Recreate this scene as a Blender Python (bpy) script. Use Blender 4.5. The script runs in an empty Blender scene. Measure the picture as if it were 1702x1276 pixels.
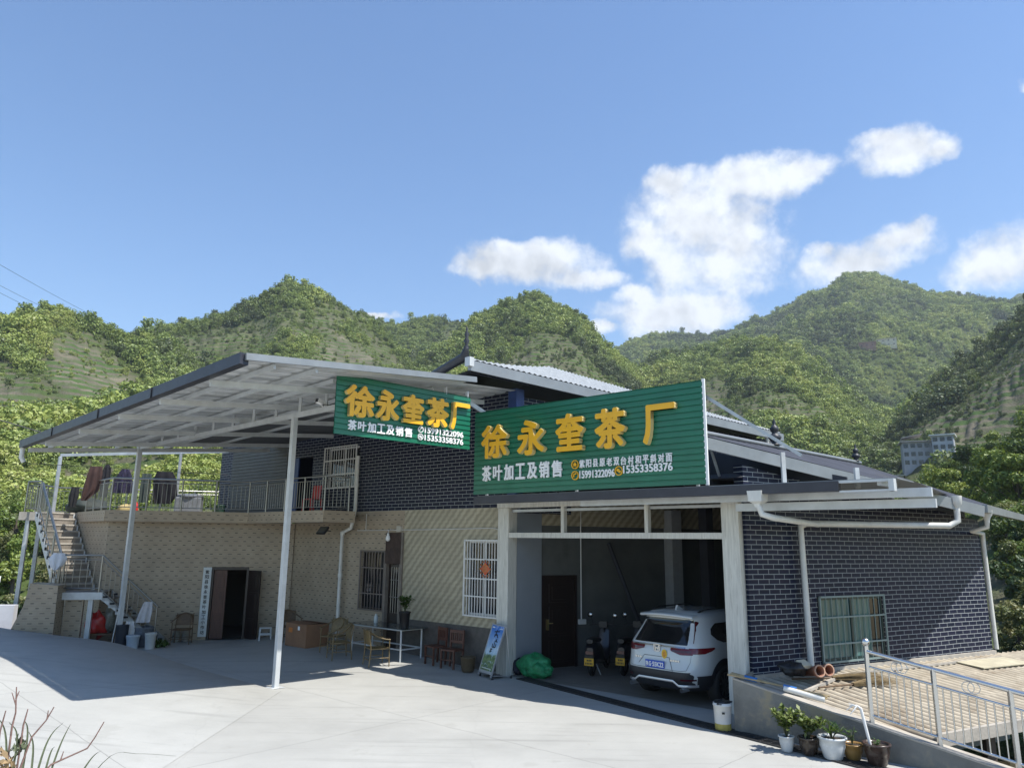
import bpy, bmesh, math, random
import numpy as np
from mathutils import Vector, Matrix
R = math.radians
rng = random.Random(7)
nrg = np.random.default_rng(11)
SC = bpy.context.scene
COL = SC.collection

# ------------------------------------------------------------------ camera
CAM_H = 3.0
_p, _r = R(12.0), R(0.65)
_F = Vector((0, math.cos(_p), math.sin(_p)))
_U0 = Vector((0, -math.sin(_p), math.cos(_p)))
_X = Vector((1, 0, 0)) * math.cos(_r) + _U0 * math.sin(_r)
_U = -Vector((1, 0, 0)) * math.sin(_r) + _U0 * math.cos(_r)
cd = bpy.data.cameras.new("camera")
cam = bpy.data.objects.new("camera", cd)
COL.objects.link(cam)
cd.sensor_width = 36.0
cd.lens = 36.0 * 1235 / 1702
cd.clip_start, cd.clip_end = 0.05, 6000
cam.matrix_world = Matrix(((_X.x, _U.x, -_F.x, 0), (_X.y, _U.y, -_F.y, 0), (_X.z, _U.z, -_F.z, CAM_H), (0, 0, 0, 1)))
SC.camera = cam

# ------------------------------------------------------------------ light
SUN_AZ, SUN_EL = 117.0, 60.0
SUN_STRENGTH, SKY_STRENGTH, EXPOSURE = 5.0, 0.135, 0.56
sv = Vector((math.sin(R(SUN_AZ)) * math.cos(R(SUN_EL)), math.cos(R(SUN_AZ)) * math.cos(R(SUN_EL)), math.sin(R(SUN_EL))))
sl = bpy.data.lights.new("sun", 'SUN')
sl.energy, sl.angle, sl.color = SUN_STRENGTH, R(0.53), (1.0, 0.955, 0.89)
so = bpy.data.objects.new("sun", sl)
COL.objects.link(so)
so.rotation_euler = (-sv).to_track_quat('-Z', 'Y').to_euler()
so.location = (20, -10, 40)
SC.view_settings.view_transform = 'Standard'
SC.view_settings.look = 'None'
SC.view_settings.exposure = EXPOSURE
SC.view_settings.gamma = 1.0
SC.view_settings.use_curve_mapping = False

world = bpy.data.worlds.new("World")
SC.world = world
world.use_nodes = True
WN, WL = world.node_tree.nodes, world.node_tree.links
WN.clear()


class NT:
    """tiny helper to write node maths"""
    def __init__(s, tree):
        s.n, s.l = tree.nodes, tree.links

    def new(s, t, **k):
        n = s.n.new(t)
        for a, v in k.items():
            setattr(n, a, v)
        return n

    def put(s, sock, v):
        if isinstance(v, bpy.types.NodeSocket):
            s.l.new(v, sock)
        else:
            sock.default_value = v

    def m(s, op, a, b=0.0, c=0.0, clamp=False):
        n = s.new('ShaderNodeMath', operation=op, use_clamp=clamp)
        s.put(n.inputs[0], a); s.put(n.inputs[1], b); s.put(n.inputs[2], c)
        return n.outputs[0]

    def smooth(s, v, a, b):
        n = s.new('ShaderNodeMapRange', interpolation_type='SMOOTHSTEP')
        s.put(n.inputs[0], v); n.inputs[1].default_value = a; n.inputs[2].default_value = b
        return n.outputs[0]

    def lin(s, v, a, b, c=0.0, d=1.0):
        n = s.new('ShaderNodeMapRange')
        s.put(n.inputs[0], v); n.inputs[1].default_value = a; n.inputs[2].default_value = b
        n.inputs[3].default_value = c; n.inputs[4].default_value = d
        return n.outputs[0]

    def mix(s, f, a, b, mode='MIX'):
        n = s.new('ShaderNodeMix', data_type='RGBA', blend_type=mode)
        s.put(n.inputs[0], f); s.put(n.inputs[6], a); s.put(n.inputs[7], b)
        return n.outputs[2]

    def noise(s, vec, scale, detail=4, rough=0.55, dist=0.0):
        n = s.new('ShaderNodeTexNoise')
        if vec is not None:
            s.l.new(vec, n.inputs['Vector'])
        n.inputs['Scale'].default_value = scale
        n.inputs['Detail'].default_value = detail
        n.inputs['Roughness'].default_value = rough
        n.inputs['Distortion'].default_value = dist
        return n.outputs[0]

    def sep(s, vec):
        n = s.new('ShaderNodeSeparateXYZ'); s.l.new(vec, n.inputs[0])
        return n.outputs[0], n.outputs[1], n.outputs[2]

    def comb(s, x, y, z):
        n = s.new('ShaderNodeCombineXYZ')
        s.put(n.inputs[0], x); s.put(n.inputs[1], y); s.put(n.inputs[2], z)
        return n.outputs[0]


def rgb(c):
    return (c[0], c[1], c[2], 1.0)


w = NT(world.node_tree)
sky = w.new('ShaderNodeTexSky', sky_type='NISHITA')
sky.sun_disc = False
sky.sun_elevation, sky.sun_rotation = R(SUN_EL), R(SUN_AZ)
sky.altitude, sky.air_density, sky.dust_density, sky.ozone_density = 600, 1.2, 0.5, 3.0
tc = w.new('ShaderNodeTexCoord')
dirv = tc.outputs['Generated']
dx, dy, dz = w.sep(dirv)
azn = w.m('MULTIPLY', w.m('ARCTAN2', dx, dy), 57.29578)
eln = w.m('MULTIPLY', w.m('ARCSINE', dz), 57.29578)
n1 = w.new('ShaderNodeTexNoise'); w.l.new(dirv, n1.inputs['Vector'])
n1.inputs['Scale'].default_value = 11.0; n1.inputs['Detail'].default_value = 6; n1.inputs['Roughness'].default_value = 0.6
nx, ny, nz = w.sep(n1.outputs['Color'])
azw = w.m('ADD', azn, w.m('MULTIPLY', w.m('SUBTRACT', nx, 0.5), 5.0))
elw = w.m('ADD', eln, w.m('MULTIPLY', w.m('SUBTRACT', ny, 0.5), 3.4))
PUFFS = [(1.3, 21.2, 5.9, 1.7), (-2.2, 20.7, 2.9, 1.0), (0.4, 22.2, 2.0, 1.1), (5.4, 20.0, 3.4, 1.0), (14.0, 23.6, 6.0, 3.4), (19.4, 26.0, 5.8, 1.7), (16.5, 22.0, 5.0, 4.0), (10.5, 22.6, 2.4, 1.4), (9.8, 18.6, 2.2, 1.0),
         (12.6, 26.6, 2.6, 1.2), (22.5, 26.0, 2.4, 1.0), (15.7, 21.0, 5.7, 3.3), (12.6, 17.2, 6.4, 1.7), (18.6, 22.4, 3.6, 2.4), (29.2, 26.2, 3.4, 1.7), (28.0, 27.2, 1.6, 1.0),
         (31.6, 25.9, 1.7, 1.0), (26.0, 19.4, 4.6, 1.7), (28.8, 20.6, 2.0, 1.2), (24.0, 20.6, 1.4, .9), (34.6, 18.3, 3.0, 1.8), (37.4, 18.3, 3.4, 2.2), (-11.3, 17.0, 2.4, 0.35),
         (37.6, 28.4, 1.0, 0.7), (6.8, 16.0, 2.0, .5), (44, 20, 6, 2), (-62, 22, 9, 3), (-75, 30, 6, 2.4), (70, 24, 8, 3), (120, 25, 12, 4), (165, 30, 14, 4), (-130, 24, 14, 4)]
acc = None
low = None
for (a0, e0, wa, we) in PUFFS:
    q = w.m('ADD', w.m('POWER', w.m('ABSOLUTE', w.m('DIVIDE', w.m('SUBTRACT', azw, a0), wa)), 2.0),
            w.m('POWER', w.m('ABSOLUTE', w.m('DIVIDE', w.m('SUBTRACT', elw, e0), we)), 2.0))
    v = w.m('SUBTRACT', 1.0, q)
    acc = v if acc is None else w.m('SMOOTH_MAX', acc, v, 0.35)
n2 = w.noise(dirv, 26.0, 7, 0.62)
n3 = w.noise(dirv, 7.0, 4, 0.5)
dens = w.m('ADD', acc, w.m('MULTIPLY', w.m('SUBTRACT', n2, 0.5), 2.2))
dens = w.m('ADD', dens, w.m('MULTIPLY', w.m('SUBTRACT', n3, 0.5), 1.3))
alpha = w.m('MULTIPLY', w.smooth(dens, -0.35, 0.95), 0.95)
# under sides of the heaps are greyer: noise sampled a little lower gives the relief
off = w.new('ShaderNodeVectorMath', operation='ADD'); w.l.new(dirv, off.inputs[0]); off.inputs[1].default_value = (0.012, 0.0, 0.016)
n4 = w.noise(off.outputs[0], 26.0, 7, 0.62)
n5 = w.noise(off.outputs[0], 7.0, 4, 0.5)
rel = w.m('ADD', w.m('MULTIPLY', w.m('SUBTRACT', n2, n4), 0.4), w.m('MULTIPLY', w.m('SUBTRACT', n3, n5), 1.7))
bright = w.m('ADD', 0.70, rel)
bright = w.m('SUBTRACT', bright, w.m('MULTIPLY', w.smooth(dens, 0.7, 2.0), 0.16))
bright = w.m('MINIMUM', w.m('MAXIMUM', bright, 0.50), 0.76)
ccol = w.comb(w.m('MULTIPLY', bright, 0.95), w.m('MULTIPLY', bright, 0.985), w.m('MULTIPLY', bright, 1.03))
hs = w.new('ShaderNodeHueSaturation'); hs.inputs['Saturation'].default_value = 1.15; hs.inputs['Hue'].default_value = 0.503; w.l.new(sky.outputs[0], hs.inputs['Color'])
skyc = w.new('ShaderNodeVectorMath', operation='SCALE'); w.l.new(hs.outputs[0], skyc.inputs[0]); skyc.inputs['Scale'].default_value = SKY_STRENGTH
fin = w.mix(alpha, skyc.outputs[0], ccol)
bg = w.new('ShaderNodeBackground'); w.l.new(fin, bg.inputs[0]); bg.inputs[1].default_value = 1.0
wo = w.new('ShaderNodeOutputWorld'); w.l.new(bg.outputs[0], wo.inputs[0])

# ------------------------------------------------------------------ materials
MATS = {}


def mat(name, col, rough=0.6, metal=0.0, var=0.0, vs=6.0, bump=0.0, bs=60.0, spec=0.5, dirt=None, coat=0.0, stretch=None, alpha=None):
    if name in MATS:
        return MATS[name]
    m = bpy.data.materials.new(name)
    m.use_nodes = True
    t = NT(m.node_tree)
    b = t.n['Principled BSDF']
    b.inputs['Roughness'].default_value = rough
    b.inputs['Metallic'].default_value = metal
    b.inputs['Specular IOR Level'].default_value = spec
    if coat:
        b.inputs['Coat Weight'].default_value = coat
        b.inputs['Coat Roughness'].default_value = 0.05
    c = rgb(col)
    co = t.new('ShaderNodeTexCoord').outputs['Object']
    if stretch:
        mp = t.new('ShaderNodeMapping'); t.l.new(co, mp.inputs[0]); mp.inputs['Scale'].default_value = stretch
        cv = mp.outputs[0]
    else:
        cv = co
    out = None
    if var:
        f = t.lin(t.noise(cv, vs, 5, 0.6), 0.28, 0.72)
        out = t.mix(f, rgb([x * (1 - var) for x in col]), rgb([min(1, x * (1 + var)) for x in col]))
    if dirt:
        dc, ds, d0, d1 = dirt
        f2 = t.smooth(t.noise(cv, ds, 6, 0.65), d0, d1)
        out = t.mix(f2, out if out is not None else c, rgb(dc))
    if out is not None:
        t.l.new(out, b.inputs['Base Color'])
        rr = t.m('ADD', t.m('MULTIPLY', t.noise(cv, vs * 2.2, 3), 0.2), max(0.02, rough - 0.1))
        t.l.new(rr, b.inputs['Roughness'])
    else:
        b.inputs['Base Color'].default_value = c
    if bump:
        bn = t.new('ShaderNodeBump'); bn.inputs['Strength'].default_value = bump; bn.inputs['Distance'].default_value = 0.02
        t.l.new(t.noise(cv, bs, 4), bn.inputs['Height']); t.l.new(bn.outputs[0], b.inputs['Normal'])
    MATS[name] = m
    return m


def mat_brick(name, c1, c2, mortar, bw, bh, ms, rough=0.45):
    m = bpy.data.materials.new(name); m.use_nodes = True
    t = NT(m.node_tree); b = t.n['Principled BSDF']
    co = t.new('ShaderNodeTexCoord').outputs['Object']
    x, y, z = t.sep(co)
    br = t.new('ShaderNodeTexBrick')
    wob = t.m('MULTIPLY', t.m('SUBTRACT', t.noise(co, 0.6, 2), 0.5), 0.03)
    t.l.new(t.comb(x, t.m('ADD', z, wob), 0.0), br.inputs['Vector'])
    br.inputs['Color1'].default_value = rgb(c1); br.inputs['Color2'].default_value = rgb(c2)
    br.inputs['Mortar'].default_value = rgb(mortar)
    br.inputs['Scale'].default_value = 1.0
    br.inputs['Brick Width'].default_value = bw; br.inputs['Row Height'].default_value = bh
    br.inputs['Mortar Size'].default_value = ms; br.inputs['Mortar Smooth'].default_value = 0.1
    f = t.lin(t.noise(co, 3.0, 6, 0.7), 0.3, 0.75)
    colr = t.mix(t.m('MULTIPLY', f, 0.6), br.outputs['Color'], rgb((0.003, 0.003, 0.006)), 'ADD')
    st = t.smooth(t.noise(co, 0.9, 5, 0.6), 0.55, 0.8)
    colr = t.mix(t.m('MULTIPLY', st, 0.10), colr, rgb((0.07, 0.07, 0.065)))
    # break the joints so the mortar is not evenly bright
    t.l.new(colr, b.inputs['Base Color'])
    t.l.new(t.lin(br.outputs['Fac'], 0, 1, rough, 0.9), b.inputs['Roughness'])
    bn = t.new('ShaderNodeBump'); bn.inputs['Strength'].default_value = 0.5; bn.inputs['Distance'].default_value = 0.008; bn.invert = True
    t.l.new(br.outputs['Fac'], bn.inputs['Height']); t.l.new(bn.outputs[0], b.inputs['Normal'])
    b.inputs['Specular IOR Level'].default_value = 0.12
    MATS[name] = m
    return m


def mat_dash(name, base, dash, pw=0.27, ph=0.13):
    """cream wall tile with short dark dashes in a running bond"""
    m = bpy.data.materials.new(name); m.use_nodes = True
    t = NT(m.node_tree); b = t.n['Principled BSDF']
    co = t.new('ShaderNodeTexCoord').outputs['Object']
    x, y, z = t.sep(co)
    xx = t.m('ADD', x, y)
    rz = t.m('DIVIDE', z, ph)
    row = t.m('FLOOR', rz)
    ux = t.m('ADD', t.m('DIVIDE', xx, pw), t.m('MULTIPLY', t.m('MODULO', row, 2.0), 0.5))
    fu = t.m('ABSOLUTE', t.m('SUBTRACT', t.m('FRACT', ux), 0.5))
    fz = t.m('ABSOLUTE', t.m('SUBTRACT', t.m('FRACT', rz), 0.5))
    cell = t.new('ShaderNodeTexWhiteNoise'); cell.noise_dimensions = '2D'
    t.l.new(t.comb(t.m('FLOOR', ux), row, 0.0), cell.inputs[0])
    d = t.m('MULTIPLY', t.m('LESS_THAN', fu, t.m('ADD', 0.14, t.m('MULTIPLY', cell.outputs[0], 0.09))), t.m('LESS_THAN', fz, 0.085))
    joint = t.m('GREATER_THAN', fz, 0.475)
    nb = t.lin(t.noise(co, 1.4, 6, 0.65), 0.3, 0.72)
    bc = t.mix(nb, rgb([v * 0.8 for v in base]), rgb([v * 1.12 for v in base]))
    bc = t.mix(t.m('MULTIPLY', cell.outputs[0], 0.16), bc, rgb((0.30, 0.22, 0.15)))
    bc = t.mix(t.m('MULTIPLY', joint, 0.45), bc, rgb([v * 0.45 for v in base]))
    bc = t.mix(t.m('MULTIPLY', d, t.lin(cell.outputs[0], 0, 1, 0.95, 0.6)), bc, rgb(dash))
    t.l.new(bc, b.inputs['Base Color']); b.inputs['Roughness'].default_value = 0.42
    b.inputs['Specular IOR Level'].default_value = 0.35
    MATS[name] = m
    return m


def mat_diag(name, base, dark):
    """relief tile whose printed pattern runs in soft slanting bands"""
    m = bpy.data.materials.new(name); m.use_nodes = True
    t = NT(m.node_tree); b = t.n['Principled BSDF']
    co = t.new('ShaderNodeTexCoord').outputs['Object']
    x, y, z = t.sep(co)
    jit = t.m('MULTIPLY', t.m('SUBTRACT', t.noise(co, 5.0, 4), 0.5), 0.16)
    u = t.m('DIVIDE', t.m('ADD', t.m('SUBTRACT', x, t.m('MULTIPLY', z, 0.95)), jit), 0.235)
    saw = t.m('FRACT', u)
    tri = t.m('ABSOLUTE', t.m('SUBTRACT', t.m('MULTIPLY', saw, 2.0), 1.0))
    stp = t.m('ABSOLUTE', t.m('SUBTRACT', t.m('FRACT', t.m('DIVIDE', z, 0.10)), 0.5))
    v = t.m('ADD', t.m('MULTIPLY', tri, 0.85), t.m('MULTIPLY', stp, 0.5))
    f = t.smooth(v, 0.2, 0.85)
    nb = t.lin(t.noise(co, 1.1, 5, 0.6), 0.3, 0.72)
    lo = t.mix(nb, rgb([q * 0.85 for q in dark]), rgb(dark))
    hi = t.mix(nb, rgb([q * 0.88 for q in base]), rgb([q * 1.1 for q in base]))
    bc = t.mix(t.m('MULTIPLY', f, t.lin(t.noise(co, 2.3, 4), 0.3, 0.7, 0.55, 1.0)), lo, hi)
    jx = t.m('LESS_THAN', t.m('FRACT', t.m('DIVIDE', x, 0.6)), 0.012)
    jz = t.m('LESS_THAN', t.m('FRACT', t.m('DIVIDE', z, 0.3)), 0.02)
    bc = t.mix(t.m('MULTIPLY', t.m('MAXIMUM', jx, jz), 0.5), bc, rgb((0.16, 0.15, 0.12)))
    t.l.new(bc, b.inputs['Base Color']); b.inputs['Roughness'].default_value = 0.4
    bn = t.new('ShaderNodeBump'); bn.inputs['Strength'].default_value = 0.35; bn.inputs['Distance'].default_value = 0.01
    t.l.new(v, bn.inputs['Height']); t.l.new(bn.outputs[0], b.inputs['Normal'])
    MATS[name] = m
    return m


def mat_concrete(name, c, streak=True, rough=0.7):
    m = bpy.data.materials.new(name); m.use_nodes = True
    t = NT(m.node_tree); b = t.n['Principled BSDF']
    co = t.new('ShaderNodeTexCoord').outputs['Object']
    f = t.lin(t.noise(co, 0.35, 7, 0.62), 0.32, 0.7)
    bc = t.mix(f, rgb([v * 0.86 for v in c]), rgb([v * 1.1 for v in c]))
    mp = t.new('ShaderNodeMapping'); t.l.new(co, mp.inputs[0]); mp.inputs['Rotation'].default_value = (0, 0, R(34)); mp.inputs['Scale'].default_value = (0.18, 3.2, 1)
    s = t.smooth(t.noise(mp.outputs[0], 1.6, 5, 0.6), 0.52, 0.74)
    bc = t.mix(t.m('MULTIPLY', s, 0.55), bc, rgb([v * 0.62 for v in c]))
    sp = t.smooth(t.noise(co, 1.3, 8, 0.7), 0.58, 0.76)
    bc = t.mix(t.m('MULTIPLY', sp, 0.35), bc, rgb([v * 0.7 for v in (c[0], c[1] * 0.97, c[2] * 0.9)]))
    jx_, jy_, jz_ = t.sep(co)
    jr = t.m('ADD', t.m('MULTIPLY', jx_, 0.747), t.m('MULTIPLY', jy_, -0.665)); js = t.m('ADD', t.m('MULTIPLY', jx_, 0.665), t.m('MULTIPLY', jy_, 0.747))
    jw = t.m('MULTIPLY', t.m('SUBTRACT', t.noise(co, 1.5, 4), 0.5), 0.02)
    ja = t.m('LESS_THAN', t.m('FRACT', t.m('ADD', t.m('DIVIDE', js, 4.6), jw)), 0.0035); jb = t.m('LESS_THAN', t.m('FRACT', t.m('ADD', t.m('DIVIDE', jr, 5.2), jw)), 0.003)
    bc = t.mix(t.m('MULTIPLY', t.m('MAXIMUM', ja, jb), 0.55), bc, rgb([v * 0.4 for v in c]))
    cr_ = t.new('ShaderNodeTexVoronoi', feature='DISTANCE_TO_EDGE'); cr_.inputs['Scale'].default_value = 0.16
    cvn = t.new('ShaderNodeVectorMath', operation='ADD'); t.l.new(co, cvn.inputs[0]); nzc = t.new('ShaderNodeTexNoise'); nzc.inputs['Scale'].default_value = 0.9; nzc.inputs['Detail'].default_value = 6; t.l.new(co, nzc.inputs['Vector']); t.l.new(nzc.outputs['Color'], cvn.inputs[1]); t.l.new(cvn.outputs[0], cr_.inputs['Vector'])
    bc = t.mix(t.m('MULTIPLY', t.m('LESS_THAN', cr_.outputs['Distance'], 0.0012), 0.12), bc, rgb([v * 0.45 for v in c]))
    pt = t.smooth(t.noise(co, 0.7, 7, 0.7), 0.60, 0.66)
    bc = t.mix(t.m('MULTIPLY', pt, 0.22), bc, rgb((c[0] * 0.55, c[1] * 0.54, c[2] * 0.5)))
    dr_ = t.smooth(t.noise(co, 7.0, 3, 0.6), 0.70, 0.74)
    bc = t.mix(t.m('MULTIPLY', dr_, 0.3), bc, rgb([v * 0.5 for v in c]))
    fn = t.lin(t.noise(co, 70, 3), 0.3, 0.7, 0.94, 1.05)
    sc = t.new('ShaderNodeVectorMath', operation='SCALE'); t.l.new(bc, sc.inputs[0]); t.l.new(fn, sc.inputs['Scale'])
    t.l.new(sc.outputs[0], b.inputs['Base Color'])
    t.l.new(t.lin(t.noise(co, 2.5, 5), 0.3, 0.7, rough - 0.12, rough + 0.1), b.inputs['Roughness'])
    bn = t.new('ShaderNodeBump'); bn.inputs['Strength'].default_value = 0.25; bn.inputs['Distance'].default_value = 0.01
    t.l.new(t.noise(co, 30, 6, 0.7), bn.inputs['Height']); t.l.new(bn.outputs[0], b.inputs['Normal'])
    b.inputs['Specular IOR Level'].default_value = 0.3
    MATS[name] = m
    return m


def mat_leaf(name, stops, transl=0.3, rough=0.6, local=0.35, inst=None):
    """leaf colour: varies from plant to plant (random per object/instance) and from leaf clump to leaf clump"""
    m = bpy.data.materials.new(name); m.use_nodes = True
    t = NT(m.node_tree); t.n.remove(t.n['Principled BSDF'])
    oi = t.new('ShaderNodeObjectInfo')
    co = t.new('ShaderNodeTexCoord').outputs['Object']
    geo = t.new('ShaderNodeNewGeometry')
    rnd = oi.outputs['Random']
    if inst:
        rnd = t.new('ShaderNodeAttribute', attribute_name=inst, attribute_type='INSTANCER').outputs['Fac']
    r1 = t.m('MULTIPLY', rnd, 1.0 - local)
    v = t.m('ADD', r1, t.m('MULTIPLY', geo.outputs['Random Per Island'], local))
    cr = t.new('ShaderNodeValToRGB'); t.l.new(v, cr.inputs[0])
    el = cr.color_ramp.elements
    while len(el) < len(stops):
        el.new(0.5)
    for k, (p, c) in enumerate(stops):
        el[k].position = p; el[k].color = rgb(c)
    d = t.new('ShaderNodeBsdfDiffuse'); t.l.new(cr.outputs[0], d.inputs[0])
    tr = t.new('ShaderNodeBsdfTranslucent'); t.l.new(t.mix(0.35, cr.outputs[0], rgb((0.20, 0.24, 0.02))), tr.inputs[0])
    ms = t.new('ShaderNodeMixShader'); ms.inputs[0].default_value = transl
    t.l.new(d.outputs[0], ms.inputs[1]); t.l.new(tr.outputs[0], ms.inputs[2])
    gl = t.new('ShaderNodeBsdfGlossy'); gl.inputs['Roughness'].default_value = 0.5; gl.inputs[0].default_value = (0.9, 0.95, 0.9, 1)
    m2 = t.new('ShaderNodeMixShader'); m2.inputs[0].default_value = 0.03
    t.l.new(ms.outputs[0], m2.inputs[1]); t.l.new(gl.outputs[0], m2.inputs[2])
    t.l.new(m2.outputs[0], t.n['Material Output'].inputs[0])
    MATS[name] = m
    return m


def mat_glass_dark(name, col=(0.01, 0.012, 0.015), rough=0.05):
    return mat(name, col, rough, 0.0, spec=0.6)


# ------------------------------------------------------------------ geometry helpers
def az(a):
    return Vector((math.sin(R(a)), math.cos(R(a)), 0))


def frame(x, y, z, a):
    """frame whose local x runs along compass direction a (degrees from +Y towards +X), local y 90 deg left of it, z up"""
    return Matrix.Translation((x, y, z)) @ Matrix.Rotation(R(90 - a), 4, 'Z')


class MB:
    def __init__(s, M=None):
        s.v, s.f, s.mi, s.sm = [], [], [], []
        s.M = M

    def add(s, vs, fs, mi=0, smooth=False):
        o = len(s.v)
        for p in vs:
            p = Vector(p)
            s.v.append(tuple(s.M @ p) if s.M is not None else tuple(p))
        for f in fs:
            s.f.append([i + o for i in f]); s.mi.append(mi); s.sm.append(smooth)
        return s

    def box(s, x0, x1, y0, y1, z0, z1, mi=0):
        v = [(x0, y0, z0), (x1, y0, z0), (x1, y1, z0), (x0, y1, z0), (x0, y0, z1), (x1, y0, z1), (x1, y1, z1), (x0, y1, z1)]
        return s.add(v, [(0, 3, 2, 1), (4, 5, 6, 7), (0, 1, 5, 4), (1, 2, 6, 5), (2, 3, 7, 6), (3, 0, 4, 7)], mi)

    def bar(s, p, q, w=0.05, h=None, mi=0, up=(0, 0, 1)):
        p, q = Vector(p), Vector(q)
        h = w if h is None else h
        d = (q - p).normalized(); u = Vector(up)
        if abs(d.dot(u)) > 0.98:
            u = Vector((1, 0, 0))
        a = d.cross(u).normalized() * (w / 2); b = a.cross(d).normalized() * (h / 2)
        vs = [p - a - b, p + a - b, p + a + b, p - a + b, q - a - b, q + a - b, q + a + b, q - a + b]
        return s.add(vs, [(3, 2, 1, 0), (4, 5, 6, 7), (0, 1, 5, 4), (1, 2, 6, 5), (2, 3, 7, 6), (3, 0, 4, 7)], mi)

    def tube(s, pts, r, n=8, mi=0, caps=True, smooth=True):
        pts = [Vector(p) for p in pts]
        rs = r if isinstance(r, (list, tuple)) else [r] * len(pts)
        rings = []
        ref = Vector((0, 0, 1))
        for i, p in enumerate(pts):
            if i == 0: d = pts[1] - p
            elif i == len(pts) - 1: d = p - pts[i - 1]
            else: d = (pts[i + 1] - p).normalized() + (p - pts[i - 1]).normalized()
            if d.length < 1e-9: d = Vector((0, 0, 1))
            d.normalize()
            if abs(d.dot(ref)) > 0.95:
                ref = Vector((1, 0, 0)) if abs(d.x) < 0.9 else Vector((0, 1, 0))
            a = d.cross(ref).normalized(); b = a.cross(d).normalized()
            ref = b
            rings.append([p + (a * math.cos(2 * math.pi * k / n) + b * math.sin(2 * math.pi * k / n)) * rs[i] for k in range(n)])
        vs = [q for ring in rings for q in ring]
        fs = []
        for i in range(len(pts) - 1):
            for k in range(n):
                k2 = (k + 1) % n
                fs.append((i * n + k, i * n + k2, (i + 1) * n + k2, (i + 1) * n + k))
        s.add(vs, fs, mi, smooth)
        if caps:
            s.add(rings[0], [tuple(range(n - 1, -1, -1))], mi); s.add(rings[-1], [tuple(range(n))], mi)
        return s

    def lathe(s, prof, c=(0, 0, 0), n=20, mi=0, smooth=True, caps=True):
        vs = []
        for (r, z) in prof:
            for k in range(n):
                t = 2 * math.pi * k / n
                vs.append((c[0] + r * math.cos(t), c[1] + r * math.sin(t), c[2] + z))
        fs = []
        for i in range(len(prof) - 1):
            for k in range(n):
                k2 = (k + 1) % n
                fs.append((i * n + k, i * n + k2, (i + 1) * n + k2, (i + 1) * n + k))
        s.add(vs, fs, mi, smooth)
        if caps:
            m = len(prof) - 1
            s.add(vs[:n], [tuple(range(n - 1, -1, -1))], mi); s.add(vs[m * n:], [tuple(range(n))], mi)
        return s

    def prism(s, poly, y0, y1, mi=0):
        """(x,z) outline, counter-clockwise seen from -y, extruded along y"""
        n = len(poly)
        vs = [(x, y0, z) for x, z in poly] + [(x, y1, z) for x, z in poly]
        fs = [tuple(range(n)), tuple(range(2 * n - 1, n - 1, -1))]
        for i in range(n):
            j = (i + 1) % n
            fs.append((i, i + n, j + n, j))
        return s.add(vs, fs, mi)

    def slab(s, poly, z0, z1, mi=0):
        """(x,y) outline counter-clockwise, between two heights"""
        n = len(poly)
        f0 = (lambda p: z0(p)) if callable(z0) else (lambda p: z0)
        f1 = (lambda p: z1(p)) if callable(z1) else (lambda p: z1)
        vs = [(p[0], p[1], f0(p)) for p in poly] + [(p[0], p[1], f1(p)) for p in poly]
        fs = [tuple(range(n - 1, -1, -1)), tuple(range(n, 2 * n))]
        for i in range(n):
            j = (i + 1) % n
            fs.append((i, j, j + n, i + n))
        return s.add(vs, fs, mi)

    def grid(s, rows, mi=0, smooth=True, closed=False):
        m = len(rows[0]); vs = [p for r in rows for p in r]; fs = []
        for i in range(len(rows) - 1):
            for k in range(m if closed else m - 1):
                k2 = (k + 1) % m
                fs.append((i * m + k, i * m + k2, (i + 1) * m + k2, (i + 1) * m + k))
        return s.add(vs, fs, mi, smooth)

    def wall(s, x0, x1, z0, z1, y0, y1, holes=(), mi=0, mr=None):
        """upright wall in the local xz plane with openings (hx0,hx1,hz0,hz1); reveals included"""
        xs = sorted({x0, x1, *[h[0] for h in holes], *[h[1] for h in holes]}); zs = sorted({z0, z1, *[h[2] for h in holes], *[h[3] for h in holes]})
        mr = mi if mr is None else mr
        for i in range(len(xs) - 1):
            for k in range(len(zs) - 1):
                cx, cz = (xs[i] + xs[i + 1]) / 2, (zs[k] + zs[k + 1]) / 2
                if any(h[0] < cx < h[1] and h[2] < cz < h[3] for h in holes):
                    continue
                a, b, c, d = xs[i], xs[i + 1], zs[k], zs[k + 1]
                s.add([(a, y0, c), (b, y0, c), (b, y0, d), (a, y0, d)], [(0, 1, 2, 3)], mi)
                s.add([(a, y1, c), (b, y1, c), (b, y1, d), (a, y1, d)], [(3, 2, 1, 0)], mr)
        for (a, b, c, d) in [(x0, x1, z0, z1)]:
            s.add([(a, y0, c), (a, y1, c), (a, y1, d), (a, y0, d)], [(3, 2, 1, 0)], mi); s.add([(b, y0, c), (b, y1, c), (b, y1, d), (b, y0, d)], [(0, 1, 2, 3)], mi)
            s.add([(a, y0, d), (b, y0, d), (b, y1, d), (a, y1, d)], [(0, 1, 2, 3)], mi); s.add([(a, y0, c), (b, y0, c), (b, y1, c), (a, y1, c)], [(3, 2, 1, 0)], mi)
        for (a, b, c, d) in holes:
            s.add([(a, y0, c), (a, y1, c), (a, y1, d), (a, y0, d)], [(0, 1, 2, 3)], mr); s.add([(b, y0, c), (b, y1, c), (b, y1, d), (b, y0, d)], [(3, 2, 1, 0)], mr)
            s.add([(a, y0, d), (b, y0, d), (b, y1, d), (a, y1, d)], [(3, 2, 1, 0)], mr); s.add([(a, y0, c), (b, y0, c), (b, y1, c), (a, y1, c)], [(0, 1, 2, 3)], mr)
        return s

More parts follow.
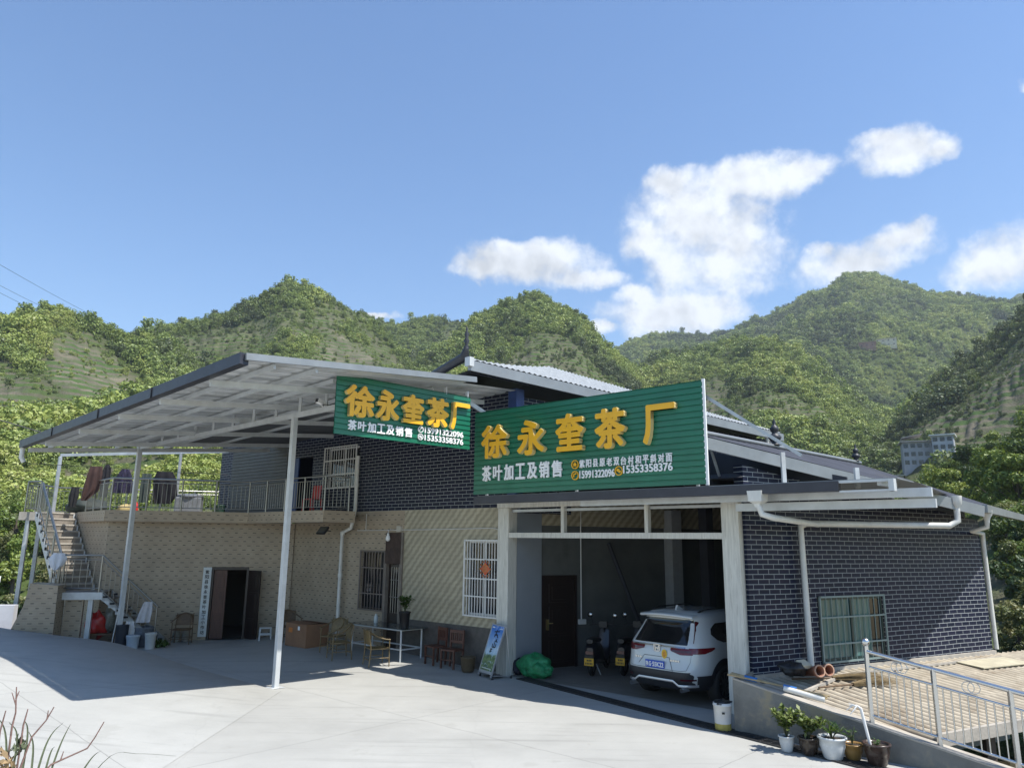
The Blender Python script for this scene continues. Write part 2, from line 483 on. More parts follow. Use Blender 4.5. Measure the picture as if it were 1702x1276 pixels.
    def build(s, name, mats, parent=None, M=None, bevel=0.0, smooth=None, tag=None):
        me = bpy.data.meshes.new(name)
        me.from_pydata([tuple(p) for p in s.v], [], s.f)
        if not isinstance(mats, (list, tuple)):
            mats = [mats]
        for m in mats:
            me.materials.append(m)
        me.polygons.foreach_set('material_index', s.mi)
        me.polygons.foreach_set('use_smooth', s.sm if smooth is None else [smooth] * len(s.f))
        me.update()
        o = bpy.data.objects.new(name, me)
        COL.objects.link(o)
        place(o, parent, M)
        if bevel:
            b = o.modifiers.new('bevel', 'BEVEL'); b.width = bevel; b.segments = 2; b.limit_method = 'ANGLE'; b.angle_limit = R(40)
        return o


def place(o, parent=None, M=None):
    if M is not None:
        o.matrix_basis = M
    if parent is not None:
        o.parent = parent
        o.matrix_parent_inverse = WM(parent).inverted()


def WM(o):
    m = o.matrix_basis.copy()
    if o.parent is not None:
        m = WM(o.parent) @ o.matrix_parent_inverse @ m
    return m


def thing(name, label, cat, M=None, group=None):
    o = bpy.data.objects.new(name, None)
    o.empty_display_size = 0.2
    COL.objects.link(o)
    if M is not None:
        o.matrix_basis = M
    o['label'] = label; o['category'] = cat
    if group: o['group'] = group
    return o


def tag(o, label, cat, group=None):
    o['label'] = label; o['category'] = cat
    if group: o['group'] = group
    return o


def struct(o, kind='structure'):
    o['kind'] = kind
    return o


def dup(root, M, label=None, group=None):
    """copy a thing with copies of its parts and sub-parts (meshes shared)"""
    def rec(o, par):
        c = o.copy(); COL.objects.link(c)
        if par is not None:
            inv = o.matrix_parent_inverse.copy(); c.parent = par; c.matrix_parent_inverse = inv
        for ch in [x for x in list(bpy.data.objects) if x.parent == o]:
            rec(ch, c)
        return c
    c = rec(root, None)
    c.matrix_basis = M
    if label: c['label'] = label
    if group: c['group'] = group
    return c


_tm = {}


def text_mesh(s, bold=0.0, depth=0.0):
    key = (s, bold, depth)
    if key in _tm:
        return _tm[key]
    cu = bpy.data.curves.new('t', 'FONT'); cu.body = s; cu.size = 1.0; cu.offset = bold; cu.extrude = depth
    cu.resolution_u = 3
    o = bpy.data.objects.new('t', cu); COL.objects.link(o)
    dg = bpy.context.evaluated_depsgraph_get()
    me = bpy.data.meshes.new_from_object(o.evaluated_get(dg))
    vs = [v.co.copy() for v in me.vertices]; fs = [tuple(p.vertices) for p in me.polygons]; ns = [p.normal.z for p in me.polygons]
    bpy.data.objects.remove(o); bpy.data.curves.remove(cu); bpy.data.meshes.remove(me)
    _tm[key] = (vs, fs, ns)
    return _tm[key]


def lettering(mb, s, x0, x1, z0, z1, y, depth, bold=0.02, mi_face=0, mi_side=1, n=8):
    """characters standing upright in the local xz plane, fitted to the box; bold strokes are copies set around a small ring"""
    vs, fs, ns = text_mesh(s, 0.0, 0.05)
    ax, bx = min(v.x for v in vs), max(v.x for v in vs); ay, by = min(v.y for v in vs), max(v.y for v in vs)
    rb = bold * (z1 - z0)
    x0 += rb; x1 -= rb; z0 += rb; z1 -= rb
    for c in range(n if bold else 1):
        ox, oz = (rb * math.cos(2 * math.pi * (c + 0.5) / n), rb * math.sin(2 * math.pi * (c + 0.5) / n)) if bold else (0, 0)
        o = len(mb.v)
        for v in vs:
            p = (x0 + ox + (v.x - ax) / (bx - ax) * (x1 - x0), (y - depth - c * 0.0006) if v.z > 0 else y, z0 + oz + (v.y - ay) / (by - ay) * (z1 - z0))
            mb.v.append(tuple(mb.M @ Vector(p)) if mb.M is not None else p)
        for f, nn in zip(fs, ns):
            if nn < -0.7: continue
            mb.f.append([i + o for i in f]); mb.mi.append(mi_face if abs(nn) > 0.7 else mi_side); mb.sm.append(False)
    return mb


def leaf_cloud(mb, blobs, n, size, rg, mi=0, shell=0.55, flat=0.6, aspect=0.6):
    """leaf-sized quads spread through ellipsoid blobs [(centre, radii)]"""
    for (c, rad) in blobs:
        for _ in range(n):
            while True:
                d = Vector((rg.uniform(-1, 1), rg.uniform(-1, 1), rg.uniform(-1, 1)))
                if 0.05 < d.length < 1: break
            d.normalize()
            t = shell + (1 - shell) * rg.random() ** 0.6
            p = Vector((c[0] + d.x * rad[0] * t, c[1] + d.y * rad[1] * t, c[2] + d.z * rad[2] * t))
            nn = (d * flat + Vector((rg.uniform(-1, 1), rg.uniform(-1, 1), rg.uniform(-0.4, 1)))).normalized()
            a = nn.cross(Vector((rg.uniform(-1, 1), rg.uniform(-1, 1), rg.uniform(-1, 1)))).normalized()
            b = nn.cross(a)
            s = size * rg.uniform(0.6, 1.35)
            a *= s; b *= s * aspect
            mb.add([p - a, p + b * 0.9, p + a, p - b * 0.9], [(0, 1, 2, 3)], mi)
    return mb

# ================================================================== SETTING: ground, street, hills
def vnoise(x, y, seed):
    """smooth value noise on numpy arrays"""
    rg = np.random.default_rng(seed); T = rg.random((256, 256))
    xi, yi = np.floor(x).astype(int), np.floor(y).astype(int)
    fx, fy = x - xi, y - yi
    fx = fx * fx * (3 - 2 * fx); fy = fy * fy * (3 - 2 * fy)
    g = lambda a, b: T[a % 256, b % 256]
    return (g(xi, yi) * (1 - fx) + g(xi + 1, yi) * fx) * (1 - fy) + (g(xi, yi + 1) * (1 - fx) + g(xi + 1, yi + 1) * fx) * fy - 0.5


def fbm(x, y, seed, o=5, g=0.5):
    t = 0; a = 1.0
    for k in range(o):
        t = t + a * vnoise(x * 2 ** k, y * 2 ** k, seed + k); a *= g
    return t


# ridge lines as seen from the yard: (compass angle, elevation angle) at a real distance
L1 = [(-60, 9), (-44.0, 10.92), (-40.1, 12.38), (-35.7, 13.95), (-33.5, 15.01), (-32.2, 15.45), (-30.7, 15.29), (-28.8, 14.86), (-27.2, 14.46), (-24.8, 13.55), (-21.3, 10.88), (-18, 2)]
L2 = [(-34, 8), (-30.3, 11.62), (-27.2, 14.29), (-25.3, 14.84), (-23.7, 15.17), (-21.7, 16.05), (-20.1, 17.11), (-19.3, 17.73), (-18.3, 18.63), (-17.2, 18.75), (-16.3, 18.53), (-13.9, 17.72), (-12.0, 17.19), (-10.1, 15.96), (-8.1, 14.0), (-6.9, 11.75), (-5.1, 8.11), (-2, 1)]
L3 = [(-20, 13), (-13.8, 16.38), (-12.0, 16.97), (-9.7, 17.26), (-7.4, 17.79), (-4.5, 17.59), (-2.5, 17.19), (-0.1, 15.61), (6, 10)]
L4 = [(-14, 6), (-9.9, 11.17), (-7.7, 14.02), (-5.4, 15.49), (-3.5, 17.16), (-1.1, 18.59), (0.4, 19.11), (1.6, 19.35), (2.8, 18.98), (5.2, 17.68), (7.1, 15.58), (9.4, 13.83), (11.2, 11.81), (13.4, 9.48), (15.9, 6.29), (20, 1)]
L5 = [(2, 8), (6.1, 13.75), (8.7, 14.99), (10.8, 15.69), (12.7, 15.93), (15.4, 15.91), (17.7, 15.99), (19.9, 16.69), (22.1, 17.77), (23.8, 18.14), (24.6, 18.41), (25.3, 18.92), (26.3, 18.72), (27.1, 18.84), (27.8, 18.29), (29.6, 17.55), (30.7, 17.07), (33.1, 16.28), (34.5, 15.87), (36.4, 15.16), (40.2, 13.92), (44.2, 13.16), (60, 12)]
L6 = [(2, 4), (6.5, 10.06), (8.7, 11.87), (10.3, 13.75), (12.2, 14.87), (15.4, 15.6), (17.7, 15.94), (19.0, 15.76), (20.6, 14.88), (22.2, 13.66), (23.8, 12.38), (25.6, 10.54), (27.3, 8.83), (28.3, 6.72), (31, 1)]
L7 = [(19, 0.5), (23.2, 4.42), (25.7, 6.85), (27.7, 8.81), (29.4, 10.73), (30.9, 12.19), (32.8, 13.09), (34.2, 13.95), (35.8, 15.64), (38.6, 17.56), (42.2, 18.5), (46.2, 18.43), (60, 17)]
L8 = [(23, -1), (27.3, 0.5), (29.0, 2.6), (30.6, 4.4), (32.1, 5.6), (33.6, 6.5), (35.0, 7.2), (37.6, 8.6), (41.2, 9.9), (45.1, 10.4), (60, 10)]
L9 = [(29, 13), (32.4, 15.61), (34.1, 15.73), (35.5, 16.44), (36.8, 16.51), (38.9, 15.63), (41.7, 14.36), (60, 12)]
LV = [(-60, 7.0), (-43.5, 7.6), (-35.1, 8.6), (-28.3, 9.3), (-23.4, 10.4), (-17.5, 9.9), (-11.6, 7.6), (-6.9, 5.0), (0, 2), (8, -1)]
LC = [(-60, 2.8), (-30, 2.8), (-20, 3.2), (-10, 3.6), (10, 3.4), (22, 2.0), (28, -1)]
# name: ridge distance, foot distance, foot height, profile power, tree height taken off, ridge line
LAYERS = [(262, 120, 6, 1.15, 3, L1), (335, 150, 8, 1.1, 3, L2), (520, 360, 40, 1.0, 4, L3), (365, 150, 8, 1.05, 3.5, L4), (980, 460, 60, 1.0, 6, L5),
          (430, 170, 8, 1.05, 4, L6), (300, 130, 6, 1.0, 3, L7), (112, 24, -0.6, 1.0, 3.5, L8), (1600, 1000, 100, 1.0, 4, L9), (150, 42, -1.2, 1.15, 4, LV), (95, 40, -1.2, 1.0, 3, LC)]


def hill_height(A, Rr):
    """A compass degrees, Rr metres (arrays) -> ground height"""
    X = Rr * np.sin(np.radians(A)); Y = Rr * np.cos(np.radians(A))
    warp = fbm(A / 7.0 + 40, np.log(Rr) * 4.0, 5, 4) * 0.16
    z = np.full(A.shape, -1.2)
    for (R0, rf, zf, p, th, line) in LAYERS:
        a_, e_ = zip(*line)
        e = np.interp(A, a_, e_)
        zt = 3.0 + R0 * np.tan(np.radians(e)) - th
        Rl = Rr * (1 + warp * np.clip((R0 - Rr) / R0 * 3, 0, 1))
        t = np.clip((Rl - rf) / (R0 - rf), 0, None)
        front = zf + (zt - zf) * np.minimum(t, 1.0) ** p
        back = zt - np.maximum(Rr - R0, 0) * 0.55
        h = np.where(Rr <= R0, front, back)
        h = np.where(Rr < rf, -1.2 + 0 * h, h)
        z = np.maximum(z, h)
    am = np.clip((Rr - 40) / 160, 0, 1)
    z = z + am * (fbm(X / 70 + 9, Y / 70 + 3, 21, 5) * 9.0 + np.abs(fbm(X / 33, Y / 33, 31, 3)) * -5.0) * np.clip(Rr / 320, 0.35, 2.2)
    z = z + np.clip((Rr - 24) / 40, 0, 1) * fbm(X / 9, Y / 9, 44, 3) * 0.9
    return z


NA, NR = 820, 380
A1 = np.linspace(-56, 56, NA); R1 = np.exp(np.linspace(math.log(19), math.log(1750), NR))
AA, RR_ = np.meshgrid(A1, R1)
ZZ = hill_height(AA, RR_)
# flat shelf behind the house and a bank on the right of it
near = (RR_ < 48) & (AA < 26)
ZZ = np.where(near, np.minimum(ZZ, -1.0), ZZ)
XX = RR_ * np.sin(np.radians(AA)); YY = RR_ * np.cos(np.radians(AA))


def bare_mask(x, y, r, a):
    """0 wooded .. 1 open terraces"""
    m = fbm(x / 85 + 3.3, y / 85 + 8.1, 77, 4)
    b = np.clip((m - 0.10) / 0.12, 0, 1)
    # named open slopes: lower front of the middle peak, right flank of the left peak, tea terraces on the right
    def spot(a0, wa, r0, wr):
        return np.clip(1.35 - np.hypot((a - a0) / wa, (r - r0) / wr), 0, 1) * 1.6
    s = np.maximum.reduce([spot(3.5, 5, 265, 55), spot(-13.0, 3.0, 275, 60), spot(-8.0, 3.0, 400, 60), spot(34, 6.5, 215, 55), spot(13, 4, 300, 60), spot(-38, 6, 180, 40),
                           spot(-30, 3, 215, 25), spot(29.5, 2.5, 520, 40), spot(-26, 9, 85, 28), spot(-40, 5, 110, 26)])
    s = s * np.clip(0.75 + fbm(x / 30, y / 30, 91, 3) * 1.5, 0, 1)
    far = np.clip(1.4 - r / 700, 0.45, 1)
    return np.clip(np.maximum(b * 0.72, s) * far, 0, 1)


BM = np.clip(bare_mask(XX, YY, RR_, AA) + 0.75 * ((AA > 27) & (RR_ < 60)) + 0.35 * ((AA < -10) & (RR_ < 75)), 0, 1)
# terraces: the ground of the open slopes steps every 1.7 m
st = 1.9; q = ZZ / st; fr = q - np.floor(q)
ter = (np.floor(q) + np.clip((fr - 0.62) / 0.38, 0, 1)) * st
wgt = np.clip(BM * 1.3, 0, 1) * (RR_ > 70) * (RR_ < 650)
ZZ = ZZ * (1 - wgt) + ter * wgt
me = bpy.data.meshes.new('hills')
idx = np.arange(NA * NR).reshape(NR, NA)
quads = np.stack([idx[:-1, :-1], idx[:-1, 1:], idx[1:, 1:], idx[1:, :-1]], -1).reshape(-1, 4)
me.from_pydata(np.stack([XX, YY, ZZ], -1).reshape(-1, 3).tolist(), [], quads.tolist())
me.polygons.foreach_set('use_smooth', [True] * len(me.polygons))
at = me.attributes.new('bare', 'FLOAT', 'POINT'); at.data.foreach_set('value', BM.reshape(-1).astype(np.float32))
m = bpy.data.materials.new('hillside'); m.use_nodes = True
t = NT(m.node_tree); b = t.n['Principled BSDF']
co = t.new('ShaderNodeTexCoord').outputs['Object']
att = t.new('ShaderNodeAttribute', attribute_name='bare')
hx, hy, hz = t.sep(co)
ground = t.mix(t.lin(t.noise(co, 0.06, 6, 0.65), 0.35, 0.68), rgb((0.036, 0.05, 0.016)), rgb((0.095, 0.12, 0.035)))
soil = t.mix(t.lin(t.noise(co, 0.13, 6, 0.65), 0.35, 0.65), rgb((0.075, 0.072, 0.05)), rgb((0.17, 0.152, 0.11)))
row = t.m('ABSOLUTE', t.m('SUBTRACT', t.m('FRACT', t.m('DIVIDE', t.m('ADD', hz, t.m('MULTIPLY', t.noise(co, 0.05, 3), 3.0)), 1.9)), 0.5))
soil = t.mix(t.m('MULTIPLY', t.smooth(row, 0.14, 0.26), t.lin(t.noise(co, 0.12, 4), 0.32, 0.55)), soil, rgb((0.06, 0.10, 0.03)))
soil = t.mix(t.smooth(t.noise(co, 0.5, 5, 0.7), 0.56, 0.7), soil, rgb((0.05, 0.075, 0.02)))
cl = t.mix(t.m('MINIMUM', att.outputs['Fac'], 1.0), ground, soil)
t.l.new(cl, b.inputs['Base Color']); b.inputs['Roughness'].default_value = 0.95; b.inputs['Specular IOR Level'].default_value = 0.1
bn = t.new('ShaderNodeBump'); bn.inputs['Strength'].default_value = 0.8; bn.inputs['Distance'].default_value = 0.6
t.l.new(t.noise(co, 0.7, 5, 0.7), bn.inputs['Height']); t.l.new(bn.outputs[0], b.inputs['Normal'])
me.materials.append(m)
hills = bpy.data.objects.new('hills', me); COL.objects.link(hills); struct(hills)


def ground_z(x, y):
    a = np.array([[math.degrees(math.atan2(x, y))]]); r = np.array([[math.hypot(x, y)]])
    ri = (math.log(r[0, 0]) - math.log(19)) / (math.log(1750) - math.log(19)) * (NR - 1); ai = (a[0, 0] + 56) / 112 * (NA - 1)
    i, k = int(max(0, min(NR - 2, ri))), int(max(0, min(NA - 2, ai))); fi, fk = ri - i, ai - k
    return float(ZZ[i, k] * (1 - fi) * (1 - fk) + ZZ[i + 1, k] * fi * (1 - fk) + ZZ[i, k + 1] * (1 - fi) * fk + ZZ[i + 1, k + 1] * fi * fk)


# ---- concrete yard (one sheet, floor of the garage included) and the raised street
CONC = mat_concrete('concrete', (0.37, 0.37, 0.345))
CONC2 = mat_concrete('concrete_street', (0.385, 0.388, 0.365))
RWA = Vector((3.73, 13.12, 0)); RWD = az(134.65)              # retaining wall
RWN = Vector((RWD.y, -RWD.x, 0))                          # towards the yard
def rw(tt, off=0.0, z=0.0):
    p = RWA + RWD * tt - RWN * off
    return Vector((p.x, p.y, z))
def yard_z(x, y):
    return 0.06 * min(max(0.0, y - 18.4), 5.0) * min(max(-x, 0.0), 1.0) * min(max((8.0 + x) / 2.5, 0.0), 1.0)
yard = MB()
rows = []
for k in range(25):
    yy = 18.3 + k * 0.25
    rows.append([(xx, yy, 0.004 + yard_z(xx, yy)) for xx in np.linspace(-8.1, 0.02, 34)])
yard.grid(rows, 0, True)
yp = [(-34, -22), (17.5, -22), tuple(rw(16, 0.1))[:2], tuple(rw(0, 0.1))[:2], (4.55, 14.25), (11.3, 17.98), (8.5, 27), (-6, 36), (-17, 36), (-17, 23.5), (-34, 23.5)]
yard.slab(yp, -1.6, 0.0)
struct(yard.build('yard', CONC))
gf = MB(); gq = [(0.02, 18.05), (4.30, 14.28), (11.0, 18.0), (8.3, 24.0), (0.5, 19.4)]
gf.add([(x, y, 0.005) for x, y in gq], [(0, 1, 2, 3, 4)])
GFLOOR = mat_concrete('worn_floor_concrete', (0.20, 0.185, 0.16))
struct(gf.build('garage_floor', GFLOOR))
# street on the left climbs gently away from the yard
EDGE = [(-4.6, 16.05), (-5.1, 16.33), (-6.85, 17.38), (-8.53, 18.63), (-9.66, 19.42), (-11.27, 19.99), (-13.29, 20.84), (-15.5, 22.1), (-22, 25.5), (-33, 30)]
ex = [p[0] for p in EDGE][::-1]; ey = [p[1] for p in EDGE][::-1]
def street_z(x):
    s = max(0.0, -4.7 - x)
    return 0.005 + (0.085 * s - 0.0 if s < 5.6 else 0.476 + 0.03 * (s - 5.6)) - 0.02 * min(1, s) * 0
rows = []
xs = np.concatenate([np.linspace(-33, -16, 12), np.linspace(-15.5, -4.6, 40)])
st_mb = MB()
for x in xs:
    ye = float(np.interp(x, ex, ey)); z = street_z(x)
    col = [(x, ye + 0.0, -0.3), (x, ye, z - 0.03), (x, ye - 0.03, z)] + [(x, ye - 0.03 - (ye + 20) * k / 14, z) for k in range(1, 15)]
    rows.append(col)
st_mb.grid(rows, 0, True)
so_ = st_mb.build('street', CONC2); struct(so_)
for p in so_.data.polygons:
    if abs(p.normal.z) < 0.5: p.use_smooth = False
# expansion joint lines and the drain channel before the garage
grate = MB()
ga, gb = Vector((0.30, 17.75, 0)), Vector((5.6, 10.35, 0))
gd = (gb - ga).normalized(); gn = Vector((-gd.y, gd.x, 0)); gl = (gb - ga).length
def gp(s_, o_, z_): p = ga + gd * s_ + gn * o_; return (p.x, p.y, z_)
for o_ in (-0.15, 0.13):
    grate.bar(gp(0, o_, 0.012), gp(gl, o_, 0.012), 0.03, 0.022, 0)
grate.add([gp(0, -0.14, 0.004), gp(gl, -0.14, 0.004), gp(gl, 0.12, 0.004), gp(0, 0.12, 0.004)], [(0, 1, 2, 3)], 1)
for o_ in (-0.09, -0.03, 0.03, 0.08):
    grate.bar(gp(0, o_, 0.012), gp(gl, o_, 0.012), 0.014, 0.018, 0)
k = 0.0
while k < gl:
    grate.bar(gp(k, -0.14, 0.013), gp(k, 0.12, 0.013), 0.012, 0.014, 0); k += 0.16
IRON = mat('grate_iron', (0.055, 0.055, 0.055), 0.55, 0.6, 0.3, 12)
BLACKG = mat('drain_dark', (0.012, 0.012, 0.012), 0.9)
tag(grate.build('drain_grate', [IRON, BLACKG]), 'dark iron drain grate strip crossing the concrete before the open garage', 'drain grate')

# ================================================================== forest on the hills (one mass: stuff)
FOREST = [(0.0, (0.022, 0.048, 0.018)), (0.2, (0.055, 0.085, 0.032)), (0.36, (0.105, 0.125, 0.05)), (0.52, (0.145, 0.20, 0.052)), (0.72, (0.25, 0.315, 0.08)), (0.9, (0.345, 0.39, 0.095)), (1.0, (0.30, 0.29, 0.12))]
LEAF_F = mat_leaf('forest_leaves', FOREST, 0.25, local=0.2, inst='hue')
BARK = mat('bark', (0.10, 0.08, 0.06), 0.9, var=0.35, vs=14)
fcol = bpy.data.collections.new('forest_kinds')
def far_tree(name, seed, lobes, tall):
    rg = random.Random(seed); mb = MB()
    bl = []
    for k in range(lobes):
        a = rg.uniform(0, 6.283); rr = rg.uniform(0.0, 0.33); zz = rg.uniform(0.28, 0.82) * tall
        rad = rg.uniform(0.17, 0.27) * (1.15 - 0.5 * abs(zz / tall - 0.5))
        bl.append(((math.cos(a) * rr, math.sin(a) * rr, zz), (rad, rad, rad * rg.uniform(0.75, 1.1))))
    leaf_cloud(mb, bl, 46, 0.052, rg, 0, 0.6, 0.9, 0.75)
    me_ = bpy.data.meshes.new(name); me_.from_pydata(mb.v, [], mb.f); me_.materials.append(LEAF_F)
    o = bpy.data.objects.new(name, me_); fcol.objects.link(o)
for k in range(6):
    far_tree('forest_tree', 40 + k, 9 + k % 3, (1.0, 1.15, 0.9, 1.0, 1.3, 0.8)[k])

# the far house stands where the ground under it rises to about 5.9 degrees
RB = 250.0
for r_t in np.arange(140, 300, 2.0):
    if math.degrees(math.atan2(ground_z(r_t * math.sin(R(29.2)), r_t * math.cos(R(29.2))) - 3, r_t)) > 5.7:
        RB = float(r_t); break
NT_ = 105000
A_s = nrg.uniform(-50, 50, NT_ * 2); u = nrg.random(NT_ * 2)
r_s = np.exp(np.log(46) + (np.log(1040) - np.log(46)) * u ** 0.5)
ri = (np.log(r_s) - math.log(19)) / (math.log(1750) - math.log(19)) * (NR - 1); ai = (A_s + 56) / 112 * (NA - 1)
i0 = np.clip(ri.astype(int), 0, NR - 2); k0 = np.clip(ai.astype(int), 0, NA - 2); fi = ri - i0; fk = ai - k0
def samp(F):
    return F[i0, k0] * (1 - fi) * (1 - fk) + F[i0 + 1, k0] * fi * (1 - fk) + F[i0, k0 + 1] * (1 - fi) * fk + F[i0 + 1, k0 + 1] * fi * fk
z_s = samp(ZZ); b_s = samp(BM)
EL = np.degrees(np.arctan2(ZZ - 3, RR_)); RM = np.maximum.accumulate(EL, axis=0)
el_tree = np.degrees(np.arctan2(z_s + 5 - 3, r_s))
vis = el_tree > samp(RM) - 0.3
keep = vis & ~((A_s > 26.9) & (A_s < 31.6) & (r_s > RB - 26) & (r_s < RB + 9)) & (nrg.random(NT_ * 2) > b_s * 0.86) & ~((A_s > 26) & (r_s < 84)) & ~((A_s < -6) & (r_s < 50) )
sel = np.where(keep)[0][:NT_]
xs_, ys_, zs_, rs_ = r_s[sel] * np.sin(np.radians(A_s[sel])), r_s[sel] * np.cos(np.radians(A_s[sel])), z_s[sel], r_s[sel]
grp = fbm(xs_ / 26, ys_ / 26, 61, 3)
sc_ = (2.0 + 2.6 * nrg.random(len(sel)) ** 2.2 + np.clip(grp, -0.25, 0.6) * 2.6) * np.clip(0.75 + rs_ / 700, 0.55, 1.9) * np.clip((rs_ - 10) / 120, 0.40, 1)
sc_ = np.where(nrg.random(len(sel)) < 0.09, sc_ * 1.5, sc_)
bare_sel = samp(BM)[sel]
sc_ = np.where(bare_sel > 0.45, sc_ * 0.42, sc_)
fm = bpy.data.meshes.new('forest'); fm.vertices.add(len(sel))
fm.vertices.foreach_set('co', np.stack([xs_, ys_, zs_ - 0.25 * sc_], -1).astype(np.float32).reshape(-1))
hue_ = np.clip(0.62 + fbm(xs_ / 38, ys_ / 38, 161, 4) * 0.75 + nrg.normal(0, 0.13, len(sel)), 0, 1)
for nm, arr, ty in (('hue', hue_, 'FLOAT'), ('size', sc_, 'FLOAT'), ('turn', nrg.uniform(0, 6.283, len(sel)), 'FLOAT')):
    a_ = fm.attributes.new(nm, ty, 'POINT'); a_.data.foreach_set('value', arr.astype(np.float32))
a_ = fm.attributes.new('kind', 'INT', 'POINT'); a_.data.foreach_set('value', nrg.integers(0, 6, len(sel)).astype(np.int32))
fo = bpy.data.objects.new('forest', fm); COL.objects.link(fo); fo['kind'] = 'stuff'
tag(fo, 'mixed green spring woodland covering the mountain slopes behind the buildings', 'woodland')
ng = bpy.data.node_groups.new('forest_nodes', 'GeometryNodeTree')
ng.interface.new_socket('Geometry', in_out='INPUT', socket_type='NodeSocketGeometry'); ng.interface.new_socket('Geometry', in_out='OUTPUT', socket_type='NodeSocketGeometry')
gi, go = ng.nodes.new('NodeGroupInput'), ng.nodes.new('NodeGroupOutput')
m2p = ng.nodes.new('GeometryNodeMeshToPoints'); iop = ng.nodes.new('GeometryNodeInstanceOnPoints'); ci = ng.nodes.new('GeometryNodeCollectionInfo')
ci.inputs['Collection'].default_value = fcol; ci.inputs['Separate Children'].default_value = True; ci.inputs['Reset Children'].default_value = True
def attr(nm, ty):
    n = ng.nodes.new('GeometryNodeInputNamedAttribute'); n.data_type = ty; n.inputs['Name'].default_value = nm
    return n.outputs['Attribute']
cx = ng.nodes.new('ShaderNodeCombineXYZ')
Lk = ng.links.new
Lk(gi.outputs[0], m2p.inputs['Mesh']); Lk(m2p.outputs[0], iop.inputs['Points']); Lk(ci.outputs[0], iop.inputs['Instance'])
iop.inputs['Pick Instance'].default_value = True
Lk(attr('kind', 'INT'), iop.inputs['Instance Index']); Lk(attr('turn', 'FLOAT'), cx.inputs[2]); Lk(cx.outputs[0], iop.inputs['Rotation']); Lk(attr('size', 'FLOAT'), iop.inputs['Scale'])
Lk(iop.outputs[0], go.inputs[0])
md = fo.modifiers.new('scatter', 'NODES'); md.node_group = ng

# ================================================================== BUILDINGS
P0 = Vector((0.03, 18.12, 0))
FA = frame(P0.x, P0.y, 0, 131.7)            # along the front of the house and of the garage, y into the building
FR = frame(4.41, 14.22, 0, 61.0)            # brick side wall of the garage
W0 = Vector((-12.12, 22.86, 0))
FW = frame(W0.x, W0.y, 0, 75.0)             # left ground-floor wall
def fa(s, f, z): return FA @ Vector((s, -f, z))      # f = metres in front of the house line
def fw(x, f, z): return FW @ Vector((x, -f, z))
def fr(x, d, z): return FR @ Vector((x, -d, z))

NAVY = mat_brick('navy_brick', (0.005, 0.009, 0.025), (0.012, 0.014, 0.034), (0.30, 0.32, 0.325), 0.28, 0.091, 0.0065, 0.36)
DASH = mat_dash('cream_dash_tile', (0.375, 0.31, 0.225), (0.04, 0.035, 0.03))
DIAG = mat_diag('slant_relief_tile', (0.43, 0.385, 0.275), (0.27, 0.24, 0.165))
SKIRT = mat('skirting_stone', (0.075, 0.068, 0.062), 0.5, var=0.3, vs=9)
STEELW = mat('white_painted_steel', (0.50, 0.52, 0.52), 0.42, 0.1, 0.12, 4, dirt=((0.26, 0.25, 0.22), 2.2, 0.62, 0.85))
STEELG = mat('galvanised_grey', (0.40, 0.42, 0.43), 0.4, 0.55, 0.2, 3)
FRAMEW = mat('stained_pale_post', (0.56, 0.55, 0.49), 0.55, 0.0, 0.18, 5, dirt=((0.27, 0.255, 0.21), 3.0, 0.52, 0.8), stretch=(6, 6, 0.5))
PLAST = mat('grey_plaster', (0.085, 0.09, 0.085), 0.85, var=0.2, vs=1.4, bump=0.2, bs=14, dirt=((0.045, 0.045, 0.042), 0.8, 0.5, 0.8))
PLAST2 = mat('pale_blue_grey_panel', (0.24, 0.265, 0.29), 0.7, var=0.08, vs=1.0)
DARKG = mat('dark_gutter_steel', (0.035, 0.037, 0.048), 0.4, 0.2, 0.2, 3)
PVC = mat('white_pvc', (0.62, 0.62, 0.58), 0.4, 0.0, 0.1, 5, dirt=((0.35, 0.33, 0.27), 3.0, 0.6, 0.85))
TIN = mat('light_grey_tin', (0.25, 0.265, 0.27), 0.4, 0.4, 0.14, 2.5)
TINU = mat('pale_roof_underside', (0.56, 0.58, 0.59), 0.45, 0.15, 0.12, 1.2, dirt=((0.27, 0.27, 0.25), 1.1, 0.5, 0.8))
SLATE = mat('slate_blue_roof_sheet', (0.050, 0.055, 0.070), 0.8, 0.0, 0.3, 1.5, spec=0.15)
BLUEP = mat('blue_paint', (0.02, 0.05, 0.17), 0.5, var=0.2, vs=4)
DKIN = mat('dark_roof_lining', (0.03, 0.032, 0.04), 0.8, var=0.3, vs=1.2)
WOODD = mat('dark_brown_door', (0.016, 0.009, 0.007), 0.35, var=0.3, vs=3, stretch=(6, 6, 0.6))
WOODR = mat('red_brown_wood', (0.085, 0.032, 0.02), 0.45, var=0.35, vs=4, stretch=(5, 5, 0.7))
CHROME = mat('stainless_steel', (0.60, 0.60, 0.59), 0.27, 1.0)
STAIN2 = mat('dull_stainless', (0.27, 0.27, 0.255), 0.33, 1.0)
BLACK = mat('black_plastic', (0.012, 0.012, 0.013), 0.45)
BARW = mat('white_window_bar', (0.62, 0.62, 0.60), 0.4, 0.1)
GLASSD = mat_glass_dark('dark_window_glass')
CEMENT = mat('rough_cement', (0.185, 0.18, 0.16), 0.9, var=0.35, vs=1.6, bump=0.6, bs=22, dirt=((0.29, 0.25, 0.17), 0.8, 0.50, 0.60))
PLINTH = mat('pale_plinth_render', (0.36, 0.33, 0.28), 0.85, var=0.2, vs=3, bump=0.3, bs=25)
RED = mat('red_plastic', (0.45, 0.02, 0.02), 0.5, var=0.2, vs=8)
GOLDR = mat('red_gold_paper', (0.50, 0.06, 0.03), 0.5, dirt=((0.55, 0.30, 0.06), 30, 0.5, 0.6))
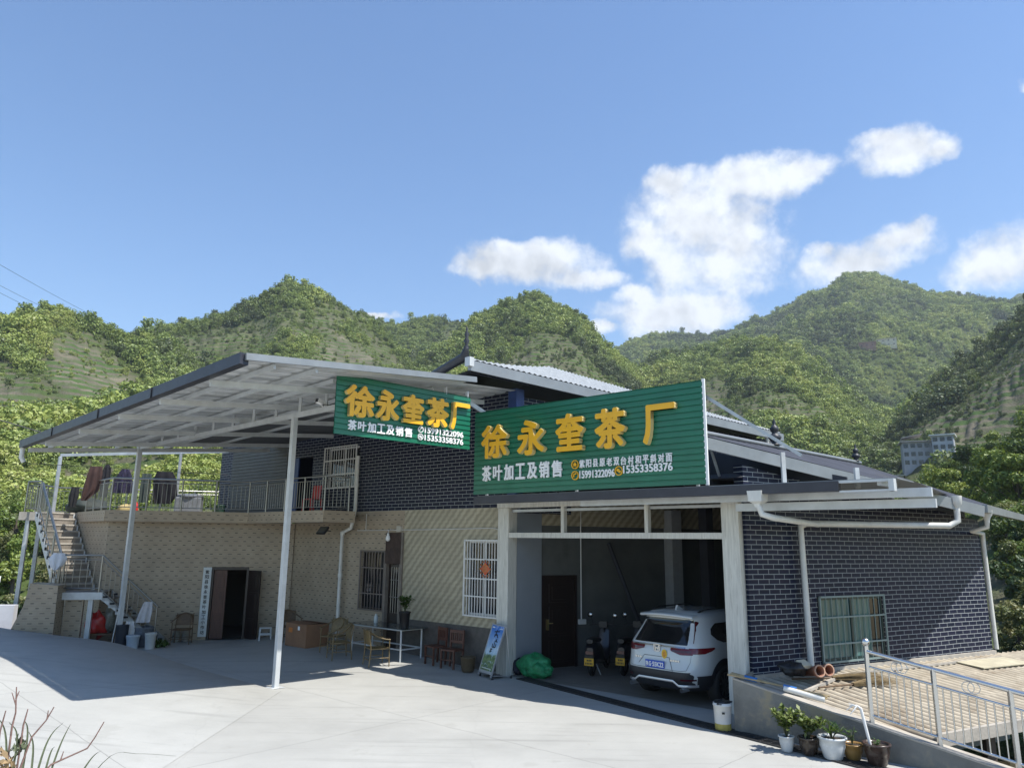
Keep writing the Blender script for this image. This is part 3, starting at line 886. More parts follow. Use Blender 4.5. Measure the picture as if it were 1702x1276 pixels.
ROOFT = mat('grey_roof_tile', (0.27, 0.29, 0.30), 0.5, var=0.25, vs=7, dirt=((0.16, 0.17, 0.18), 3.0, 0.55, 0.75))
RIDGE = mat('dark_ridge_tile', (0.025, 0.028, 0.035), 0.5, var=0.2, vs=6)
CURT = mat('pale_green_curtain', (0.22, 0.36, 0.33), 0.8, var=0.25, vs=5, stretch=(6, 6, 0.4))

# ------------------------------------------------ the house
house = thing('house', 'two-storey house with cream tiled ground floor, navy brick upper floor and grey tiled roof', 'house', FA)
# main front, s runs from -9.24 (inner corner) to 0 (blue corner column)
SW2 = -9.24
dz_ = 3.82
win1 = (-1.46, -0.35, 1.25, 3.02)     # barred window beside the garage
door1 = (-4.62, -3.98, 0.0, 3.22)     # narrow door with a panel above
winA = (-5.74, -4.68, 1.12, 2.70)     # window left of the door
mb = MB(); mb.wall(-3.92, -0.02, 0.98, dz_, 0.0, 0.22, [win1], 0)
mb.build('lower_wall', DIAG, house, FA)
mb = MB(); mb.wall(SW2 - 0.1, -3.92, 0.0, dz_, 0.0, 0.22, [door1, winA], 0)
mb.build('lower_wall', DASH, house, FA)
MB().wall(-3.9, -0.02, 0.0, 0.98, -0.03, 0.2).build('skirting', SKIRT, house, FA)
winB = (-7.68, -6.10, 4.55, 5.78)
doorB = (-9.75, -8.50, 3.84, 5.6)
mb = MB(); mb.wall(-14.5, -0.12, dz_ + 0.0, 6.72, -0.02, 0.24, [winB, doorB], 0)
mb.build('upper_wall', NAVY, house, FA)
MB().box(-0.12, 0.16, -0.05, 0.24, 3.9, 6.72).build('corner_column', BLUEP, house, FA, 0.01)
# right flank of the upper floor
FS = frame(fa(0.05, -0.2, 0).x, fa(0.05, -0.2, 0).y, 0, 50)
MB().wall(0.1, 12.0, 3.7, 6.55, 0, 0.22).build('upper_wall', NAVY, house, FS)
# left ground-floor wall with the workshop doorway
dW = (3.02, 4.12, 0.0, 2.15)
MB().wall(0.0, 5.40, 0.0, 3.50, 0.0, 0.24, [dW]).build('lower_wall', DASH, house, FW)
MB().box(-4.6, -0.02, 0.0, 0.24, 0.0, 3.5).build('lower_wall', DASH, house, frame(W0.x, W0.y, 0, 131.7))
# rooms behind the openings, dark and closed
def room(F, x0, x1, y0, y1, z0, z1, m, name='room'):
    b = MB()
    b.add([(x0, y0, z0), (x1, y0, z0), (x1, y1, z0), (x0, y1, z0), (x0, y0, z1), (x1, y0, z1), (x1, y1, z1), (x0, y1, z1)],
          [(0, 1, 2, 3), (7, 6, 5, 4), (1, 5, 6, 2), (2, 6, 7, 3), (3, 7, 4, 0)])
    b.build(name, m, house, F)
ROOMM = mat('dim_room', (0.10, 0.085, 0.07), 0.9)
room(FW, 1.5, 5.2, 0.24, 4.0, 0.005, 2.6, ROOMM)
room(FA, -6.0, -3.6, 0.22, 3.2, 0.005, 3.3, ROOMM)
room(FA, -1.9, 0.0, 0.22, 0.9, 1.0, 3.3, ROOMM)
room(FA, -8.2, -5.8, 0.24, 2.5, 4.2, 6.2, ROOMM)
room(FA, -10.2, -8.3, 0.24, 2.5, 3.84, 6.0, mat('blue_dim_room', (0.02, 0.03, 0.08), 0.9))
# doorway leaves (dark carved timber)
def panel_leaf(name, parent, F, x0, x1, z0, z1, y, m):
    b = MB(); b.box(x0, x1, y, y + 0.045, z0, z1)
    w_, h_ = x1 - x0, z1 - z0
    for (a, c) in ((0.06, 0.30), (0.35, 0.68), (0.73, 0.94)):
        b.box(x0 + w_ * 0.18, x1 - w_ * 0.18, y - 0.016, y + 0.0, z0 + h_ * a, z0 + h_ * c)
        b.box(x0 + w_ * 0.27, x1 - w_ * 0.27, y - 0.028, y - 0.016, z0 + h_ * (a + 0.03), z0 + h_ * (c - 0.03))
    return b.build(name, m, parent, F, 0.004)
dr = MB(); dr.box(3.02, 3.09, 0.02, 0.2, 0, 2.15); dr.box(4.05, 4.12, 0.02, 0.2, 0, 2.15); dr.box(3.09, 4.05, 0.02, 0.2, 2.06, 2.15)
drf = dr.build('door_frame', WOODD, house, FW)
panel_leaf('door', house, FW, 3.10, 3.48, 0.02, 2.05, 0.10, WOODR)
Fo = FW @ Matrix.Translation((4.10, 0.02, 0)) @ Matrix.Rotation(R(-52), 4, 'Z')
panel_leaf('door', house, Fo, 0.02, 0.62, 0.02, 2.05, 0.0, WOODD)
# narrow door with its slatted panel above
b = MB(); b.box(-4.62, -3.98, -0.05, 0.0, 2.38, 3.22)
for k in range(13): b.box(-4.615 + k * 0.05, -4.59 + k * 0.05, -0.068, -0.05, 2.39, 3.21)
b.build('transom_panel', mat('weathered_brown_slats', (0.075, 0.05, 0.04), 0.7, var=0.3, vs=8), house, FA)
b = MB(); b.box(-4.66, -4.58, -0.05, 0.12, 0, 2.38); b.box(-4.02, -3.92, -0.05, 0.12, 0, 3.22)
dfr = b.build('door_frame', mat('brown_grey_frame', (0.17, 0.145, 0.12), 0.6, var=.25, vs=6), house, FA)
dn = MB(); dn.box(-4.57, -4.03, 0.06, 0.10, 0.02, 1.1)
dn.box(-4.57, -4.5, 0.06, 0.10, 1.1, 2.36); dn.box(-4.10, -4.03, 0.06, 0.10, 1.1, 2.36); dn.box(-4.5, -4.10, 0.06, 0.10, 2.28, 2.36)
dno = dn.build('door', WOODD, house, FA)
MB().box(-4.5, -4.10, 0.085, 0.095, 1.1, 2.28).build('pane', GLASSD, dno, FA)
b = MB()
for k in range(4): b.tube([(-4.44 + k * 0.1, 0.05, 1.08), (-4.44 + k * 0.1, 0.05, 2.3)], 0.011, 6)
for z in (1.5, 1.95): b.tube([(-4.5, 0.05, z), (-4.1, 0.05, z)], 0.011, 6)
b.build('bars', STAIN2, dno, FA)


def barred_window(parent, F, x0, x1, z0, z1, ybar, nv, hz, mframe, mbar, glass, yglass=0.08, split=2, r=0.011, curtain=None):
    b = MB(); t_ = 0.05
    b.box(x0, x0 + t_, yglass - 0.03, yglass + 0.05, z0, z1); b.box(x1 - t_, x1, yglass - 0.03, yglass + 0.05, z0, z1)
    b.box(x0 + t_, x1 - t_, yglass - 0.03, yglass + 0.05, z0, z0 + t_); b.box(x0 + t_, x1 - t_, yglass - 0.03, yglass + 0.05, z1 - t_, z1)
    for k in range(1, split):
        xx = x0 + (x1 - x0) * k / split; b.box(xx - 0.03, xx + 0.03, yglass - 0.025, yglass + 0.045, z0 + t_, z1 - t_)
    w_ = b.build('window', mframe, parent, F)
    g = MB(); g.box(x0 + t_, x1 - t_, yglass, yglass + 0.006, z0 + t_, z1 - t_); g.build('pane', glass, w_, F)
    if curtain:
        c = MB(); rows_ = []
        for zz in (z0 + 0.08, z1 - 0.06):
            rows_.append([(x0 + 0.06 + (x1 - x0 - 0.12) * k / 60, yglass + 0.09 + 0.02 * math.sin(k * 1.3) + 0.012 * math.sin(k * 2.9), zz) for k in range(61)])
        c.grid(rows_); c.build('curtain', curtain, w_, F)
    g = MB()
    for k in range(nv + 1): g.tube([(x0 + (x1 - x0) * k / nv, ybar, z0 - 0.02), (x0 + (x1 - x0) * k / nv, ybar, z1 + 0.02)], r, 6)
    for z in hz: g.bar((x0 - 0.02, ybar, z), (x1 + 0.02, ybar, z), 0.02, 0.03)
    for z in (z0 - 0.01, z1 + 0.01): g.bar((x0 - 0.03, ybar, z), (x1 + 0.03, ybar, z), 0.03, 0.035)
    for x in (x0 - 0.015, x1 + 0.015): g.bar((x, ybar, z0 - 0.03), (x, ybar, z1 + 0.03), 0.03, 0.035)
    g.build('bars', mbar, w_, F)
    return w_
GLC = mat('reflecting_window_glass', (0.02, 0.025, 0.03), 0.04, spec=0.8)
barred_window(house, FA, -1.46, -0.35, 1.25, 3.02, -0.10, 12, (1.70, 2.12, 2.58), BARW, BARW, GLASSD)
barred_window(house, FA, -5.74, -4.68, 1.12, 2.70, -0.04, 8, (1.55, 2.25), WOODD, mat('worn_brown_bar', (0.16, 0.13, 0.11), 0.5), GLASSD)
barred_window(house, FA, -7.68, -6.10, 4.55, 5.78, -0.14, 13, (4.95, 5.38), BARW, BARW, GLASSD, split=2, curtain=mat('pale_yellow_curtain', (0.35, 0.33, 0.26), 0.9, var=0.2, vs=6))
# blue door upstairs, half open
Fb = FA @ Matrix.Translation((-9.72, -0.04, 0)) @ Matrix.Rotation(R(-12), 4, 'Z')
MB().box(0, 0.66, 0, 0.04, 3.86, 5.58).build('door', BLUEP, house, Fb)

# balcony slab: follows the left wall, steps out and comes back to the front
def px_s(f, ratio):   # s on a line f metres in front of the house where X/Y = ratio
    A0 = fa(0, f, 0); d = az(131.7); return (ratio * A0.y - A0.x) / (d.x - ratio * d.y)
S1 = fw(4.0, 0.55, 0)
fS1 = -(FA.inverted() @ S1).y
sS1 = (FA.inverted() @ S1).x
S2 = fa(px_s(fS1, -0.2475), fS1, 0)
S3 = fa(-6.2, 0.0, 0); S3b = fa(-6.2, 0.62, 0)
S2b = fa((FA.inverted() @ S2).x, 0.62, 0)
BAL = [fw(0.0, 0.55, 0), fw(4.0, 0.55, 0), S2, S2 + az(50) * 0.95, fa(-6.3, 0.0, 0), fa(-9.6, 0.0, 0), fw(5.2, -5.5, 0), fw(-3.2, -5.5, 0), fw(-3.2, -2.35, 0), fw(-1.5, -2.35, 0)]
mb = MB(); mb.slab([(p.x, p.y) for p in BAL], 3.52, 3.78)
mb.build('balcony_slab', mat('balcony_concrete', (0.30, 0.28, 0.24), 0.8, var=0.2, vs=2), house)
for k in range(-1, 3):
    p, q = BAL[k], BAL[k + 1]
    a_ = math.degrees(math.atan2((q - p).x, (q - p).y)); L_ = (q - p).length
    MB().box(0.0, L_ + (0.012 if k == 1 else 0), -0.02, 0.03, 3.48, 3.80).build('slab_edge', DASH, house, frame(p.x, p.y, 0, a_))

# tiled roof: right slope with its eave board, back slope, upturned corner
ed = az(50)
ROOF_C1 = Vector((-1.005, 16.458, 6.80)); C2 = ROOF_C1 + ed * 13.3 + Vector((0, 0, -0.14)); K1 = Vector((1.033, 21.206, 7.997)); K2 = Vector((8.99, 25.724, 6.89))
def lerp(a, b, t_): return a + (b - a) * t_
NU, NV = 150, 14
rows = []
for j in range(NV + 1):
    v_ = j / NV
    A_ = lerp(ROOF_C1, K1, v_); B_ = lerp(C2, K2, v_)
    A_ = A_ + Vector((0, 0, 0.22 * (1 - v_) ** 2))
    for sub in (0, 1):
        row_ = []
        for i in range(NU + 1):
            u_ = i / NU
            p = lerp(A_, B_, u_) + Vector((0, 0, 0.035 * abs(math.sin(math.pi * i / 2)) + 0.0))
            p = p + Vector((0, 0, 0.045 * (1 - sub)))
            row_.append(tuple(p))
        if not (j == 0 and sub == 1): rows.append(row_) if sub == 0 else None
        if sub == 1 and j > 0:
            rows.append([(x, y, z) for x, y, z in row_])
mb = MB(); mb.grid(rows, 0, False)
roof = mb.build('roof', ROOFT, house)
mb = MB()   # far slope and underside close the roof
mb.add([K1, K2, K2 + Vector((-3.0, 3.5, -1.6)), K1 + Vector((-3.6, 4.0, -1.9))], [(0, 1, 2, 3)])
mb.add([ROOF_C1 + Vector((0, 0, -0.05)), C2 + Vector((0, 0, -0.05)), K2 + Vector((0, 0, -0.2)), K1 + Vector((0, 0, -0.5))], [(0, 1, 2, 3)])
mb.add([ROOF_C1, K1, K1 + Vector((-3.6, 4.0, -1.9)), fa(-4.5, 1.0, 6.6)], [(0, 1, 2, 3)])
mb.build('roof_back', DKIN, roof)
mb = MB()
off_ = Vector((0.0, 0.0, 0)); nrm = Vector((ed.y, -ed.x, 0)) * 0.03
for k in range(24):
    a_, b_ = k / 24, (k + 1) / 24
    lift = lambda t_: 0.22 * (1 - t_)
    p = lerp(ROOF_C1, C2, a_) + nrm + Vector((0, 0, lift(a_) - 0.10)); q = lerp(ROOF_C1, C2, b_) + nrm + Vector((0, 0, lift(b_) - 0.10))
    mb.bar(p, q, 0.06, 0.24)
mb.build('eave_board', TIN, roof)
# black upturned corner with its finial
tip = ROOF_C1 + Vector((-0.10, 0.06, 0.34))
mb = MB(); mb.tube([fa(-3.4, 0.6, 6.95), fa(-2.7, 0.95, 6.87), fa(-2.1, 1.3, 6.9), tip + Vector((0.02, 0, 0.0)), tip + Vector((0.05, 0, 0.25))], [0.05, 0.08, 0.11, 0.12, 0.05], 8)
mb.lathe([(0.06, 0), (0.035, 0.1), (0.07, 0.19), (0.03, 0.27), (0.055, 0.35), (0.018, 0.43), (0.03, 0.48), (0.0, 0.54)], tuple(tip + Vector((0.05, 0, 0.18))), 10)
mb.build('ridge_finial', RIDGE, roof)
MB().box(-0.06, 0.10, -0.07, 0.07, -0.08, 0.13).build('corner_cap', STEELW, roof, frame(ROOF_C1.x + 0.02, ROOF_C1.y - 0.05, ROOF_C1.z + 0.16, 131.7))
for u_ in (0.05, 0.12, 0.2):
    p = lerp(K1, K2, u_ - 0.05)
mb = MB(); mb.bar(fa(-1.0, 1.5, 6.75), fa(-0.35, 0.03, 5.85), 0.07, 0.10)
mb.build('eave_bracket', STEELG, roof)
mb = MB(); pp = lerp(ROOF_C1, C2, 0.93)
mb.tube([pp + Vector((0, 0, -0.22)), pp + Vector((0, 0, -0.55)), pp + Vector((-0.25, 0.1, -0.72)), pp + Vector((-1.6, 0.2, -0.85))], 0.06, 8)
mb.lathe([(0.07, -0.1), (0.12, 0.1)], tuple(pp + Vector((0, 0, -0.2))), 8)
mb.build('rain_pipe', PVC, roof)
# drain pipes on the house front
mb = MB(); mb.tube([fa(-6.02, 0.12, 5.45), fa(-6.02, 0.12, 3.9), fa(-6.12, 0.16, 3.35), fa(-6.55, 0.14, 3.22), fa(-6.55, 0.14, 0.0)], 0.055, 10)
for z in (5.4, 4.6, 3.2, 2.0): mb.lathe([(0.066, -0.05), (0.066, 0.05)], tuple(fa(-6.02 if z > 3.5 else -6.55, 0.12 if z > 3.5 else 0.14, z)), 10)
mb.build('drain_pipe', PVC, house)
mb = MB(); mb.tube([fa(-6.0, 0.02, 3.28), fa(-3.0, 0.02, 3.30), fa(-0.6, 0.02, 3.33), fa(-0.02, 0.02, 3.22)], 0.012, 5); mb.tube([fa(-5.6, 0.02, 3.75), fa(-5.6, 0.02, 3.30)], 0.01, 5)
mb.build('wall_cable', BARW, house)
MB().box(-4.18, -4.0, -0.07, 0.0, 3.24, 3.40).build('switch_box', mat('cream_plastic', (0.45, 0.42, 0.35), 0.5), house, FA)

# ------------------------------------------------ garage annex
garage = thing('garage', 'open-fronted garage annex with pale posts, navy brick side wall and low slate-blue roof', 'garage', FA)
MB().box(-0.34, 0.0, -0.12, 0.20, 0.0, 3.80).build('post', FRAMEW, garage, FA, 0.01)
MB().box(5.45, 5.80, -0.12, 0.16, 0.0, 3.80).build('post', FRAMEW, garage, FA, 0.01)
MB().box(-0.34, 5.95, -0.16, 0.0, 3.80, 3.94).build('top_beam', FRAMEW, garage, FA, 0.006)
MB().box(0.0, 5.45, -0.10, 0.04, 3.10, 3.22).build('header_beam', FRAMEW, garage, FA, 0.006)
for s_ in (1.60, 3.78):
    MB().box(s_ - 0.04, s_ + 0.04, -0.09, 0.03, 3.22, 3.80).build('mullion', FRAMEW, garage, FA)
for (a_, b_) in ((0.02, 1.56), (1.64, 3.74), (3.82, 5.43)):
    m_ = MB(); m_.box(a_, b_, -0.02, 0.02, 3.70, 3.76); m_.build('transom_rail', STEELG, garage, FA)
# brick side wall
hole = (1.86, 3.84, 0.78, 2.02)
mb = MB(); mb.wall(0.02, 7.66, 0.70, 3.40, 0.0, 0.24, [hole], 0)
tri = [(0.02, 3.40), (7.66, 3.40), (7.66, 3.62), (4.5, 4.02), (1.4, 4.30), (0.02, 4.5)]
mb.prism(tri, 0.0, 0.24)
mb.build('side_wall', NAVY, garage, FR)
MB().box(0.0, 7.70, -0.06, 0.26, -2.0, 0.70).build('plinth', PLINTH, garage, FR)
MB().box(7.4, 7.66, 0.24, 7.0, -1.0, 3.5).build('end_wall', PLAST, garage, FR)
barred_window(garage, FR, 1.88, 3.82, 0.80, 2.0, -0.05, 12, (1.12, 1.62), mat('dark_green_frame', (0.008, 0.03, 0.028), 0.4), mat('pale_green_bar', (0.17, 0.23, 0.225), 0.4), mat('teal_window_glass', (0.055, 0.135, 0.13), 0.08, var=0.35, vs=2.2, spec=0.6, stretch=(5, 5, 0.5)), yglass=0.03, curtain=None, r=0.009)
MB().box(3.45, 3.78, 0.018, 0.026, 0.86, 1.94).build('dark_pane', GLASSD, garage, FR)
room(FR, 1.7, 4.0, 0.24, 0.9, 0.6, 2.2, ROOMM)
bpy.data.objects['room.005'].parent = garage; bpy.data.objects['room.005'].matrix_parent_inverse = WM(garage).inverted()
# inside: left jamb panel, back wall with its door, deep wall
MB().add([(0.0, 0.2, 0), (0.03, 1.10, 0), (0.03, 1.10, 4.3), (0.0, 0.2, 4.3)], [(0, 1, 2, 3)]).build('inner_panel', PLAST2, garage, FA)
Bq = fa(-0.04, -1.10, 0); FB = frame(Bq.x, Bq.y, 0, 60)
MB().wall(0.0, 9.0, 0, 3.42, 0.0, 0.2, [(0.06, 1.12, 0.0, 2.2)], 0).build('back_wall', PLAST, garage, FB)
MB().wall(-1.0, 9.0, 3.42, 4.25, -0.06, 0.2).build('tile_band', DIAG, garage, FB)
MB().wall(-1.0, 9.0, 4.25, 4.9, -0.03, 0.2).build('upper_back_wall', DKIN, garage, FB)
b = MB(); b.box(0.06, 0.13, -0.02, 0.15, 0, 2.2); b.box(1.05, 1.12, -0.02, 0.15, 0, 2.2); b.box(0.13, 1.05, -0.02, 0.15, 2.12, 2.2)
b.build('door_frame', WOODD, garage, FB)
dgo = panel_leaf('door', garage, FB, 0.13, 1.05, 0.01, 2.12, 0.03, WOODD)
b = MB(); b.box(0.22, 0.27, -0.02, 0.03, 0.9, 1.15); b.tube([(0.245, -0.02, 1.06), (0.245, -0.06, 1.06), (0.36, -0.06, 1.06)], 0.011, 6)
b.build('handle', mat('brass', (0.45, 0.36, 0.16), 0.3, 0.9), dgo, FB)
mb = MB(); mb.wall(0, 3.6, 0, 4.4, 0, 0.2); Bd = fr(7.5, -7.0, 0)
mb.build('deep_wall', PLAST, garage, frame(fa(-0.04, -1.1, 0).x + az(60).x * 8.2, fa(-0.04, -1.1, 0).y + az(60).y * 8.2, 0, 131.7))
MB().wall(0.1, 7.6, 0, 4.0, 0.25, 0.27).build('inner_wall', PLAST2, garage, FR)
mb = MB(); mb.box(4.05, 4.4, -0.35, -0.02, 0, 3.9); mb.build('inner_column', mat('pale_column', (0.30, 0.31, 0.32), 0.7, var=.1), garage, FB)
mb = MB(); mb.box(4.9, 5.15, -0.8, -0.5, 0, 4.0); mb.box(5.6, 5.9, -1.0, -0.7, 0, 4.0); mb.build('steel_stanchion', DKIN, garage, FB)
mb = MB(); mb.tube([(1.22, -0.05, 3.8), (1.22, -0.05, 1.12)], 0.016, 6); mb.box(1.15, 1.35, -0.08, 0.0, 1.0, 1.12)
mb.build('conduit', BARW, garage, FB)
# slate-blue roof, its ridge running back from behind the big sign
R1_ = Vector((3.60, 13.98, 5.03)); R2_ = Vector((9.68, 15.42, 3.84)); rd = az(48.3)
R4_ = R1_ + rd * 6.85 + Vector((0, 0, -0.05)); R3_ = R2_ + az(40) * 6.85
mb = MB(); nrows = []
for i in range(46):
    u_ = i / 45
    nrows.append([tuple(lerp(lerp(R1_, R2_, u_), lerp(R4_, R3_, u_), j / 60) + Vector((0, 0, 0.018 if j % 2 else 0.0))) for j in range(61)])
mb.grid(nrows, 0, False)
groof = mb.build('roof', SLATE, garage)
dn_ = Vector((0, 0, -0.05))
MB().add([R1_ + dn_, R2_ + dn_, R3_ + dn_, R4_ + dn_], [(3, 2, 1, 0)]).build('roof_lining', DKIN, groof)
mb = MB(); mb.bar(R1_ + Vector((-0.02, -0.03, -0.14)), R2_ + Vector((0.0, -0.03, -0.12)), 0.05, 0.22); mb.bar(R2_ + Vector((0.05, 0, -0.06)), R3_ + Vector((0.05, 0, -0.06)), 0.10, 0.16)
mb.build('fascia', TIN, groof)
mb = MB(); mb.tube([R1_ + Vector((0, 0, 0.05)), R4_ + Vector((0, 0, 0.05))], 0.045, 8); mb.build('ridge_cap', TIN, groof)
GOURD = [(0.15, 0), (0.06, 0.06), (0.13, 0.13), (0.165, 0.19), (0.12, 0.26), (0.055, 0.30), (0.10, 0.36), (0.115, 0.42), (0.07, 0.48), (0.03, 0.52), (0.045, 0.58), (0.0, 0.70)]
for (u_, k_) in ((0.40, 0.85), (0.97, 0.62)):
    mb = MB(); mb.lathe([(r_ * k_, z_ * k_) for r_, z_ in GOURD], tuple(lerp(R1_, R4_, u_) + Vector((0, 0, 0.08))), 14); mb.build('ridge_finial', RIDGE, groof)
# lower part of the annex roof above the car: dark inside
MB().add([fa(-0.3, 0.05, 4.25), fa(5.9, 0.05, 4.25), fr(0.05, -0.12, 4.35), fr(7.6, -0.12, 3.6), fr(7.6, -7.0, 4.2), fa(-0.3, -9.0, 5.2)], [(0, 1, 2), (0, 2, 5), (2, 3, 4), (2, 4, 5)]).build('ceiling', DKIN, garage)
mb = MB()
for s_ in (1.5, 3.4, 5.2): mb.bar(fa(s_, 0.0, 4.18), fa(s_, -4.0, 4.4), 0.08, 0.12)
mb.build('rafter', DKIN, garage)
MB().prism([(3.8, 4.06), (7.3, 4.06), (7.3, 4.30), (3.8, 5.15)], 1.5, 1.55).build('void_shade_panel', DKIN, garage, FA)  # added dark panel; its colour stands in for the unlit roof void
# strut and posts in the open gable
mb = MB(); mb.bar(fa(5.55, 0.72, 5.75), fa(7.15, 0.35, 4.55), 0.09, 0.06); mb.build('sign_strut', STEELG, garage)
for s_, z_ in ((6.75, 4.65), (8.0, 4.3)):
    mb = MB(); mb.bar(fa(s_, 0.2, 3.95), fa(s_, 0.2, z_), 0.07); mb.build('gable_post', STEELW, garage)

# front canopy with its dark box gutter (under the big sign)
canopy = thing('canopy', 'narrow steel canopy with dark box gutter running under the larger green sign', 'canopy', FA)
MB().box(-0.30, 7.95, -1.02, -0.88, 3.86, 4.03).build('gutter', DARKG, canopy, FA, 0.006)
mb = MB(); mb.box(-0.30, 8.8, -0.88, 0.10, 4.035, 4.05)
mb.add([fa(5.7, -0.1, 4.06), fa(8.8, -0.1, 4.06), fr(4.6, 1.25, 4.02), fr(2.6, 0.0, 4.12), fr(0.0, 0.0, 4.12)][0:0] or [FA.inverted() @ p for p in (fa(5.7, -0.1, 4.06), fa(8.8, -0.1, 4.06), fr(4.6, 1.2, 4.04), fr(2.8, 0.0, 4.10), fr(0.0, 0.0, 4.12))], [(0, 1, 2, 3, 4)])  # unseen extra sheet out to the roof edge, added to shade the brick wall
mb.build('roof_sheet', TIN, canopy, FA)
mb = MB(); mb.box(7.955, 8.75, -1.0, -0.9, 3.99, 4.03); mb.box(7.955, 8.75, -1.0, -0.9, 3.84, 3.87); mb.box(8.7, 8.78, -1.02, -0.88, 3.84, 4.03)
mb.build('gutter_end', STEELW, canopy, FA)
mb = MB()
for z, x0 in ((3.76, 2.5), (3.60, 5.9)): mb.box(x0, 9.2, -0.62 + (0.2 if z < 3.7 else 0), -0.54 + (0.2 if z < 3.7 else 0), z, z + 0.14)
for s_ in (0.5, 2.4, 4.3, 6.2, 7.4, 8.5): mb.box(s_, s_ + 0.07, -0.88, -0.02, 3.94, 4.03)
mb.build('rail', STEELW, canopy, FA)
# rain pipes from the canopy to the side wall
mb = MB()
mb.lathe([(0.06, -0.16), (0.08, -0.1), (0.17, -0.06), (0.19, 0.12)], tuple(fa(6.55, 0.92, 3.80)), 4, smooth=False)
mb.tube([fa(6.55, 0.92, 3.68), fa(6.6, 0.9, 3.52), fa(6.75, 0.75, 3.46), fr(1.6, 0.35, 3.40)], 0.055, 10)
mb.build('rain_head', PVC, canopy)
mb = MB()
mb.lathe([(0.06, -0.16), (0.08, -0.1), (0.11, -0.06), (0.12, 0.1)], tuple(fr(4.55, 1.35, 3.92)), 8)
mb.tube([fr(4.55, 1.35, 3.8), fr(4.55, 1.35, 3.52), fr(4.4, 1.25, 3.42), fr(1.45, 0.20, 3.42), fr(1.36, 0.14, 3.36), fr(1.40, 0.13, 0.66)], 0.062, 12)
mb.build('drain_pipe', PVC, canopy)
mb = MB()
mb.lathe([(0.05, -0.14), (0.07, -0.08), (0.11, -0.02), (0.12, 0.08)], tuple(R2_ + Vector((0.35, 0.45, -0.15))), 8)
mb.tube([R2_ + Vector((0.35, 0.45, -0.28)), R2_ + Vector((0.35, 0.47, -0.42)), R2_ + Vector((0.15, 0.7, -0.5)), fr(7.72, 0.05, 3.32), fr(7.75, 0.02, 3.1), fr(7.78, 0.02, 0.72)], 0.05, 10)
mb.build('drain_pipe', PVC, garage)

# ------------------------------------------------ steel awning over the yard
t = NT(TINU.node_tree); b_ = t.n['Principled BSDF']; src_ = b_.inputs['Base Color'].links[0].from_socket
ux_, uy_, uz_ = t.sep(t.new('ShaderNodeTexCoord').outputs['Object'])
ll_ = t.m('ADD', t.m('MULTIPLY', t.m('ADD', ux_, 4.48), -0.747), t.m('MULTIPLY', t.m('SUBTRACT', uy_, 12.33), 0.665))
rib_ = t.m('LESS_THAN', t.m('FRACT', t.m('DIVIDE', ll_, 0.192)), 0.2)
t.l.new(t.mix(t.m('MULTIPLY', rib_, 0.45), src_, rgb((0.20, 0.21, 0.215))), b_.inputs['Base Color'])
post1 = Vector((-4.83, 16.36, 0)); tdir = -az(131.7)
awn = thing('yard_awning', 'large steel awning with pale ribbed roof, truss beam and square posts over the yard', 'awning', Matrix.Translation(post1))
Fc = Vector((-4.48, 12.33, 6.0)); adx = az(43)
def aw(l, d, dz=0.0):
    """l metres along the gutter to the left, d metres up the slope"""
    p = Fc + tdir * l + adx * d
    return Vector((p.x, p.y, 6.0 + 0.094 * d - 0.05 * l + dz))
DMAX = 7.25
rows = []
NL = 120
for i in range(NL + 1):
    l = 11.5 * i / NL
    k = i % 4
    rows.append([tuple(aw(l, d_, 0.045 if k in (0,) else 0.0)) for d_ in (0.0, 1.6, 3.2, 4.9 if l < 0.4 else 5.2, 5.2 if l < 0.4 else DMAX)])
mb = MB(); mb.grid(rows, 0, False)
aro = mb.build('roof_sheet', TINU, awn)
mb = MB(); mb.add([aw(2.4, 3.7, -0.05), aw(11.4, 3.7, -0.05), aw(11.4, DMAX, -0.05), aw(2.4, DMAX, -0.05)], [(0, 1, 2, 3)]); mb.build('underside_shade_sheet', mat('painted_underside_shade', (0.075, 0.08, 0.085), 0.7, var=.3, vs=1.2), awn)  # added sheet; its dark colour paints the shade deep under the awning
mb = MB(); mb.bar(aw(0, -0.1, 0.0), aw(11.5, -0.1, 0.0), 0.16, 0.20); gut = mb.build('gutter', DARKG, awn)
for l in (3.4, 6.1, 9.0):
    mb = MB(); mb.bar(aw(l, -0.19, 0.0), aw(l + 0.02, -0.19, 0.0), 0.02, 0.22); mb.build('gutter_joint', BLACK, gut)
mb = MB(); mb.bar(aw(-0.04, -0.1, 0.03), aw(-0.04, 5.35, 0.03), 0.06, 0.12); mb.build('front_trim', TIN, awn)
for d_ in (0.5, 1.35, 2.2, 3.6, 4.8):
    mb = MB(); mb.bar(aw(0.05 if d_ < 1.5 else 0.75, d_, -0.075), aw(11.4, d_, -0.075), 0.05, 0.08); mb.build('purlin', STEELW, awn)
for l in (1.35, 3.4, 5.4, 7.7, 10.0, 11.3):
    mb = MB(); mb.bar(aw(l, 0.0, -0.17), aw(l, 7.0 if l > 1 else 4.6, -0.17), 0.07, 0.11); mb.build('rafter', STEELW, awn)
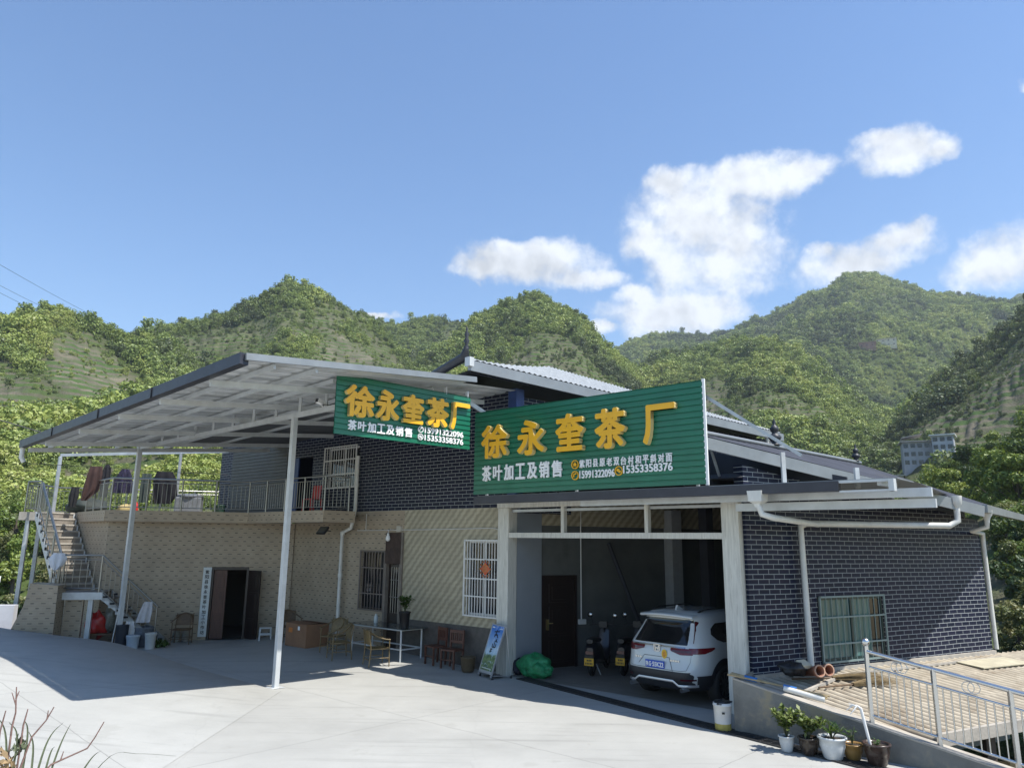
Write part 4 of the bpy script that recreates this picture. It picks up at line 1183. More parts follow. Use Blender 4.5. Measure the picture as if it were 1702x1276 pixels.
# truss
TL = post1 + Vector((0, 0, 5.70)); tz = lambda l: 5.70 - 0.0135 * l
def tp(l, z): p = post1 + tdir * l; return Vector((p.x, p.y, z))
mb = MB()
mb.bar(tp(-2.2, tz(-2.2)), tp(8.3, tz(8.3)), 0.07, 0.11); mb.bar(tp(-2.2, tz(-1) + 0.46), tp(8.3, tz(8.3) + 0.40), 0.07, 0.10)
l = -2.15
while l < 8.4:
    mb.bar(tp(l, tz(l) + 0.05), tp(l, tz(l) + 0.41), 0.06, 0.06); l += 0.98
mb.build('truss_beam', STEELW, awn)
mb = MB(); mb.box(-0.055, 0.055, -0.055, 0.055, 0.0, 5.66); mb.box(-0.14, 0.14, -0.14, 0.14, 0.004, 0.016)
mb.build('post', STEELW, awn, frame(post1.x, post1.y, 0, 131.7), 0.006)
p2_ = post1 + tdir * 8.15
MB().box(-0.06, 0.06, -0.06, 0.06, 0.0, 5.72).build('post', STEELW, awn, frame(p2_.x, p2_.y, 0, 131.7), 0.006)
for (x_, f_, z0_, z1_, w_) in ((-2.72, -4.0, 3.78, 5.75, 0.10), (1.17, -4.0, 3.78, 6.05, 0.08), (3.15, -4.0, 3.78, 6.25, 0.15)):
    p = fw(x_, f_, 0); MB().box(-w_ / 2, w_ / 2, -w_ / 2, w_ / 2, z0_, z1_).build('post', STEELG, awn, frame(p.x, p.y, 0, 131.7), 0.005)
mb = MB(); a_, b_ = fw(-2.72, -4.0, 5.8), fw(3.4, -4.0, 6.2)
mb.bar(a_, b_, 0.07, 0.10); mb.build('back_beam', STEELG, awn)
mb = MB(); e_ = aw(11.45, -0.1, -0.05)
mb.tube([e_, e_ + Vector((0, 0, -0.3)), e_ + Vector((0.05, 0.05, -0.42))], 0.06, 8); mb.build('rain_pipe', PVC, awn)

# ================================================================== SIGNS
SGREEN = mat('sign_green_sheet', (0.006, 0.135, 0.072), 0.38, 0.0, 0.12, 2.0, coat=0.15)
LYEL = mat('sign_letter_yellow', (0.82, 0.43, 0.015), 0.4, var=0.06, vs=5)
LSIDE = mat('sign_letter_side', (0.72, 0.56, 0.24), 0.5)
LWHITE = mat('sign_letter_white', (0.80, 0.80, 0.78), 0.45)


def ribbed_panel(x0, x1, z0, z1, y, pitch):
    b = MB(); zz = []; z = z0
    prof = [(0.0, 0.0), (0.70, 0.0), (0.76, 0.022), (0.92, 0.022), (1.0, 0.0)]
    pts = []
    n = max(1, round((z1 - z0) / pitch)); ph = (z1 - z0) / n
    for k in range(n):
        for (t_, d_) in prof[:-1]:
            pts.append((z0 + (k + t_) * ph, y + d_))
    pts.append((z1, y))
    b.grid([[(x, yy, zz_) for x in np.linspace(x0, x1, 5)] for zz_, yy in pts], 0, False)
    b.add([(x0, y + 0.03, z0), (x1, y + 0.03, z0), (x1, y + 0.03, z1), (x0, y + 0.03, z1)], [(3, 2, 1, 0)])
    return b


def phone_icon(b, cx, cz, r, y, mi):
    """handset in a ring"""
    for k in range(24):
        a0, a1 = 2 * math.pi * k / 24, 2 * math.pi * (k + 1) / 24
        b.bar((cx + r * math.cos(a0), y, cz + r * math.sin(a0)), (cx + r * math.cos(a1), y, cz + r * math.sin(a1)), r * 0.2, 0.03, mi, (0, 1, 0))
    for k in range(6):
        a0, a1 = R(200 - 22 * k), R(200 - 22 * (k + 1))
        q = lambda a: (cx + 0.15 * r + 0.6 * r * math.cos(a), y, cz - 0.15 * r + 0.6 * r * math.sin(a))
        b.bar(q(a0), q(a1), r * (0.34 if k in (0, 5) else 0.2), 0.03, mi, (0, 1, 0))


def chat_icon(b, cx, cz, r, y, mi):
    for k in range(24):
        a0, a1 = 2 * math.pi * k / 24, 2 * math.pi * (k + 1) / 24
        b.bar((cx + r * math.cos(a0), y, cz + r * math.sin(a0)), (cx + r * math.cos(a1), y, cz + r * math.sin(a1)), r * 0.2, 0.03, mi, (0, 1, 0))
    for (ox, oz, rr) in ((-0.18, 0.14, 0.42), (0.26, -0.2, 0.34)):
        n = 14; pts = [(cx + ox * r + rr * r * math.cos(2 * math.pi * k / n), cz + oz * r + rr * r * 0.85 * math.sin(2 * math.pi * k / n)) for k in range(n)]
        b.prism(pts, y - 0.015, y + 0.012, mi)


def home_icon(b, cx, cz, r, y, mi):
    for k in range(24):
        a0, a1 = 2 * math.pi * k / 24, 2 * math.pi * (k + 1) / 24
        b.bar((cx + r * math.cos(a0), y, cz + r * math.sin(a0)), (cx + r * math.cos(a1), y, cz + r * math.sin(a1)), r * 0.2, 0.03, mi, (0, 1, 0))
    h = [(-0.55, -0.02), (-0.36, -0.02), (-0.36, -0.5), (-0.1, -0.5), (-0.1, -0.15), (0.1, -0.15), (0.1, -0.5), (0.36, -0.5), (0.36, -0.02), (0.55, -0.02), (0, 0.55)]
    b.prism([(cx + p * r, cz + q * r) for p, q in h], y - 0.015, y + 0.012, mi)


ribbed_panel(-13.6, -9.95, 3.86, 6.2, -0.06, 0.11).build('roller_shutter', mat('dim_grey_shutter', (0.085, 0.09, 0.082), 0.6, var=0.15, vs=3), house, FA)
# ---- larger sign on the garage
big = thing('shop_sign', 'larger green ribbed sign with an address line, standing over the garage entrance', 'sign', FA)
yb = -0.95
ribbed_panel(-0.37, 5.60, 4.08, 6.03, yb, 0.115).build('panel', SGREEN, big, FA)
b = MB(); b.bar((5.615, yb + 0.02, 4.06), (5.615, yb + 0.02, 6.05), 0.03, 0.06); b.build('edge_trim', LWHITE, big, FA)
b = MB()
for s_ in (0.0, 2.6, 5.4):
    b.bar((s_, yb + 0.07, 4.05), (s_, yb + 0.07, 6.0), 0.05); b.bar((s_, yb + 0.07, 5.7), (s_, 0.0, 4.3), 0.04)
for z_ in (4.3, 5.0, 5.8): b.bar((-0.3, yb + 0.05, z_), (5.55, yb + 0.05, z_), 0.04)
b.build('support_frame', STEELG, big, FA)
for ch, a_, c_, z0_, z1_ in (('徐', -0.04, 0.78, 4.88, 5.66), ('永', 1.08, 1.87, 4.88, 5.67), ('奎', 2.17, 2.92, 4.89, 5.70), ('茶', 3.20, 3.95, 4.87, 5.70), ('厂', 4.35, 5.07, 4.88, 5.66)):
    b = MB(); lettering(b, ch, a_, c_, z0_, z1_, yb - 0.005, 0.11, 0.036); b.build('letter', [LYEL, LSIDE], big, FA)
for k, ch in enumerate('茶叶加工及销售'):
    a_ = -0.07 + k * 0.345
    b = MB(); lettering(b, ch, a_, a_ + 0.285, 4.37, 4.73, yb - 0.004, 0.03, 0.03); b.build('letter', [LWHITE, LWHITE], big, FA)
b = MB()
for k, ch in enumerate('紫阳县原老双台村和平斜对面'):
    a_ = 2.74 + k * 0.171
    lettering(b, ch, a_, a_ + 0.135, 4.53, 4.70, yb - 0.004, 0.02, 0.025)
b.build('lettering', [LWHITE, LWHITE], big, FA)
b = MB(); lettering(b, '15991322096', 2.74, 3.62, 4.31, 4.47, yb - 0.004, 0.02, 0.03); b.build('lettering', [LWHITE, LWHITE], big, FA)
b = MB(); lettering(b, '15353358376', 3.82, 4.93, 4.36, 4.52, yb - 0.004, 0.02, 0.03); b.build('lettering', [LWHITE, LWHITE], big, FA)
for fn, cx_, cz_ in ((home_icon, 2.63, 4.61), (phone_icon, 2.63, 4.38), (chat_icon, 3.72, 4.42)):
    b = MB(); fn(b, cx_, cz_, 0.085, yb - 0.02, 0); b.build('icon', LYEL, big, FA)

# ---- smaller sign hung on the end of the awning truss
FS1 = frame(-3.47, 14.37, 0.204, 46.5) @ Matrix.Diagonal((0.958, 0.932, 0.932, 1.0))
sm_ = thing('shop_sign', 'smaller green ribbed sign hanging from the end of the steel awning', 'sign', FS1)
ribbed_panel(0.0, 3.62, 5.18, 6.47, -0.02, 0.115).build('panel', SGREEN, sm_, FS1)
b = MB()
for z_ in (5.4, 6.2): b.bar((0.05, 0.05, z_), (3.58, 0.05, z_), 0.04)
for x_ in (0.08, 1.8, 3.5): b.bar((x_, 0.04, 5.2), (x_, 0.04, 6.45), 0.04)
for x_ in (2.9, 3.55): b.bar((x_, 0.05, 6.3), (x_, 0.05, 6.62), 0.10, 0.02)
b.build('support_frame', STEELW, sm_, FS1)
for ch, a_, c_, z0_, z1_ in (('徐', 0.17, 0.88, 5.57, 6.27), ('永', 0.93, 1.52, 5.58, 6.27), ('奎', 1.60, 2.19, 5.60, 6.27), ('茶', 2.26, 2.90, 5.59, 6.29), ('厂', 2.96, 3.53, 5.60, 6.27)):
    b = MB(); lettering(b, ch, a_, c_, z0_, z1_, -0.025, 0.09, 0.04); b.build('letter', [LYEL, LSIDE], sm_, FS1)
for k, ch in enumerate('茶叶加工及销售'):
    a_ = 0.30 + k * 0.237
    b = MB(); lettering(b, ch, a_, a_ + 0.205, 5.29, 5.51, -0.024, 0.025, 0.032); b.build('letter', [LWHITE, LWHITE], sm_, FS1)
b = MB(); lettering(b, '15991322096', 2.27, 3.40, 5.435, 5.575, -0.024, 0.02, 0.035); b.build('lettering', [LWHITE, LWHITE], sm_, FS1)
b = MB(); lettering(b, '15353358376', 2.27, 3.40, 5.265, 5.405, -0.024, 0.02, 0.035); b.build('lettering', [LWHITE, LWHITE], sm_, FS1)
b = MB(); phone_icon(b, 2.16, 5.505, 0.066, -0.04, 0); b.build('icon', LWHITE, sm_, FS1)
b = MB(); chat_icon(b, 2.16, 5.335, 0.066, -0.04, 0); b.build('icon', LWHITE, sm_, FS1)

# ---- vertical name board beside the workshop door
nb = thing('name_board', 'tall white name board with a column of black characters beside the workshop door', 'sign', FW @ Matrix.Translation((2.91, -0.05, 0.1)))
MB().box(2.79, 3.03, -0.05, -0.01, 0.10, 2.14).build('board', mat('board_white', (0.60, 0.63, 0.62), 0.5, var=0.06), nb, FW, 0.004)
b = MB()
for k, ch in enumerate('紫阳县徐永奎茶叶加工小作坊'):
    zt_ = 2.06 - k * 0.148
    lettering(b, ch, 2.855, 2.965, zt_ - 0.115, zt_, -0.052, 0.003, 0.02)
b.build('lettering', [BLACK, BLACK], nb, FW)

# ================================================================== STAIRS AND RAILINGS
def railing(name, label, pts, h, parent_cat='railing', spacing=0.125, post_every=1.2, mt=None, group=None, r=0.022, mids=(0.88,), bottom=0.12, rp=0.026, ends=True):
    mt = mt or STAIN2
    root = thing(name, label, parent_cat, Matrix.Translation(pts[0]), group)
    up = Vector((0, 0, 1))
    b = MB(); b.tube([p + up * h for p in pts], r * 1.25, 8); b.build('handrail', mt, root)
    for f_ in (*mids, bottom / h):
        b = MB(); b.tube([p + up * h * f_ for p in pts], r * 0.7, 6); b.build('rail', mt, root)
    bal = MB()
    for i in range(len(pts) - 1):
        p, q = pts[i], pts[i + 1]; L_ = (q - p).length; n = max(1, round(L_ / post_every))
        for k in range(n + (1 if i == len(pts) - 2 else 0)):
            c_ = lerp(p, q, k / n); b = MB(); b.tube([c_, c_ + up * h], rp, 8); b.build('post', mt, root)
        nb_ = max(2, round(L_ / spacing))
        for k in range(1, nb_):
            c_ = lerp(p, q, k / nb_); bal.tube([c_ + up * bottom, c_ + up * h * mids[-1]], 0.0085, 5, caps=False)
    bal.build('balusters', mt, root)
    return root


UPA = -48.3
Ou = fw(-0.62, 0.10, 0)
FU = frame(Ou.x, Ou.y, 0, UPA + 90)           # x to the right of the climber, y up the flight
stairs = thing('outdoor_stairs', 'concrete outdoor stairs with white saw-tooth stringers turning at a landing up to the balcony', 'stairs', FW @ Matrix.Translation((-0.4, -0.7, 0)))
STEP = mat('stair_concrete', (0.20, 0.175, 0.145), 0.8, var=0.25, vs=5, dirt=((0.11, 0.095, 0.075), 2.0, 0.5, 0.75))
LZ = 1.48
MB().box(-1.10, 0.31, -1.22, -0.05, LZ - 0.06, LZ).build('landing', STEP, stairs, FW)
b = MB(); b.box(-1.10, 0.34, -1.26, -1.22, LZ - 0.19, LZ + 0.01); b.box(-1.14, -1.10, -1.26, -0.05, LZ - 0.19, LZ + 0.01)
b.build('landing_edge', STEELW, stairs, FW)
b = MB(); b.box(-0.02, 0.10, -1.20, -1.08, 0.0, LZ - 0.19); b.build('landing_post', STEELW, stairs, FW)
nst = 8; run = 1.55 / nst; ris = LZ / nst
b = MB()
for k in range(nst):
    x0 = 0.33 + k * run; z1 = LZ - (k + 1) * ris
    b.box(x0 - 0.02, x0 + run + 0.02, -1.20, -0.10, z1 - 0.04, z1)
b.build('treads', STEP, stairs, FW)
for yy in (-1.245, -0.09):
    b = MB(); poly = [(0.31, LZ - 0.19), (0.34 + nst * run, -0.0 + 0.02), (0.34 + nst * run, ris * 0.6)]
    for k in range(nst - 1, -1, -1):
        z1 = LZ - (k + 1) * ris
        poly += [(0.33 + (k + 1) * run, z1 - 0.045), (0.33 + k * run, z1 - 0.045)]
    poly = [p for p in poly]
    poly += [(0.31, LZ)]
    b.prism(poly, yy, yy + 0.025)
    for k in range(nst):
        z1 = LZ - (k + 0.9) * ris
        b.tube([(0.36 + k * run, yy - 0.004, z1 + 0.05), (0.36 + k * run + 0.12, yy - 0.004, z1 + 0.05)], 0.028, 6, 1)
    b.build('stringer', [STEELW, BLACK], stairs, FW)
n2_ = 12; run2 = 2.62 / n2_; ris2 = (3.78 - LZ) / n2_
b = MB()
for k in range(n2_):
    b.box(-0.48, 0.50, 0.12 + k * run2, 0.12 + (k + 1) * run2 + 0.03, LZ + (k + 1) * ris2 - 0.05, LZ + (k + 1) * ris2, 1)
    b.box(-0.48, 0.50, 0.12 + k * run2 + 0.02, 0.12 + k * run2 + 0.04, LZ + k * ris2, LZ + (k + 1) * ris2 - 0.05)
b.build('treads', [STEP, PLINTH], stairs, FU)
for xx in (-0.52, 0.50):
    b = MB(); Fp = FU @ Matrix.Translation((xx, 0, 0)) @ Matrix.Rotation(R(90), 4, 'Z')
    poly = [(0.10, LZ - 0.16), (2.80, 3.55), (2.80, 3.78)]
    for k in range(n2_ - 1, -1, -1):
        poly += [(0.12 + k * run2 + run2, LZ + (k + 1) * ris2 - 0.05), (0.12 + k * run2, LZ + (k + 1) * ris2 - 0.05)]
    poly += [(0.10, LZ)]
    b.prism(poly, -0.02, 0.02)
    if xx < 0:
        for k in range(9):
            b.tube([(0.25 + k * 0.29, 0.024, LZ + 0.10 + k * 0.255), (0.25 + k * 0.29, 0.024, LZ + 0.19 + k * 0.255)], 0.03, 6, 1)
    b.build('stringer', [STEELW, BLACK], stairs, Fp)
for (x_, f_) in ((-2.95, -2.45), (-2.80, -3.1)):
    p = fw(x_, f_, 0); b = MB(); b.box(-0.055, 0.055, -0.055, 0.055, -1.0, 3.52); b.build('support_post', STEELG, stairs, frame(p.x, p.y, 0, 75))
pier = MB(); pier.prism([(-2.0, -0.3), (-0.64, -0.3), (-0.68, 1.70), (-1.36, 1.76), (-1.46, 1.15)], -1.72, -1.0)
pier.box(-0.62, -0.16, -1.10, -0.98, -0.2, 1.28)
pier.build('brick_pier', DASH, stairs, FW)
upr = [FU @ Vector((-0.47, 0.15, LZ + 0.1)), FU @ Vector((-0.47, 2.70, 3.78))]
railing('stair_railing', 'stainless railing on the outer side of the upper stair flight', upr, 0.92, spacing=0.14)
railing('stair_railing', 'stainless railing around the stair landing and down the lower flight to the yard', [fw(-1.02, 0.15, LZ), fw(-1.02, 1.2, LZ), fw(0.22, 1.2, LZ), fw(1.78, 1.2, 0.08)], 1.02, spacing=0.17, post_every=1.1)
railing('balcony_railing', 'stainless railing along the front edge of the balcony', [fw(-1.25, -2.2, 3.78), fw(0.08, 0.46, 3.78), fw(3.98, 0.46, 3.78), Vector((S2.x, S2.y, 3.78)) + az(-48) * 0.15 + az(41) * 0.1, Vector((S2.x, S2.y, 3.78)) + az(50) * 0.8 - az(140) * 0.12], 0.97, spacing=0.125, post_every=0.95)
railing('balcony_railing', 'stainless railing along the far edge of the balcony', [FU @ Vector((-0.47, 2.85, 3.78)), fw(-3.1, -2.5, 3.78), fw(-3.1, -5.4, 3.78), fw(5.1, -5.4, 3.78)], 0.97, spacing=0.14, post_every=1.1)

# ================================================================== stainless fence and retaining wall on the right
rwall = MB()
prf = lambda t_: 0.81 - 0.17 * t_
rows = []
rwl = [0.0, 1.0, 2.0, 3.0, 4.2, 5.0, 6.0]
top = MB()
for i in range(len(rwl) - 1):
    a_, c_ = rwl[i], rwl[i + 1]
    za, zc = max(0.10, prf(a_)), max(0.10, prf(c_))
    vs = [rw(a_, 0, -1.5), rw(c_, 0, -1.5), rw(c_, 0.24, -1.5), rw(a_, 0.24, -1.5), rw(a_, 0, za), rw(c_, 0, zc), rw(c_, 0.24, zc), rw(a_, 0.24, za)]
    fs = [(0, 4, 5, 1), (2, 6, 7, 3), (4, 7, 6, 5)]
    if i == 0: fs.append((0, 3, 7, 4))
    rwall.add(vs, fs)
rwall.add([rw(0, 0.24, -1.5), rw(0, 0.24, 0.81), fr(0.0, 0.02, 0.78), fr(0, 0.02, -1.5)], [(0, 1, 2, 3)])
ro = tag(rwall.build('retaining_wall', CEMENT), 'low weathered cement retaining wall sloping down beside the potted plants', 'wall')
ro_cap = MB()
for i in range(len(rwl) - 1):
    a_, c_ = rwl[i], rwl[i + 1]
    ro_cap.bar(rw(a_, 0.12, max(0.10, prf(a_)) + 0.012), rw(c_, 0.12, max(0.10, prf(c_)) + 0.012), 0.25, 0.024)
ro_cap.build('coping', PLINTH, ro)
fence = thing('steel_fence', 'stainless steel fence with ball-topped end post standing on the retaining wall', 'fence', Matrix.Translation(rw(2.25, 0.12, 0.57)))
ft = [2.15, 3.04, 3.95, 4.85, 5.75]
for i, t_ in enumerate(ft):
    b = MB(); zb_ = prf(t_); b.bar(rw(t_, 0.12, zb_), rw(t_, 0.12, zb_ + (1.10 if i == 0 else 1.03)), 0.055)
    po = b.build('post', CHROME, fence, None, 0.004)
    if i == 0:
        b = MB(); b.lathe([(0.02, -0.07), (0.032, -0.05), (0.05, -0.03), (0.062, 0.0), (0.05, 0.035), (0.03, 0.053), (0.0, 0.062)], tuple(rw(t_, 0.12, zb_ + 1.15)), 16); b.build('ball_finial', CHROME, po)
zrail = lambda t_, k: prf(t_) + k
for k, r_ in ((1.02, 0.030), (0.81, 0.016), (0.13, 0.018)):
    b = MB(); b.tube([rw(ft[0], 0.12, zrail(ft[0], k)), rw(ft[-1], 0.12, zrail(ft[-1], k))], r_, 10); b.build('rail', CHROME, fence)
for i in range(len(ft) - 1):
    b = MB()
    for k in range(1, 9):
        t_ = ft[i] + (ft[i + 1] - ft[i]) * k / 9
        b.tube([rw(t_, 0.12, zrail(t_, 0.13)), rw(t_, 0.12, zrail(t_, 0.81))], 0.0105, 6, caps=False)
    b.build('balusters', CHROME, fence)
    tm_ = (ft[i] + ft[i + 1]) / 2
    for o_ in (-0.035, 0.035):
        b = MB(); c_ = rw(tm_ + o_, 0.12, zrail(tm_, 0.915))
        b.tube([c_ + RWD * 0.075 * math.cos(a2) + Vector((0, 0, 0.075 * math.sin(a2))) for a2 in [2 * math.pi * k / 20 for k in range(21)]], 0.006, 6, caps=False)
        b.build('ring', CHROME, fence)

# ---- corrugated lean-to roof below the brick wall
lean = thing('lean_to_roof', 'weathered corrugated sheet roof of the low lean-to beside the brick wall', 'roof', FR)
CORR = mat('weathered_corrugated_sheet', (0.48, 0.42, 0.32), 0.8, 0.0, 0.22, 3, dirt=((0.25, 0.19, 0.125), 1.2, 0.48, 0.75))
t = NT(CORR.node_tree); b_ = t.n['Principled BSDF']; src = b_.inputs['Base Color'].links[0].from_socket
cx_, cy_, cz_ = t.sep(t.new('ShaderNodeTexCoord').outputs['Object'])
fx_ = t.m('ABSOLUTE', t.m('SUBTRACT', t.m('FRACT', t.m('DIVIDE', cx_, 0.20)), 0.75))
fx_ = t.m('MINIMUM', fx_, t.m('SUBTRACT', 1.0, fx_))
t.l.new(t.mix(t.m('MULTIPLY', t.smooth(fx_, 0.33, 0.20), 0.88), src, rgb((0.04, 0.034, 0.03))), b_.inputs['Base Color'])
D_ = 3.36
def lz(x, d): return 0.63 - 0.078 * d - 0.004 * x
def lx0(d):      # left end follows the retaining wall
    p = fr(0, d, 0); 
    A_ = FR @ Vector((0, -d, 0)); dirx = az(61)
    # intersect with wall inner face
    base = rw(0, 0.26); n_ = RWN
    k_ = (base - A_).dot(n_) / dirx.dot(n_)
    return max(k_, -6)
for j in range(3):
    d0, d1 = D_ * j / 3, D_ * (j + 1) / 3 + 0.12
    if j == 2: d1 = D_
    b = MB(); rows = []
    nx = 900
    for i in range(nx + 1):
        f_ = i / nx
        col = []
        for dd in (d0, (d0 + d1) / 2, d1):
            xl_ = max(lx0(dd), -1.0 * dd / 0.63) + 0.02; xx = max(xl_, -1.15 + 13.15 * f_)
            zc = lz(xx, dd) + 0.040 * math.sin(2 * math.pi * xx / 0.20) - 0.012 * j + (0.02 if dd == d0 and j else 0)
            p = Vector((xx, -dd, zc))
            col.append(p)
        rows.append([tuple(p) for p in col])
    # drop the columns that would cross the retaining wall
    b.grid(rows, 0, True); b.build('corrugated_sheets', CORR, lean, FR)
b = MB(); b.bar(fr(-0.72, 1.38, lz(-0.7, 1.38) + 0.06), fr(1.9, 0.46, lz(1.9, 0.46) + 0.06), 0.06, 0.045); b.bar(fr(1.9, 0.46, lz(1.9, 0.46) + 0.06), fr(7.2, 0.42, lz(7.2, 0.42) + 0.06), 0.05, 0.04); b.build('batten', PLINTH, lean)
b = MB(); xe_ = lx0(D_ + 0.03) + 0.06; b.bar(fr(xe_, D_ + 0.03, lz(xe_, D_) - 0.03), fr(12, D_ + 0.03, lz(12, D_) - 0.03), 0.07, 0.17); b.build('edge_board', PLINTH, lean)
b = MB()
for x_ in (1.6, 4.2, 7.0): b.bar(fr(x_, D_ - 0.2, -1.7), fr(x_, D_ - 0.2, lz(x_, D_) - 0.05), 0.14)
b.build('timber_posts', mat('old_timber', (0.14, 0.10, 0.07), 0.85, var=0.3, vs=8), lean)
for (x_, d_, rot, L2_, W2_) in ((6.3, 0.75, -2, 1.7, 0.6), (8.2, 1.6, -3, 1.8, 0.7)):
    p = fr(x_, d_, lz(x_, d_) + 0.06)
    b = MB(); b.box(-L2_ / 2, L2_ / 2, -W2_ / 2, W2_ / 2, 0, 0.022)
    tag(b.build('plywood_board', mat('weathered_ply', (0.42, 0.38, 0.27), 0.85, var=0.2, vs=3), None, Matrix.Translation(p) @ Matrix.Rotation(R(29 + rot), 4, 'Z') @ Matrix.Rotation(R(4.4), 4, 'X'), 0.003),
        'weathered plywood board on the lean-to roof, nearer the brick wall' if d_ < 1 else 'weathered plywood board on the lean-to roof, farther from the brick wall', 'board')

# ================================================================== VEHICLES
CARW = mat('white_car_paint', (0.52, 0.54, 0.53), 0.22, 0.0, coat=0.8)
CARG = mat('car_glass', (0.008, 0.009, 0.010), 0.04, spec=0.7)
CARB = mat('car_black_cladding', (0.016, 0.017, 0.02), 0.5)
TYRE = mat('tyre_rubber', (0.014, 0.014, 0.014), 0.85)
LAMP = mat('red_lamp_lens', (0.12, 0.004, 0.008), 0.12, spec=0.7)
LAMPD = mat('dark_red_lamp_lens', (0.06, 0.004, 0.008), 0.12, spec=0.7)
ALLOY = mat('wheel_alloy', (0.20, 0.20, 0.21), 0.35, 0.9)
PLATEB = mat('blue_number_plate', (0.01, 0.07, 0.42), 0.4)
PLATEY = mat('yellow_number_plate', (0.70, 0.40, 0.02), 0.45)
SILV = mat('silver_trim', (0.55, 0.56, 0.57), 0.3, 0.7)

Fcar = frame(2.85, 15.25, 0.0, 136)      # x across the tail (left to right), y forward into the garage
car = thing('parked_car', 'white SUV with a dark lower bumper parked tail-out inside the garage', 'car', Fcar)
ZL = [0.34, 0.45, 0.60, 0.78, 0.92, 1.02, 1.10, 1.22, 1.36, 1.50, 1.60, 1.66, 1.69]
WH = [0.86, 0.905, 0.925, 0.93, 0.925, 0.912, 0.885, 0.835, 0.775, 0.715, 0.665, 0.585, 0.42]
YR = [0.09, 0.03, 0.0, 0.05, 0.07, 0.09, 0.14, 0.24, 0.35, 0.45, 0.42, 0.50, 0.80]
YF = [4.40, 4.52, 4.55, 4.50, 4.40, 4.20, 3.55, 3.30, 3.05, 2.80, 2.55, 2.30, 2.00]
def ci(z, T): return float(np.interp(z, ZL, T))
def contour(z, n=64):
    w_, r_, f_ = ci(z, WH), ci(z, YR), ci(z, YF)
    rc = 0.34; rf = 0.5
    pts = []
    # rear edge is slightly bowed, corners rounded
    for k in range(n):
        t_ = k / n
        a = 2 * math.pi * t_ - math.pi / 2
        ca, sa = math.cos(a), math.sin(a)
        e = 0.34
        x = math.copysign(abs(ca) ** e, ca); y = math.copysign(abs(sa) ** e, sa)
        yy = (r_ + f_) / 2 + y * (f_ - r_) / 2
        wx_ = w_ * (1 - 0.05 * max(0, (0.5 - (yy - r_)) / 0.5) - 0.10 * max(0, (yy - f_ + 0.9) / 0.9))
        pts.append((x * wx_, yy, z))
    return pts
def rear_y(x, z):
    w_, r_, f_ = ci(z, WH), ci(z, YR), ci(z, YF)
    u_ = min(0.999, abs(x) / (w_ * 0.95)); e = 0.34
    ca = u_ ** (1 / e); sa = math.sqrt(max(0, 1 - ca * ca)); y = -(sa ** e)
    return (r_ + f_) / 2 + y * (f_ - r_) / 2
def side_x(y, z):
    w_, r_, f_ = ci(z, WH), ci(z, YR), ci(z, YF)
    v_ = min(0.999, abs((y - (r_ + f_) / 2) / ((f_ - r_) / 2))); e = 0.34
    sa = v_ ** (1 / e); ca = math.sqrt(max(0, 1 - sa * sa))
    return (ca ** e) * w_ * (1 - 0.05 * max(0, (0.5 - (y - r_)) / 0.5) - 0.10 * max(0, (y - f_ + 0.9) / 0.9))
zz_ = sorted(set(ZL + [0.4, 0.52, 0.68, 0.85, 0.97, 1.06, 1.16, 1.29, 1.43, 1.55, 1.63]))
b = MB(); rows = [contour(z, 96) for z in zz_]
b.grid(rows, 0, True, True)
b.add(rows[-1], [tuple(range(96))], 0); b.add(rows[0], [tuple(range(95, -1, -1))], 0)
body = b.build('body', CARW, car, Fcar)
def rear_patch(name, m, parent, rows_x, off=0.006, n=14):
    """rows_x: list of (z, x_left, x_right)"""
    b = MB(); rr = []
    for z, xa, xb in rows_x:
        rr.append([(xa + (xb - xa) * k / n, rear_y(xa + (xb - xa) * k / n, z) - off, z) for k in range(n + 1)])
    b.grid(rr, 0, True); return b.build(name, m, parent, Fcar)
def side_patch(name, m, parent, rows_y, off=0.006, n=16, sgn=1):
    b = MB(); rr = []
    for z, ya, yb in rows_y:
        row_ = [(sgn * (side_x(ya + (yb - ya) * k / n, z) + off), ya + (yb - ya) * k / n, z) for k in range(n + 1)]
        rr.append(row_ if sgn > 0 else row_[::-1])
    b.grid(rr, 0, True); return b.build(name, m, parent, Fcar)
rear_patch('rear_window', CARG, car, [(z, -0.70 + 0.30 * (z - 1.08), 0.70 - 0.30 * (z - 1.08)) for z in np.linspace(1.10, 1.545, 8)])
b = MB(); rr = []
for (dy, dz2) in ((0.50, 1.665), (0.30, 1.645), (0.27, 1.615), (0.33, 1.59), (0.45, 1.58)):
    rr.append([(x, dy + 0.10 * (x / 0.62) ** 2, dz2 - 0.035 * (x / 0.62) ** 2) for x in np.linspace(-0.62, 0.62, 17)])
b.grid(rr, 0, True); b.build('spoiler', CARW, car, Fcar)
